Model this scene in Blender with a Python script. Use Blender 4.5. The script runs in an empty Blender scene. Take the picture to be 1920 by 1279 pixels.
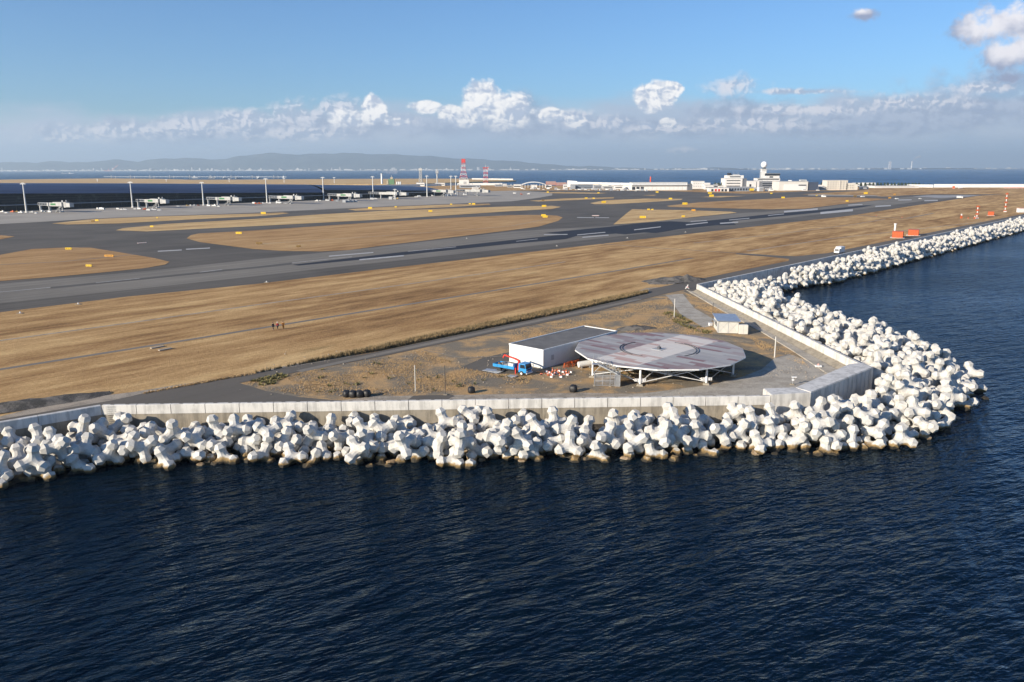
import bpy, bmesh, math, random
from mathutils import Vector, Matrix, Quaternion
C = bpy.context.scene.collection
sc = bpy.context.scene
R_ = math.radians
random.seed(7)

# ---------------------------------------------------------------- camera
FPX = 1493.0; PITCH = math.atan((639.5-316.5)/FPX); CAMH = 35.0; ROLL = R_(0.13)
cam = bpy.data.cameras.new('camera'); cam.lens = 28; cam.sensor_width = 36; cam.clip_start = 1; cam.clip_end = 120000
camo = bpy.data.objects.new('camera', cam); C.objects.link(camo)
camo.matrix_world = Matrix.Translation((0, 0, CAMH)) @ Matrix.Rotation(math.pi/2-PITCH, 4, 'X') @ Matrix.Rotation(-ROLL, 4, 'Z')
sc.camera = camo

def at(px, py, z=0.0):
    "ground point (height z) seen at photo pixel px,py"
    u = px-960; v = py-639.5; c, s = math.cos(ROLL), math.sin(ROLL)
    u, v = u*c-v*s, u*s+v*c
    k = (CAMH-z)/(math.sin(PITCH)+v/FPX*math.cos(PITCH))
    return Vector((k*u/FPX, k*(math.cos(PITCH)-v/FPX*math.sin(PITCH)), z))
def bearing(px, py, Y):
    "x and z of the point at distance Y seen at photo pixel"
    u = px-960; v = py-639.5; c, s = math.cos(ROLL), math.sin(ROLL)
    u, v = u*c-v*s, u*s+v*c
    k = Y/(math.cos(PITCH)-v/FPX*math.sin(PITCH))
    return k*u/FPX, CAMH-k*(math.sin(PITCH)+v/FPX*math.cos(PITCH))
def skyang(px, py):
    u = px-960; v = py-639.5; c, s = math.cos(ROLL), math.sin(ROLL)
    u, v = u*c-v*s, u*s+v*c
    x = u/FPX; y = math.cos(PITCH)-v/FPX*math.sin(PITCH); z = -(math.sin(PITCH)+v/FPX*math.cos(PITCH))
    return x/y, z/y

# ---------------------------------------------------------------- light
SUN_EL = R_(20); SH = R_(36)          # SH: world direction in which shadows fall
d = Vector((math.cos(SH)*math.cos(SUN_EL), math.sin(SH)*math.cos(SUN_EL), -math.sin(SUN_EL)))
sun = bpy.data.lights.new('sun', 'SUN'); sun.energy = 5.0; sun.angle = R_(0.5); sun.color = (1.0, 0.88, 0.71)
suno = bpy.data.objects.new('sun', sun); C.objects.link(suno); suno.rotation_euler = d.to_track_quat('-Z', 'Y').to_euler()
suno.location = (-200, -200, 300)
sc.view_settings.view_transform = 'Standard'; sc.view_settings.look = 'None'; sc.view_settings.gamma = 1
sc.view_settings.exposure = 0.75

W = bpy.data.worlds.new('World'); sc.world = W; W.use_nodes = True
nt = W.node_tree; nt.nodes.clear()
def N(t, typ, **kw):
    n = t.nodes.new(typ)
    for k, v in kw.items():
        if k == 'inp':
            for i, val in v.items(): n.inputs[i].default_value = val
        else: setattr(n, k, v)
    return n
def mth(t, op, a, b=None, c=None, clamp=False):
    n = t.nodes.new('ShaderNodeMath'); n.operation = op; n.use_clamp = clamp
    for i, v in enumerate((a, b, c)):
        if v is None: continue
        if isinstance(v, (int, float)): n.inputs[i].default_value = v
        else: t.links.new(v, n.inputs[i])
    return n.outputs[0]
def vmth(t, op, a, b=None, out=0, scale=None):
    n = t.nodes.new('ShaderNodeVectorMath'); n.operation = op
    for i, v in enumerate((a, b)):
        if v is None: continue
        if isinstance(v, (tuple, list)): n.inputs[i].default_value = v
        else: t.links.new(v, n.inputs[i])
    if scale is not None: n.inputs[3].default_value = scale
    return n.outputs[out]
def sstep(t, x, a, b, lo=0.0, hi=1.0):
    n = t.nodes.new('ShaderNodeMapRange'); n.interpolation_type = 'SMOOTHSTEP'
    t.links.new(x, n.inputs[0])
    for i, v in zip((1, 2, 3, 4), (a, b, lo, hi)): n.inputs[i].default_value = v
    return n.outputs[0]
def mixc(t, f, a, b):
    n = t.nodes.new('ShaderNodeMix'); n.data_type = 'RGBA'
    for i, v in ((0, f), (6, a), (7, b)):
        if isinstance(v, (int, float)): n.inputs[i].default_value = v
        elif isinstance(v, (tuple, list)): n.inputs[i].default_value = (*v[:3], 1)
        else: t.links.new(v, n.inputs[i])
    return n.outputs[2]
def noise(t, vec, scale, detail=5, rough=.55, dist=0.0):
    n = N(t, 'ShaderNodeTexNoise'); n.inputs['Scale'].default_value = scale; n.inputs['Detail'].default_value = detail
    n.inputs['Roughness'].default_value = rough; n.inputs['Distortion'].default_value = dist
    if vec is not None: t.links.new(vec, n.inputs['Vector'])
    return n.outputs[0]
def build_sky():
    t = nt; L = t.links
    sky = N(t, 'ShaderNodeTexSky', sky_type='NISHITA', sun_disc=False, sun_elevation=SUN_EL, altitude=0, air_density=1.0, dust_density=0.4, ozone_density=2.2)
    # sun azimuth: rotation measured from +Y towards +X
    sky.sun_rotation = math.atan2(-d.x, -d.y)
    tc = N(t, 'ShaderNodeTexCoord'); sep = N(t, 'ShaderNodeSeparateXYZ'); L.new(tc.outputs['Generated'], sep.inputs[0])
    X, Y, Z = sep.outputs
    Ys = mth(t, 'MAXIMUM', Y, 0.08)
    a = mth(t, 'DIVIDE', X, Ys); e = mth(t, 'DIVIDE', Z, Ys)
    cmb = N(t, 'ShaderNodeCombineXYZ'); L.new(a, cmb.inputs[0]); L.new(e, cmb.inputs[1]); p = cmb.outputs[0]
    front = sstep(t, Y, .1, .3)
    pn = vmth(t, 'MULTIPLY', p, (1, 1.25, 1))
    n1 = noise(t, pn, 26, 9, .62, .1)
    ps = vmth(t, 'ADD', pn, (-.006, .007, 0)); n2 = noise(t, ps, 26, 9, .62, .1)
    n1b = noise(t, pn, 60, 5, .6)
    bl = noise(t, vmth(t, 'MULTIPLY', p, (1, 2.6, 1)), 7, 5, .55)
    dn = N(t, 'ShaderNodeTexNoise'); dn.inputs['Scale'].default_value = 40; dn.inputs['Detail'].default_value = 4; L.new(pn, dn.inputs['Vector'])
    warp = vmth(t, 'MULTIPLY', vmth(t, 'SUBTRACT', dn.outputs[1], (.5, .5, .5)), (.022, .022, 0))
    def billow(pos):
        q = vmth(t, 'ADD', pos, warp); o = None
        for sc_, wt in ((38, .52), (88, .30), (200, .18)):
            v = N(t, 'ShaderNodeTexVoronoi', feature='SMOOTH_F1', voronoi_dimensions='2D'); v.inputs['Scale'].default_value = sc_; v.inputs['Smoothness'].default_value = .35; L.new(q, v.inputs['Vector'])
            k = mth(t, 'MULTIPLY', mth(t, 'SUBTRACT', 1.0, mth(t, 'MULTIPLY', v.outputs['Distance'], 1.25)), wt); o = k if o is None else mth(t, 'ADD', o, k)
        return o
    b1 = billow(pn); b2 = billow(vmth(t, 'ADD', pn, (-.0035, .0045, 0)))
    brel = mth(t, 'MULTIPLY', mth(t, 'SUBTRACT', b1, b2), 3.6)
    relief = mth(t, 'MULTIPLY', mth(t, 'SUBTRACT', n1, n2), 5.5)
    def field(blobs, flat=2.0):
        out = None
        for cx, cy, rx, ry in blobs:
            bx, be = skyang(cx, cy)
            v = vmth(t, 'SUBTRACT', p, (bx, be, 0))
            v = vmth(t, 'MULTIPLY', v, (FPX/rx, FPX/ry, 0))
            ln = vmth(t, 'LENGTH', v, None, out=1)
            g = mth(t, 'SUBTRACT', 1.0, ln)
            if out is None: out = g
            else:
                n = t.nodes.new('ShaderNodeMath'); n.operation = 'SMOOTH_MAX'; n.inputs[2].default_value = .3
                L.new(out, n.inputs[0]); L.new(g, n.inputs[1]); out = n.outputs[0]
        return out
    # base sky; horizon veil
    S = 10.0
    base = mixc(t, 1.0, sky.outputs[0], sky.outputs[0])
    tint = N(t, 'ShaderNodeMix', data_type='RGBA', blend_type='MULTIPLY'); tint.inputs[0].default_value = 1
    L.new(base, tint.inputs[6]); tint.inputs[7].default_value = SKYTINT; base = tint.outputs[2]
    # high veil of lavender stratus: top edge lies lower at the left, ragged
    ez = mth(t, 'ADD', e, mth(t, 'MULTIPLY', mth(t, 'SUBTRACT', bl, .5), .075))
    ez = mth(t, 'SUBTRACT', ez, mth(t, 'MULTIPLY', mth(t, 'MAXIMUM', a, -.3), .022))
    veil = sstep(t, ez, .084, .058)
    vcol = mixc(t, sstep(t, e, .0, .07), VEIL_LO, VEIL_HI)
    vcol = mixc(t, sstep(t, bl, .4, .68), vcol, VEIL_LIT)
    vcol = mixc(t, sstep(t, e, .004, .045, .0, 1.0), VEIL_LO, vcol)
    col = mixc(t, mth(t, 'MULTIPLY', veil, .93), base, vcol)
    # grey banks
    gf = field([(1750, 212, 260, 36), (1900, 175, 190, 50), (1400, 207, 120, 26), (1150, 240, 500, 22), (985, 215, 50, 45), (1600, 235, 200, 24), (350, 245, 330, 24), (650, 235, 200, 28)])
    gd = mth(t, 'ADD', gf, mth(t, 'MULTIPLY', mth(t, 'SUBTRACT', n1, .5), 2.2))
    ga = sstep(t, gd, -.2, .6, 0, .7)
    gcol = mixc(t, sstep(t, mth(t, 'ADD', relief, .5), .2, 1.0), GREY_LO, GREY_HI)
    col = mixc(t, ga, col, gcol)
    # soft lit puffs
    sf = field([(380, 237, 110, 17), (470, 222, 70, 14), (560, 215, 60, 20), (640, 205, 50, 22), (230, 245, 120, 13), (560, 250, 120, 10), (120, 258, 60, 8), (740, 226, 40, 9), (1075, 222, 50, 15), (1135, 231, 45, 12), (1250, 241, 80, 8),
                (1400, 232, 110, 12), (1540, 205, 130, 10), (1700, 192, 110, 13), (1370, 158, 45, 17), (1290, 283, 30, 6), (1850, 165, 60, 10), (1500, 172, 90, 5)])
    sd = mth(t, 'ADD', sf, mth(t, 'ADD', mth(t, 'MULTIPLY', mth(t, 'SUBTRACT', n1, .5), 1.7), mth(t, 'MULTIPLY', mth(t, 'SUBTRACT', b1, .5), 1.1)))
    sa = sstep(t, sd, -.5, .75, 0, .92)
    scol = mixc(t, sstep(t, mth(t, 'ADD', mth(t, 'ADD', mth(t, 'MULTIPLY', relief, .5), mth(t, 'MULTIPLY', brel, .8)), .5), .1, .9), SOFT_LO, SOFT_HI)
    col = mixc(t, sa, col, scol)
    # bright cumulus
    cf = field([(905, 188, 42, 36), (940, 208, 62, 38), (880, 220, 50, 20), (845, 210, 25, 14), (700, 206, 27, 27), (655, 222, 48, 18), (795, 200, 30, 14), (1226, 182, 38, 30), (1240, 176, 30, 22), (1258, 166, 28, 14),
                (1035, 218, 26, 17), (1078, 228, 24, 11), (1252, 229, 18, 10), (740, 229, 26, 7)])
    cd = mth(t, 'ADD', mth(t, 'MULTIPLY', mth(t, 'ADD', cf, -.02), 2.6), mth(t, 'MULTIPLY', mth(t, 'SUBTRACT', b1, .5), 1.15))
    cd = mth(t, 'ADD', cd, mth(t, 'MULTIPLY', mth(t, 'SUBTRACT', n1, .5), .9))
    ca = sstep(t, cd, -.22, .6)
    shadow_side = field([(965, 212, 46, 36), (672, 232, 55, 14), (1250, 190, 26, 22), (905, 236, 60, 12)])
    side = mth(t, 'SUBTRACT', mth(t, 'ADD', mth(t, 'ADD', brel, mth(t, 'MULTIPLY', relief, .35)), .55), mth(t, 'MULTIPLY', mth(t, 'MAXIMUM', shadow_side, 0.0), .75))
    ccol = mixc(t, sstep(t, side, -.45, 1.15), CUM_LO, CUM_HI)
    # cloud bases go grey towards their flat undersides
    col = mixc(t, mth(t, 'MULTIPLY', ca, sstep(t, e, .045, .062, .45, 1)), col, ccol)
    # near grey-white clouds, upper right
    nf = field([(1835, 62, 58, 30), (1890, 42, 70, 42), (1880, 108, 64, 34), (1925, 100, 56, 36), (1900, 145, 50, 18), (1621, 27, 26, 12)])
    nd = mth(t, 'ADD', nf, mth(t, 'ADD', mth(t, 'MULTIPLY', mth(t, 'SUBTRACT', noise(t, pn, 18, 8, .6), .5), 1.8), mth(t, 'MULTIPLY', mth(t, 'SUBTRACT', b1, .5), .9)))
    na = sstep(t, nd, -.15, .6, 0, .97)
    nl = field([(1850, 45, 60, 30), (1905, 22, 60, 32), (1890, 95, 60, 24), (1940, 88, 60, 30), (1615, 20, 20, 8)])
    ncol = mixc(t, sstep(t, mth(t, 'ADD', nl, mth(t, 'MULTIPLY', relief, .25)), -.35, .75), GREY_DK, CUM_HI2)
    col = mixc(t, na, col, ncol)
    col = mixc(t, front, base, col)
    bg = N(t, 'ShaderNodeBackground'); L.new(col, bg.inputs[0]); bg.inputs[1].default_value = 0.1
    out = N(t, 'ShaderNodeOutputWorld'); L.new(bg.outputs[0], out.inputs[0])
SKYTINT = (.43, .64, .90, 1)
k10 = lambda r, g, b: (r*10, g*10, b*10)
VEIL_LO = k10(.265, .345, .47); VEIL_HI = k10(.30, .355, .45); VEIL_LIT = k10(.37, .41, .49)
GREY_LO = k10(.20, .245, .345); GREY_HI = k10(.30, .345, .44); GREY_DK = k10(.20, .23, .33)
SOFT_LO = k10(.27, .325, .425); SOFT_HI = k10(.52, .52, .56)
CUM_LO = k10(.32, .37, .465); CUM_HI = k10(.72, .70, .68); CUM_HI2 = k10(.60, .58, .60)
build_sky()

# ---------------------------------------------------------------- materials
MATS = {}
def mat(name, col, rough=.7, metal=0.0, spec=.5, noise_amt=0.0, noise_scale=1.0, col2=None, bump=0.0, bump_scale=None, emit=None):
    if name in MATS: return MATS[name]
    m = bpy.data.materials.new(name); m.use_nodes = True; t = m.node_tree; b = t.nodes['Principled BSDF']
    b.inputs['Base Color'].default_value = (*col, 1); b.inputs['Roughness'].default_value = rough
    b.inputs['Metallic'].default_value = metal; b.inputs['Specular IOR Level'].default_value = spec
    g = N(t, 'ShaderNodeNewGeometry')
    if col2 is not None or noise_amt:
        n = noise(t, g.outputs['Position'], noise_scale, 5, .6)
        c2 = col2 or tuple(c*(1-noise_amt) for c in col)
        t.links.new(mixc(t, sstep(t, n, .35, .65), col, c2), b.inputs['Base Color'])
    if bump:
        n = noise(t, g.outputs['Position'], bump_scale or noise_scale*3, 4, .6)
        bp = N(t, 'ShaderNodeBump'); bp.inputs['Strength'].default_value = bump; bp.inputs['Distance'].default_value = .05
        t.links.new(n, bp.inputs['Height']); t.links.new(bp.outputs[0], b.inputs['Normal'])
    MATS[name] = m; return m
def newmat(name):
    m = bpy.data.materials.new(name); m.use_nodes = True; MATS[name] = m
    return m, m.node_tree, m.node_tree.nodes['Principled BSDF']
RWY = math.atan2(.764, .646)          # heading of runway, roads and field marks
def rwpos(t, sx=1.0, sy=1.0, ang=None):
    g = N(t, 'ShaderNodeNewGeometry'); mp = N(t, 'ShaderNodeMapping', vector_type='TEXTURE')
    mp.inputs['Rotation'].default_value = (0, 0, RWY if ang is None else ang)
    t.links.new(g.outputs['Position'], mp.inputs[0])
    return vmth(t, 'MULTIPLY', mp.outputs[0], (sx, sy, 1))
def ramp(t, fac, stops):
    n = N(t, 'ShaderNodeValToRGB'); cr = n.color_ramp
    while len(cr.elements) < len(stops): cr.elements.new(.5)
    for e, (p, c) in zip(cr.elements, stops): e.position = p; e.color = (*c, 1)
    t.links.new(fac, n.inputs[0]); return n.outputs[0]
def setbump(t, b, h, dist, st=1.0):
    bp = N(t, 'ShaderNodeBump'); bp.inputs['Strength'].default_value = st; bp.inputs['Distance'].default_value = dist
    t.links.new(h, bp.inputs['Height']); t.links.new(bp.outputs[0], b.inputs['Normal'])
def grass_mat(name, cols, green=.0):
    m, t, b = newmat(name)
    p = rwpos(t, .24, 1.0)
    big = noise(t, p, .045, 7, .62, .25); bandn = noise(t, rwpos(t, .004, 1.0), .10, 4, .7)
    big = mth(t, 'ADD', mth(t, 'MULTIPLY', big, .62), mth(t, 'MULTIPLY', bandn, .38)); mid = noise(t, p, .22, 6, .65, .15)
    g = N(t, 'ShaderNodeNewGeometry'); fine = noise(t, g.outputs['Position'], 1.6, 6, .75); grit = noise(t, g.outputs['Position'], 5.0, 4, .8)
    f = mth(t, 'ADD', mth(t, 'MULTIPLY', big, .62), mth(t, 'MULTIPLY', mid, .38))
    f = mth(t, 'ADD', f, mth(t, 'MULTIPLY', mth(t, 'SUBTRACT', fine, .5), .16))
    c = ramp(t, f, [(.38, cols[0]), (.46, cols[1]), (.54, cols[2]), (.62, cols[3])])
    mot = sstep(t, mth(t, 'ADD', mth(t, 'MULTIPLY', fine, .5), mth(t, 'MULTIPLY', grit, .5)), .38, .6)
    c = mixc(t, mot, vmul(t, c, .80), c)
    if green:
        gm = sstep(t, noise(t, p, .11, 4, .5, .5), .66, .76, 0, green)
        c = mixc(t, gm, c, (.085, .075, .03))
    t.links.new(c, b.inputs['Base Color']); b.inputs['Roughness'].default_value = .95; b.inputs['Specular IOR Level'].default_value = .1
    setbump(t, b, mth(t, 'ADD', mth(t, 'MULTIPLY', fine, .6), mth(t, 'MULTIPLY', grit, .4)), .45, .8)
    return m
def vmul(t, c, s):
    return vmth(t, 'MULTIPLY', c, (s, s, s))
GR = grass_mat('dry_grass_field', [(.19, .105, .046), (.37, .218, .095), (.56, .360, .165), (.72, .505, .25)], .45)
GR_BR = grass_mat('dry_grass_brown', [(.28, .160, .072), (.41, .245, .112), (.50, .315, .148), (.58, .40, .205)])
GR_GOLD = grass_mat('dry_grass_gold', [(.34, .210, .095), (.53, .35, .165), (.64, .445, .22), (.71, .53, .29)])
def asphalt(name, base, streak=.25, patch=.2):
    m, t, b = newmat(name)
    p = rwpos(t, .03, 1.0); st = noise(t, p, .35, 5, .6)
    g = N(t, 'ShaderNodeNewGeometry'); bl = noise(t, g.outputs['Position'], .025, 5, .6, .5); fi = noise(t, g.outputs['Position'], 1.5, 5, .7)
    k = mth(t, 'ADD', mth(t, 'MULTIPLY', mth(t, 'SUBTRACT', st, .5), streak*2), mth(t, 'MULTIPLY', mth(t, 'SUBTRACT', bl, .5), patch*2))
    k = mth(t, 'ADD', k, mth(t, 'MULTIPLY', mth(t, 'SUBTRACT', fi, .5), .25)); k = mth(t, 'ADD', k, 1.0)
    cc = N(t, 'ShaderNodeCombineXYZ')
    for i in range(3): t.links.new(k, cc.inputs[i])
    t.links.new(vmth(t, 'MULTIPLY', cc.outputs[0], tuple(base)), b.inputs['Base Color']); b.inputs['Roughness'].default_value = .85; b.inputs['Specular IOR Level'].default_value = .25
    setbump(t, b, fi, .04, .6)
    return m
ASPH = asphalt('asphalt_taxiway', (.105, .094, .079), .55, .6)
RWYM = asphalt('asphalt_runway', (.180, .164, .138), .55, .35)
APRON = asphalt('concrete_apron', (.33, .30, .255), .25, .35)
RUBBER = asphalt('fresh_black_asphalt', (.022, .025, .034), .2, .3)
ROAD = asphalt('asphalt_road', (.120, .107, .090), .2, .3)
ROAD2 = asphalt('worn_road', (.20, .18, .152), .2, .3)
WHITEP = mat('white_paint', (.50, .49, .47), .7, noise_amt=.25, noise_scale=.6)
def gravel(name, c0, c1, c2, sc_=.35):
    m, t, b = newmat(name); g = N(t, 'ShaderNodeNewGeometry'); P0 = g.outputs['Position']
    a = noise(t, P0, sc_, 6, .65, .4); f = noise(t, P0, 3.5, 6, .8); q = noise(t, P0, 9, 3, .8)
    k = mth(t, 'ADD', mth(t, 'MULTIPLY', a, .75), mth(t, 'MULTIPLY', f, .25))
    c = ramp(t, k, [(.44, c0), (.5, c1), (.56, c2)])
    c = mixc(t, sstep(t, q, .36, .6), vmul(t, c, .65), c)
    t.links.new(c, b.inputs['Base Color']); b.inputs['Roughness'].default_value = .95; b.inputs['Specular IOR Level'].default_value = .15
    setbump(t, b, mth(t, 'ADD', f, mth(t, 'MULTIPLY', q, .5)), .2, .8)
    return m
YARD = gravel('gravel_and_weeds', (.25, .215, .165), (.36, .27, .17), (.56, .365, .18), .15)
GRAV = gravel('pale_gravel', (.34, .295, .24), (.42, .365, .295), (.47, .40, .32))
DKGR = gravel('dark_rubble', (.10, .095, .085), (.17, .155, .14), (.24, .22, .19))
PATHM = gravel('path_concrete', (.40, .365, .31), (.47, .43, .37), (.52, .48, .41))
ROCK = gravel('underwater_rock', (.05, .045, .04), (.08, .07, .06), (.12, .10, .08))
def concrete(name, base, streak=.3, rust=.0, horizon=None):
    m, t, b = newmat(name); g = N(t, 'ShaderNodeNewGeometry'); P0 = g.outputs['Position']
    s = noise(t, vmth(t, 'MULTIPLY', P0, (1, 1, .12)), 1.3, 6, .7); l = noise(t, P0, .5, 4, .6)
    k = mth(t, 'ADD', mth(t, 'MULTIPLY', s, .65), mth(t, 'MULTIPLY', l, .35))
    dark = tuple(c*(1-streak) for c in base)
    c = mixc(t, sstep(t, k, .56, .40), base, dark)
    if rust:
        r = noise(t, vmth(t, 'MULTIPLY', P0, (1, 1, .05)), 1.1, 3, .6)
        c = mixc(t, sstep(t, r, .66, .72, 0, rust), c, (.30, .14, .04))
    t.links.new(c, b.inputs['Base Color']); b.inputs['Roughness'].default_value = .85; b.inputs['Specular IOR Level'].default_value = .25
    setbump(t, b, k, .03, .5)
    return m
CONC = concrete('seawall_concrete', (.62, .60, .56), .28)
CONC_R = concrete('seawall_concrete_rusty', (.60, .575, .53), .32, .7)
CONC_LO = concrete('seawall_stained_foot', (.30, .265, .21), .35)
CONC_G = concrete('seawall_grey', (.60, .59, .57), .3)
def tetra_mat():
    m, t, b = newmat('white_tetrapod_concrete'); g = N(t, 'ShaderNodeNewGeometry'); P0 = g.outputs['Position']
    n = noise(t, P0, .9, 5, .6); f = noise(t, P0, 4, 5, .7)
    c = mixc(t, sstep(t, mth(t, 'ADD', mth(t, 'MULTIPLY', n, .6), mth(t, 'MULTIPLY', f, .4)), .38, .56), (.42, .40, .365), (.55, .535, .50))
    oi = N(t, 'ShaderNodeObjectInfo')
    c = mixc(t, mth(t, 'MULTIPLY', oi.outputs['Random'], .22), c, (.44, .43, .40))
    sx = N(t, 'ShaderNodeSeparateXYZ'); t.links.new(P0, sx.inputs[0])
    z = mth(t, 'ADD', sx.outputs[2], mth(t, 'MULTIPLY', mth(t, 'SUBTRACT', n, .5), 1.4))
    c = mixc(t, sstep(t, z, -2.3, -2.65), c, (.24, .16, .07))
    c = mixc(t, sstep(t, z, -2.65, -3.0), c, (.035, .03, .022))
    t.links.new(c, b.inputs['Base Color']); b.inputs['Roughness'].default_value = .8; b.inputs['Specular IOR Level'].default_value = .25
    setbump(t, b, f, .03, .5)
    return m
TETRA = tetra_mat()
def water_mat():
    m = bpy.data.materials.new('sea_water'); m.use_nodes = True; MATS['sea_water'] = m; t = m.node_tree; t.nodes.remove(t.nodes['Principled BSDF'])
    g = N(t, 'ShaderNodeNewGeometry'); P0 = g.outputs['Position']
    def wav(ang, sx, sy, scale, det):
        mp = N(t, 'ShaderNodeMapping', vector_type='TEXTURE'); mp.inputs['Rotation'].default_value = (0, 0, R_(ang)); t.links.new(P0, mp.inputs[0])
        return noise(t, vmth(t, 'MULTIPLY', mp.outputs[0], (sx, sy, 1)), scale, det, .62, .25)
    h1 = wav(62, .28, 1, .13, 3); h2 = wav(30, .30, 1, .42, 3); h3 = wav(12, .42, 1, 1.05, 3)
    h = mth(t, 'ADD', mth(t, 'MULTIPLY', h1, 1.5), mth(t, 'ADD', mth(t, 'MULTIPLY', h2, 1.0), mth(t, 'MULTIPLY', h3, .38)))
    bp = N(t, 'ShaderNodeBump'); bp.inputs['Distance'].default_value = 1.0; t.links.new(h, bp.inputs['Height'])
    # a wind-roughened sea never reaches mirror reflectance at grazing angles: the Fresnel term is capped
    fr = N(t, 'ShaderNodeFresnel'); fr.inputs[0].default_value = 1.333; t.links.new(bp.outputs[0], fr.inputs['Normal'])
    f = mth(t, 'MINIMUM', mth(t, 'MULTIPLY', fr.outputs[0], .78), SEA_CAP)
    patch = noise(t, vmth(t, 'MULTIPLY', P0, (.35, 1, 1)), .012, 4, .6, .5)
    f = mth(t, 'MULTIPLY', f, sstep(t, patch, .3, .7, .75, 1.15))
    df = N(t, 'ShaderNodeBsdfDiffuse'); df.inputs[0].default_value = SEA_COL; t.links.new(bp.outputs[0], df.inputs['Normal'])
    gl = N(t, 'ShaderNodeBsdfGlossy'); gl.inputs['Roughness'].default_value = .12; gl.inputs[0].default_value = (.60, .80, 1, 1); t.links.new(bp.outputs[0], gl.inputs['Normal'])
    mx = N(t, 'ShaderNodeMixShader'); t.links.new(f, mx.inputs[0]); t.links.new(df.outputs[0], mx.inputs[1]); t.links.new(gl.outputs[0], mx.inputs[2])
    t.links.new(mx.outputs[0], t.nodes['Material Output'].inputs[0]); return m
SEA_CAP = .62; SEA_COL = (.0008, .005, .011, 1)
SEA = water_mat()
STEEL = mat('galvanised_steel', (.48, .49, .50), .45, .6, noise_amt=.2, noise_scale=2)
WHITE = mat('white_wall', (.70, .69, .67), .6, noise_amt=.10, noise_scale=.3)
WHITE2 = mat('white_metal', (.74, .74, .73), .4, noise_amt=.12, noise_scale=1.5)
GREYW = mat('grey_wall', (.40, .41, .42), .6, noise_amt=.2, noise_scale=.4)
DARK = mat('dark_glass', (.03, .035, .045), .15, noise_amt=.3, noise_scale=.5)
BLK = mat('black_rubber', (.018, .018, .018), .6, noise_amt=.3, noise_scale=3)
ROOFD = mat('flat_roof_grey', (.15, .145, .14), .85, noise_amt=.25, noise_scale=.5, bump=.3)
ORANGE = mat('orange_paint', (.55, .10, .018), .5, noise_amt=.2, noise_scale=1)
RED = mat('red_paint', (.55, .035, .02), .45, noise_amt=.2, noise_scale=1)
YELLOW = mat('yellow_sign_face', (.75, .50, .02), .5, noise_amt=.1, noise_scale=2)
BLUE = mat('blue_truck_paint', (.035, .27, .58), .3, noise_amt=.15, noise_scale=2)
GREEN = mat('green_panel', (.04, .17, .06), .5, noise_amt=.1, noise_scale=1)
TREEG = mat('pine_foliage', (.028, .045, .02), .9, col2=(.055, .075, .03), noise_scale=.8)
BARK = mat('bark', (.10, .07, .05), .9, noise_amt=.3, noise_scale=2)
SKIN = mat('skin', (.45, .27, .19), .6, noise_amt=.05, noise_scale=5)
SHEET = mat('pale_sheet_metal', (.45, .47, .50), .4, .4, noise_amt=.2, noise_scale=1)

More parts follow.
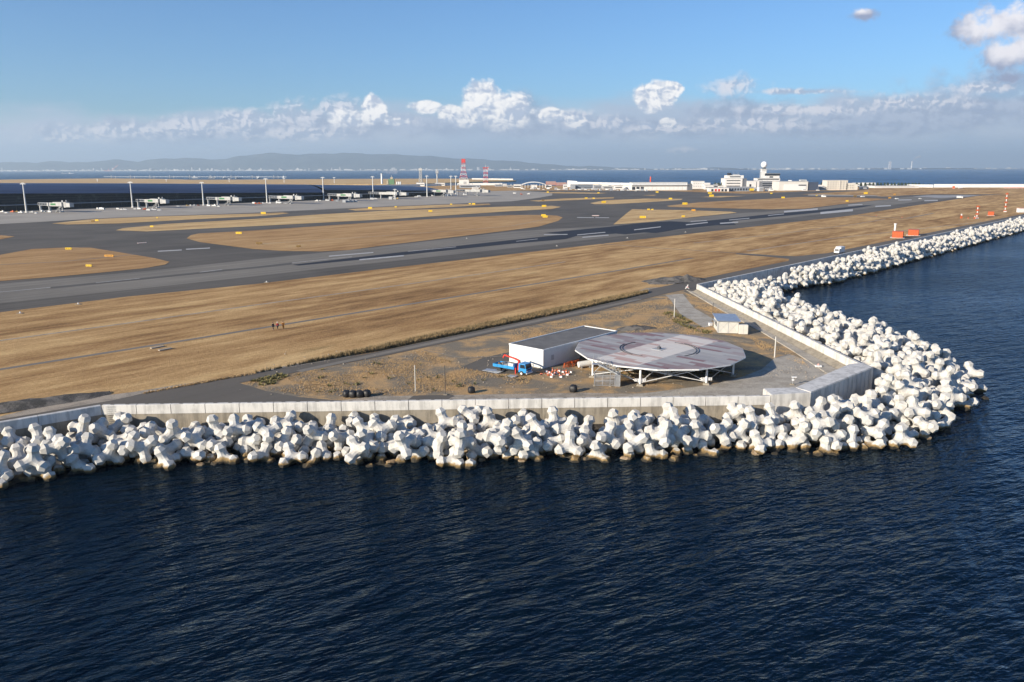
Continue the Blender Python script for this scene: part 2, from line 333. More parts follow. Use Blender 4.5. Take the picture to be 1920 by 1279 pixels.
# ---------------------------------------------------------------- mesh helpers
class MB:
    def __init__(s): s.v = []; s.f = []; s.sm = []
    def add(s, vs, fs, smooth=False):
        b = len(s.v); s.v += [tuple(v) for v in vs]; s.f += [tuple(b+i for i in f) for f in fs]; s.sm += [smooth]*len(fs); return s
    def box(s, c, size, rot=0.0, taper=1.0):
        x, y, z = (k/2 for k in size); cr, sr = math.cos(rot), math.sin(rot); vs = []
        for dz in (-z, z):
            q = taper if dz > 0 else 1
            for dx, dy in ((-x, -y), (x, -y), (x, y), (-x, y)):
                dx *= q; dy *= q
                vs.append((c[0]+dx*cr-dy*sr, c[1]+dx*sr+dy*cr, c[2]+dz))
        return s.add(vs, [(0, 3, 2, 1), (4, 5, 6, 7), (0, 1, 5, 4), (1, 2, 6, 5), (2, 3, 7, 6), (3, 0, 4, 7)])
    def prism(s, poly, z0, z1, bottom=True):
        n = len(poly); a = sum(poly[i][0]*poly[(i+1) % n][1]-poly[(i+1) % n][0]*poly[i][1] for i in range(n))
        if a < 0: poly = poly[::-1]
        vs = [(p[0], p[1], z0) for p in poly]+[(p[0], p[1], z1) for p in poly]
        fs = [(i, (i+1) % n, n+(i+1) % n, n+i) for i in range(n)]+[tuple(range(n, 2*n))]
        if bottom: fs.append(tuple(range(n-1, -1, -1)))
        return s.add(vs, fs)
    def sheet(s, poly, z):
        n = len(poly); a = sum(poly[i][0]*poly[(i+1) % n][1]-poly[(i+1) % n][0]*poly[i][1] for i in range(n))
        if a < 0: poly = poly[::-1]
        return s.add([(p[0], p[1], z) for p in poly], [tuple(range(n))])
    def cyl(s, p0, p1, r0, r1=None, n=10, cap=True):
        r1 = r0 if r1 is None else r1; p0 = Vector(p0); p1 = Vector(p1); ax = (p1-p0).normalized(); u = ax.orthogonal().normalized(); w = ax.cross(u); vs = []
        for p, r in ((p0, r0), (p1, r1)):
            for i in range(n):
                a = 2*math.pi*i/n; vs.append(p+(u*math.cos(a)+w*math.sin(a))*r)
        fs = [(i, (i+1) % n, n+(i+1) % n, n+i) for i in range(n)]
        s.add(vs, fs, n > 6)
        if cap: s.add(vs, [tuple(range(n-1, -1, -1)), tuple(range(n, 2*n))])
        return s
    def sphere(s, c, r, nu=20, nv=12, sz=1.0):
        vs = []; fs = []
        for j in range(nv+1):
            t = math.pi*j/nv
            for i in range(nu):
                a = 2*math.pi*i/nu; vs.append((c[0]+r*math.sin(t)*math.cos(a), c[1]+r*math.sin(t)*math.sin(a), c[2]+r*sz*math.cos(t)))
        for j in range(nv):
            for i in range(nu): fs.append((j*nu+i, (j+1)*nu+i, (j+1)*nu+(i+1) % nu, j*nu+(i+1) % nu))
        return s.add(vs, fs, True)
    def bar(s, p0, p1, w, h=None):
        h = h or w; p0 = Vector(p0); p1 = Vector(p1); ax = (p1-p0).normalized(); u = ax.cross(Vector((0, 0, 1)))
        u = Vector((1, 0, 0)) if u.length < 1e-3 else u.normalized(); q = u.cross(ax); vs = []
        for p in (p0, p1):
            for a, b in ((-1, -1), (1, -1), (1, 1), (-1, 1)): vs.append(p+u*a*w/2+q*b*h/2)
        return s.add(vs, [(0, 3, 2, 1), (4, 5, 6, 7), (0, 1, 5, 4), (1, 2, 6, 5), (2, 3, 7, 6), (3, 0, 4, 7)])
    def xf(s, M):
        s.v = [tuple(M @ Vector(v)) for v in s.v]; return s
    def build(s, name, m, parent=None, label=None, cat=None, group=None, kind=None, bevel=0):
        me = bpy.data.meshes.new(name); me.from_pydata(s.v, [], s.f); me.update()
        for p, k in zip(me.polygons, s.sm): p.use_smooth = k
        me.materials.append(m)
        o = bpy.data.objects.new(name, me); C.objects.link(o)
        if parent: o.parent = parent
        if bevel:
            b = o.modifiers.new('bevel', 'BEVEL'); b.width = bevel; b.segments = 2; b.limit_method = 'ANGLE'
        tag(o, label, cat, group, kind); return o
def tag(o, label=None, cat=None, group=None, kind=None):
    for k, v in (('label', label), ('category', cat), ('group', group), ('kind', kind)):
        if v: o[k] = v
    return o
def thing(name, label, cat, loc=(0, 0, 0), rz=0.0, group=None):
    o = bpy.data.objects.new(name, None); C.objects.link(o); o.location = loc; o.rotation_euler = (0, 0, rz); o.empty_display_size = .5
    return tag(o, label, cat, group)
def dup(root, loc=None, rz=None, label=None, group=None):
    r = root.copy(); C.objects.link(r)
    if loc is not None: r.location = loc
    if rz is not None: r.rotation_euler = (0, 0, rz)
    if label: r['label'] = label
    if group: r['group'] = group
    for ch in list(root.children):
        c = ch.copy(); C.objects.link(c); c.parent = r
        for g in ch.children:
            e = g.copy(); C.objects.link(e); e.parent = c
    return r
def poly_sheet(name, px, z, m, label=None, kind='structure', world=False):
    pts = px if world else [at(x, y, z)[:2] for x, y in px]
    return MB().sheet(pts, z).build(name, m, kind=kind, label=label)
ORD = ['', 'first', 'second', 'third', 'fourth', 'fifth', 'sixth', 'seventh', 'eighth', 'ninth', 'tenth', 'eleventh', 'twelfth', 'thirteenth', 'fourteenth', 'fifteenth', 'sixteenth', 'seventeenth', 'eighteenth', 'nineteenth']
def ordw(n):
    if n < 20: return ORD[n]
    t = ['', '', 'twent', 'thirt', 'fort', 'fift', 'sixt', 'sevent', 'eight', 'ninet'][n//10 % 10]
    pre = 'hundred and ' if n >= 100 else ''
    if n >= 100 and n % 100 < 20: return 'hundred and '+ORD[n % 100] if n % 100 else 'hundredth'
    return pre+(t+'ieth' if n % 10 == 0 else t+'y-'+ORD[n % 10])

# ---------------------------------------------------------------- the setting
SEAZ = -3.2
B_ = MB(); B_.sheet([(-65000, -3000), (65000, -3000), (65000, 40900), (-65000, 40900)], SEAZ).build('sea', SEA, kind='structure')
WALL = [(-95, 79.2), (-67.9, 100.9), (-58.3, 108.6), (38.6, 112.7), (44.3, 113.8), (60.2, 129.2), (53.9, 228.1), (354.4, 556.5), (760, 1000)]
def offset(pl, dist):
    "polyline moved sideways to its left by dist, mitred"
    out = []
    for i, p in enumerate(pl):
        ns = []
        if i > 0: dx, dy = p[0]-pl[i-1][0], p[1]-pl[i-1][1]; l = math.hypot(dx, dy); ns.append((-dy/l, dx/l))
        if i < len(pl)-1: dx, dy = pl[i+1][0]-p[0], pl[i+1][1]-p[1]; l = math.hypot(dx, dy); ns.append((-dy/l, dx/l))
        nx = sum(n[0] for n in ns)/len(ns); ny = sum(n[1] for n in ns)/len(ns); q = nx*ns[0][0]+ny*ns[0][1]
        out.append((p[0]+nx*dist/q, p[1]+ny*dist/q))
    return out
FARSHORE = [(1010, 1432), (913, 1444), (760, 1455), (690, 1500), (520, 1640), (417, 1800), (260, 1760), (110, 1690), (-20, 1760), (-120, 1760), (-330, 1500), (-620, 1280), (-900, 900), (-900, 60), (-300, 20), (-140, 45)]
ISL = offset(WALL, .25)+[(1010, 1200)]+FARSHORE
MB().prism(ISL, -6, 0).build('ground', GR, kind='structure')
isl2 = [(-120, 337.5), (0, 337), (100, 335.6), (200, 334.6), (300, 335.6), (360, 337.2), (470, 336.8), (620, 335.8), (760, 335.2), (900, 335.2), (950, 336.6), (968, 338.6), (955, 339.6), (900, 340.5), (840, 342.5), (780, 345), (300, 347), (-120, 347)]
g2 = [at(x, y, -.5)[:2] for x, y in isl2]
MB().prism(g2, -6, -.5).build('far_island_ground', GR_GOLD, kind='structure')
# rubble under the tetrapods: a stepped slope from the wall foot down below the water
rs = MB()
off = [(-.05, -1.6), (-4, -3.4), (-9, -4.6), (-16, -5.6)]
rows = [[(x, y, z) for x, y in offset(WALL, dd)] for dd, z in off]
for a, b in zip(rows, rows[1:]):
    for i in range(len(WALL)-1): rs.add([a[i], a[i+1], b[i+1], b[i]], [(0, 3, 2, 1)])
rs.build('rubble_slope', ROCK, kind='structure')

def P(*pts): return [tuple(p) for p in pts]
ASPHALT = P((-170, 607), (0, 585.5), (240, 556), (480, 532.5), (720, 504), (960, 476.5), (1200, 449), (1440, 422), (1590, 405), (1693, 389), (1833, 367.3), (1885, 364.6), (1752, 364.2), (1690, 366.6), (1668, 368.5), (1645, 368.6), (1640, 366.6), (1500, 364.6), (1555, 361.2), (1625, 357.3), (1590, 356.8), (1500, 359), (1400, 363.5), (1330, 361), (1240, 358), (1120, 357.4), (1000, 357.3), (880, 359), (640, 366), (-170, 400))
poly_sheet('taxiway', ASPHALT, .02, ASPH)
APR = P((-170, 430), (0, 420), (75, 416.5), (175, 410), (300, 405), (480, 399), (580, 394), (705, 388), (855, 382), (960, 377.5), (1010, 371), (1035, 366.5), (1036, 361), (960, 357.6), (880, 359.5), (640, 366.5), (-170, 401))
poly_sheet('apron', APR, .05, APRON)
# runway body (paler, between darker shoulders)
RW = P((-170, 590), (0, 569), (480, 518), (960, 465), (1440, 412.6), (1590, 396), (1730, 377), (1835, 366.6), (1752, 365.8), (1700, 369.5), (1610, 380), (1508, 392.8), (1400, 399), (1340, 404), (1250, 413.5), (1150, 423), (960, 434), (705, 464), (480, 486), (300, 506), (90, 525), (-170, 546))
poly_sheet('runway', RW, .05, RWYM)
poly_sheet('fresh_asphalt_patch', P((1020, 437), (1135, 426), (1210, 417.5), (1257, 415), (1297, 417), (1440, 402), (1535, 394), (1617, 385.6), (1640, 384), (1630, 386), (1617, 388.6), (1535, 398.6), (1440, 408), (1372, 414.6), (1380, 421.8), (1345, 422.5), (1272, 430), (1230, 437), (1207, 436), (1172, 439.5), (1155, 438), (1080, 443), (1060, 448.5), (960, 457), (800, 473.5), (700, 484.5), (560, 498), (547, 496.5), (700, 479), (800, 467.5), (960, 450), (1060, 439.5)), .085, RUBBER)
poly_sheet('rubber_track', P((95, 538), (267, 521), (417, 505.6), (480, 500), (547, 492), (547, 496), (480, 503), (417, 509), (267, 524.2), (95, 541)), .085, asphalt('rubber_dark', (.10, .093, .082), .3, .3))
PATCH = [
 ('grass_island', GR_BR, P((-80, 492), (0, 478), (60, 467), (125, 464), (170, 464.5), (230, 474), (290, 484), (318, 491), (310, 496), (270, 503), (180, 512), (90, 520), (0, 527), (-80, 536))),
 ('grass_island', GR_BR, P((-40, 440), (0, 441), (28, 443.5), (0, 449), (-40, 450))),
 ('grass_island', GR_BR, P((350, 447), (358, 441), (372, 438), (480, 432), (705, 417), (840, 409), (960, 403.5), (1017, 403), (1045, 404.5), (1055, 408), (1047, 414), (1010, 425), (955, 432), (880, 441), (805, 450), (705, 462), (655, 469), (600, 471.5), (530, 470.5), (475, 467), (437, 462), (375, 454))),
 ('grass_strip', GR_GOLD, P((217, 432), (230, 428), (312, 420), (480, 410.5), (600, 402), (730, 395), (960, 387), (1035, 386), (1052, 388), (1035, 392), (960, 396), (730, 411), (480, 424), (275, 434))),
 ('grass_strip', GR_GOLD, P((97, 419), (175, 411), (295, 406), (480, 400.6), (530, 398.6), (542, 400), (517, 403), (480, 405.6), (350, 412), (225, 419), (125, 421))),
 ('grass_strip', GR_GOLD, P((652, 392.5), (705, 389), (830, 384), (917, 382), (920, 384), (830, 389), (730, 394), (667, 395))),
 ('grass_strip', GR_GOLD, P((992, 376.5), (1060, 372), (1152, 370), (1150, 372), (1085, 375), (1010, 378))),
 ('grass_strip', GR_GOLD, P((1106, 381), (1135, 375.5), (1210, 372.5), (1280, 373), (1277, 375), (1210, 379.5), (1147, 383), (1115, 383))),
 ('grass_strip', GR_GOLD, P((1010, 361.3), (1047, 360), (1140, 362), (1122, 363.3), (1035, 362.5))),
 ('grass_strip', GR_GOLD, P((1205, 366.2), (1232, 365.4), (1225, 367.2))),
 ('grass_island', GR_GOLD, P((1185, 392.5), (1285, 394), (1370, 397), (1382, 399), (1310, 406), (1222, 416), (1150, 421), (1157, 415), (1175, 400))),
 ('grass_strip', GR_GOLD, P((1312, 369.6), (1350, 367.6), (1400, 367.4), (1350, 370.4))),
 ('grass_island', GR_BR, P((1250, 386), (1310, 379.5), (1440, 373), (1503, 369.4), (1600, 370.4), (1668, 373.4), (1644, 375.5), (1576, 383), (1508, 391.5), (1440, 392.6), (1255, 388)))]
for nm, m_, pl in PATCH: poly_sheet(nm, pl, .11, m_)
poly_sheet('pale_strip', P((1515, 364.6), (1640, 366.3), (1652, 368.2), (1515, 366.8)), .08, APRON)
mk = MB()
def quadmark(a, b, th, z=.12):
    n_ = th/2; pts = [at(a[0], a[1]-n_)[:2], at(b[0], b[1]-n_)[:2], at(b[0], b[1]+n_)[:2], at(a[0], a[1]+n_)[:2]]; mk.sheet(pts, z)
for a, b, th in [((617, 481), (700, 474), 1.6), ((674, 487.8), (757, 480), 2.2), ((1189, 431.5), (1239, 425.7), 1.5), ((1082, 441), (1135, 436), 1.3), ((1092, 445.6), (1141, 441.4), 1.6), ((1286, 422), (1327, 417.5), 1.6),
        ((1295, 415.6), (1325, 414), 1.0), ((1350, 419.3), (1384, 417), 2.0), ((1367, 413), (1405, 409.6), 1.1), ((1470, 397.4), (1533, 392.4), 3), ((1538, 400), (1599, 394.4), 4), ((1590, 385.2), (1617, 383.6), 1.6),
        ((1641, 387.4), (1670, 385.8), 2.2), ((1684, 375.4), (1709, 374.9), 1.6), ((1733, 376.8), (1758, 376), 1.8), ((296, 471.8), (341, 469.3), 1.7), ((349, 468), (394, 465.6), 1.7), ((1082, 408.2), (1114, 408.6), 1.1), ((1116, 408.5), (1142, 408.7), 1.1),
        ((1020, 440.5), (1064, 440), 1.3), ((1440, 404.5), (1470, 401.5), 1.0), ((968, 453), (1008, 448.6), .7), ((0, 548.6), (95, 539.6), .6), ((180, 531), (262, 522.6), .5), ((375, 511), (417, 506), .6), ((548, 493.6), (660, 482), .5), ((765, 472), (855, 463.5), .7)]: quadmark(a, b, th)
mk.build('runway_markings', WHITEP, kind='structure')
poly_sheet('threshold_paint', P((1711, 368.5), (1740, 366.3), (1839, 366.0), (1815, 369), (1760, 371)), .10, mat('worn_threshold_paint', (.36, .35, .34), .8, noise_amt=.3, noise_scale=.05))

# narrow service paths and drains across the grass
def strip(name, pts, w, z, m, **kw):
    c = [at(x, y)[:2] for x, y in pts]; a = offset(c, w/2); b = offset(c, -w/2); mb = MB()
    for i in range(len(c)-1): mb.add([(*a[i], z), (*b[i], z), (*b[i+1], z), (*a[i+1], z)], [(0, 1, 2, 3)])
    return mb.build(name, m, kind='structure', **kw)
strip('drain_path', [(-60, 647), (0, 639), (240, 606), (480, 572), (700, 542), (960, 505.5), (1060, 491)], 1.1, .03, GRAV)
strip('drain_path', [(-60, 701), (0, 693), (350, 638), (700, 581.5), (960, 539.5), (1167, 506), (1300, 484)], 1.5, .03, ROAD2)
strip('drain_path', [(1120, 457), (1230, 465), (1440, 478.5), (1490, 484)], 1.2, .03, ROAD2)
strip('drain_path', [(1300, 456), (1440, 441), (1600, 421), (1660, 411)], 1.2, .03, GRAV)
strip('drain_path', [(1400, 471), (1560, 447.5), (1700, 432), (1840, 416)], 1.3, .03, GRAV)
strip('drain_path', [(1590, 401.5), (1650, 407.5), (1700, 409.5), (1750, 400)], 2.4, .03, ROAD2)
strip('drain_path', [(-60, 499), (0, 497), (120, 491), (250, 478)], 1.3, .13, ROAD2)
strip('drain_path', [(480, 458.5), (700, 444), (880, 431), (960, 424), (1020, 412)], 1.0, .13, GRAV)
# perimeter road beside the wall, gravel verge and asphalt corner
poly_sheet('gravel_verge', P((-60, 793), (0, 781), (125, 750), (250, 735), (475, 699), (640, 664), (760, 637), (960, 600), (1100, 570), (1180, 552), (1212, 540), (1262, 537), (1230, 549), (1180, 559), (1060, 582), (960, 605), (760, 646), (640, 672), (480, 704), (270, 737), (212, 751), (0, 789), (-60, 801)), .02, GRAV)
FG = ((354.4-53.9)/445.1, (556.5-228.1)/445.1); NG = (-FG[1], FG[0])
def along(s, o): return (53.9+FG[0]*s+NG[0]*o, 228.1+FG[1]*s+NG[1]*o)
rd = [at(x, y)[:2] for x, y in P((-60, 801), (0, 787), (212, 751), (270, 738), (419, 710.5), (547, 688), (700, 661.5), (900, 619.5), (1060, 587), (1172, 561), (1222, 547))]
rd += [along(-14, 13), along(0, 13.5), along(70, 14), along(445, 14), along(620, 14), along(620, .8), along(0, .8), along(-3, 3)]
rd += [at(x, y)[:2] for x, y in P((1296, 536), (1287, 543), (1242, 552.5), (1185, 567.5), (1110, 587), (900, 630), (700, 672), (600, 690), (480, 713), (448, 718.5), (500, 734), (560, 745), (625, 750.5), (700, 751.5))]
rd += [(-20, 111.4), (-58.5, 109.6), (-95, 80.6)]
poly_sheet('perimeter_road', rd, .05, ROAD, world=True)
strip('wheel_tracks', [(560, 697), (700, 667), (900, 625), (1100, 583), (1200, 561)], 1.7, .07, ROAD2)
poly_sheet('road_shoulder', P((1396, 508), (1440, 499), (1478, 490), (1480, 485.5), (1440, 481.5), (1380, 477), (1380, 475), (1440, 478.5), (1492, 480.5), (1560, 474), (1503, 486)), .04, ROAD)
YP = P((448, 719), (480, 713.5), (600, 690.5), (700, 672.5), (900, 630.5), (1110, 587.5), (1185, 568), (1242, 553), (1287, 543.5), (1300, 541))
yd = [at(x, y)[:2] for x, y in YP]+[(53.0, 225), (58.6, 129.8), (43.5, 115.2), (38.6, 113.6), (-20, 111.3)]+[at(x, y)[:2] for x, y in P((700, 751.5), (625, 750.5), (560, 745), (500, 734))]
poly_sheet('yard_ground', yd, .03, YARD, world=True)
poly_sheet('yard_gravel_strip', [at(x, y)[:2] for x, y in P((640, 751), (700, 744), (830, 741.5), (960, 739.5), (1100, 737), (1180, 739), (1240, 735))]+[(30, 113.2), (-24, 111.3)], .055, GRAV, world=True)
poly_sheet('turning_area', [at(x, y)[:2] for x, y in P((1180, 742), (1262, 731), (1335, 722), (1392, 707), (1428, 693), (1452, 672), (1480, 664))]+[(57.6, 131.5), (44, 115.8), (38.6, 114.2), (14, 113.1)], .06, PATHM, world=True)
poly_sheet('yard_asphalt', P((862, 690), (905, 671), (955, 660), (1000, 672), (1016, 694), (1003, 700), (930, 701), (880, 693)), .06, ROAD)
poly_sheet('asphalt_strip', [at(x, y)[:2] for x, y in P((776, 742.5), (848, 741), (853, 744), (845, 746.2))]+[(-12, 111.9), (-18, 111.6)], .07, ROAD, world=True)
poly_sheet('old_track', P((1247, 553), (1280, 551), (1302, 578), (1336, 597), (1331, 612), (1319, 614), (1275, 588), (1256, 561)), .06, PATHM)
strip('kerb_line', [(795, 657.5), (868, 672.5), (955, 668)], .35, .10, CONC_LO)
# raised concrete path inside the long north-east wall
pa = [at(x, y)[:2] for x, y in P((1287, 545), (1340, 576), (1425, 622), (1486, 659), (1552, 703))]+[(57.6, 133.8), (52.8, 226.5)]
MB().prism(pa, -.1, .22).build('raised_path', PATHM, kind='structure')
# mounds
def mound(name, c, rx, ry, h, rot, m, seed=1, nn=26):
    rnd = random.Random(seed); mb = MB(); vs = []; idx = {}
    ph = [rnd.uniform(0, 6.3) for _ in range(8)]
    for j in range(nn+1):
        for i in range(nn+1):
            u = i/nn*2-1; v = j/nn*2-1; r = math.hypot(u, v); e = 1+.12*math.sin(3*math.atan2(v, u)+ph[0])+.08*math.sin(5*math.atan2(v, u)+ph[1])
            k = max(0, 1-r/e); z = h*(k**.8)*(1+.25*math.sin(7*u+ph[2])*math.sin(6*v+ph[3]))+rnd.uniform(-.04, .06)*h-(.08 if k <= 0 else 0)
            x, y = u*rx, v*ry; vs.append((c[0]+x*math.cos(rot)-y*math.sin(rot), c[1]+x*math.sin(rot)+y*math.cos(rot), z))
    fs = [(j*(nn+1)+i, j*(nn+1)+i+1, (j+1)*(nn+1)+i+1, (j+1)*(nn+1)+i) for j in range(nn) for i in range(nn)]
    return mb.add(vs, fs, True).build(name, m)
c = at(1262, 527); tag(mound('gravel_heap', c, 11.5, 5.5, 1.5, .55, DKGR, 3), 'long low heap of grey gravel beside the perimeter road', 'heap')
c = at(1268, 526); tag(mound('gravel_heap', (c[0]+3, c[1]-1), 7, 3.4, 1.9, .6, DKGR, 5), 'darker shaded gravel hump on the roadside heap', 'heap')
c = at(45, 762); tag(mound('rubble_bank', c, 12, 2.6, 1.1, .62, DKGR, 8), 'dark netted rubble bank between dry grass and gravel verge at the left', 'rubble bank')
c = at(1190, 617); tag(mound('soil_heap', c, 5, 2.2, .9, .3, DKGR, 9), 'dark soil heap behind the round antenna deck', 'heap')
c = at(1345, 640); tag(mound('soil_heap', (c[0], c[1]+3), 8, 3.5, .7, -.2, YARD, 12), 'low brown soil bank in front of the white hut', 'heap')

# ---- hills and the far coast
HAZE_TOP = 680
def hills():
    prof = [(-400, 304), (-200, 300), (-60, 304), (0, 303), (20, 300.5), (45, 303), (70, 305), (95, 300), (130, 305), (180, 301), (225, 296), (262, 302), (300, 296), (360, 295), (420, 296), (450, 289), (500, 284), (560, 287), (600, 284), (640, 282), (700, 286), (760, 288), (800, 289), (860, 294), (920, 299), (1000, 304), (1060, 310), (1130, 314), (1200, 316), (1400, 316)]
    mb = MB(); Y0 = 24000; rnd = random.Random(5); n = 230; rows = []
    for r in range(9):
        row = []
        for i in range(n+1):
            px = -400+1800*i/n
            for (a, ya), (b, yb) in zip(prof, prof[1:]):
                if a <= px <= b: py = ya+(yb-ya)*(px-a)/(b-a); break
            py = 317-(317-py)*.88+.9*math.sin(px*.031+1)+.7*math.sin(px*.083)+.4*math.sin(px*.19+2)
            X, Zt = bearing(px, py, Y0); t = r/8; prog = math.sin(min(1, t/.62)*math.pi/2) if t < .62 else 1-(t-.62)/.38
            rg = .96+.16*math.sin(px*.05+r*1.7)+.10*math.sin(px*.13+r*2.9)+rnd.uniform(-.05, .05)
            if abs(t-.62) < .07: rg = 1
            row.append((X*(1+(t-.62)*.16), Y0+(t-.62)*5000, max(-3, (Zt+12)*prog*min(rg, 1.0)-12*(1-prog))))
        rows.append(row)
    vs = [p for r in rows for p in r]; n1 = n+1
    fs = [(j*n1+i, j*n1+i+1, (j+1)*n1+i+1, (j+1)*n1+i) for j in range(8) for i in range(n)]
    mb.add(vs, fs, True).build('hills', mat('hillside_forest', (.06, .085, .09), .95, col2=(.10, .12, .12), noise_scale=.002), kind='structure')
hills()
MB().prism([(-19000, 19700), (16000, 19700), (30000, 40500), (-36000, 40500)], -5, 1.5).build('far_coast_land', mat('coast_ground', (.16, .15, .13), .9), kind='structure')
def city():
    rnd = random.Random(11)
    mb = MB()
    dens = [(-500, 1.0), (0, 1.0), (900, .8), (1000, .4), (1200, .2), (1320, .35), (1900, .12), (2000, .1)]
    for i in range(1500):
        px = rnd.uniform(-120, 1990)
        for (a, da), (b, db) in zip(dens, dens[1:]):
            if a <= px <= b: dd = da+(db-da)*(px-a)/(b-a)
        if rnd.random() > dd: continue
        Y = rnd.choice([19750, 19900, 20200, 20800, 21500, 22300]); X, _ = bearing(px, 318, Y)
        w = rnd.uniform(25, 110); h = rnd.choice([10, 14, 20, 26, 34]) * rnd.uniform(.7, 1.2)
        if rnd.random() < .09*dd and px < 1000: h = rnd.uniform(45, 90); w = rnd.uniform(22, 45)
        mb.box((X, Y, h/2), (w, rnd.uniform(20, 60), h))
    for i in range(170):      # low white warehouses on the right-hand shore and terraces on the slope
        px = rnd.choice([rnd.uniform(1350, 1400), rnd.uniform(1620, 1720), rnd.uniform(1730, 1825), rnd.uniform(700, 870)])
        Y = 19740 if px > 900 else 24300; X, _ = bearing(px, 318, Y); b0 = 0 if px > 900 else rnd.uniform(40, 160)
        mb.box((X, Y, b0+12), (rnd.uniform(60, 170), 40, 24 if px > 900 else 30))
    mb.build('far_city', mat('far_city_walls', (.80, .78, .74), .8, col2=(.40, .40, .40), noise_scale=.004), kind='stuff', label='pale city blocks strung along the hazy far shore')
city()
def farbox(px, pyt, w_px, Y, name, m, label, cat, dz=0):
    X, Zt = bearing(px, pyt, Y); w = w_px*Y/FPX
    return MB().box((X, Y, Zt/2), (w, w*.6, Zt)).box((X, Y, Zt+w*.1), (w*.5, w*.4, w*.2)).build(name, m, label=label, cat=cat)
farbox(1669, 303.5, 4.2, 19720, 'tower_block', mat('far_tower', (.5, .5, .52), .7), 'tall pale tower block alone on the far shore at right', 'tower block')
X, Zt = bearing(1710, 302.5, 19720)
t_ = thing('power_station_chimney', 'tall white smoking chimney on the far shore at right', 'chimney', (X, 19720, 0))
MB().cyl((0, 0, 0), (0, 0, Zt), 16, 10, 12).build('stack', WHITE, t_)
MB().box((-60, 0, 15), (90, 40, 30)).build('boiler_house', WHITE, t_)
def smoke(name, base, tip, r0, r1, label, dens, seed=2):
    rnd = random.Random(seed); mb = MB(); n = 12
    for i in range(n):
        t = i/(n-1); p = [base[k]+(tip[k]-base[k])*t for k in range(3)]; p[2] += (tip[2]-base[2])*.18*math.sin(t*math.pi); r = r0+(r1-r0)*t
        mb.sphere([p[0]+rnd.uniform(-.2, .2)*r, p[1]+rnd.uniform(-.2, .2)*r, p[2]+rnd.uniform(-.2, .2)*r], r*rnd.uniform(.8, 1.2), 10, 7)
    m = bpy.data.materials.new(name); m.use_nodes = True; t = m.node_tree; t.nodes.remove(t.nodes['Principled BSDF'])
    v = N(t, 'ShaderNodeVolumePrincipled'); v.inputs['Color'].default_value = (.95, .95, .97, 1); v.inputs['Density'].default_value = dens; t.links.new(v.outputs[0], t.nodes['Material Output'].inputs['Volume'])
    mb.build(name, m, label=label, kind='stuff')
X2, Z2 = bearing(1724, 294, 19720)
smoke('chimney_smoke', (X, 19720, Zt+8), (X2, 19720, Z2), 12, 32, 'thin white smoke drifting from the far shore chimney', .02)
X, Zt = bearing(222, 309.5, 19000); X1, _ = bearing(207, 318, 19000)
t_ = thing('harbour_crane', 'red and white crane boom leaning over the far left shore', 'crane', (X1, 19000, 0))
MB().bar((0, 0, 0), (X-X1, 0, Zt), 14).build('boom', mat('faded_red', (.6, .25, .2), .7), t_)
MB().box((-60, 0, 8), (160, 40, 16)).bar((-60, 0, 8), (-30, 0, 60), 10).build('crane_barge', mat('faded_red', (.6, .25, .2), .7), t_)
def ship(px, py, L, label, m, m2):
    p = at(px, py, SEAZ); t_ = thing('cargo_ship', label, 'ship', (p[0], p[1], SEAZ))
    MB().prism([(-L/2, -L*.07), (L*.42, -L*.07), (L/2, 0), (L*.42, L*.07), (-L/2, L*.07)], -1, L*.05).build('hull', m, t_)
    MB().box((-L*.36, 0, L*.1), (L*.16, L*.1, L*.10)).box((-L*.36, 0, L*.16), (L*.07, L*.06, L*.04)).build('bridge_house', m2, t_)
ship(134, 325.5, 55, 'small white ship on the sea beyond the terminal at left', WHITE, WHITE)
ship(121, 325.6, 60, 'dark barge on the sea just left of the small white ship', GREYW, GREYW)
ship(758, 318.9, 300, 'long grey blue tanker on the horizon left of the red towers', mat('hull_blue', (.10, .16, .28), .6), GREYW)

# ---------------------------------------------------------------- haze
hz = bpy.data.materials.new('haze_air'); hz.use_nodes = True; t = hz.node_tree; t.nodes.remove(t.nodes['Principled BSDF'])
v = N(t, 'ShaderNodeVolumePrincipled'); v.inputs['Color'].default_value = (.68, .85, 1.0, 1); v.inputs['Density'].default_value = 5.6e-5; v.inputs['Anisotropy'].default_value = .2
t.links.new(v.outputs[0], t.nodes['Material Output'].inputs['Volume'])
MB().box((0, 18950, (HAZE_TOP-8)/2), (130500, 44300, HAZE_TOP+8)).build('haze', hz, kind='stuff', label='thin blue haze over the bay')

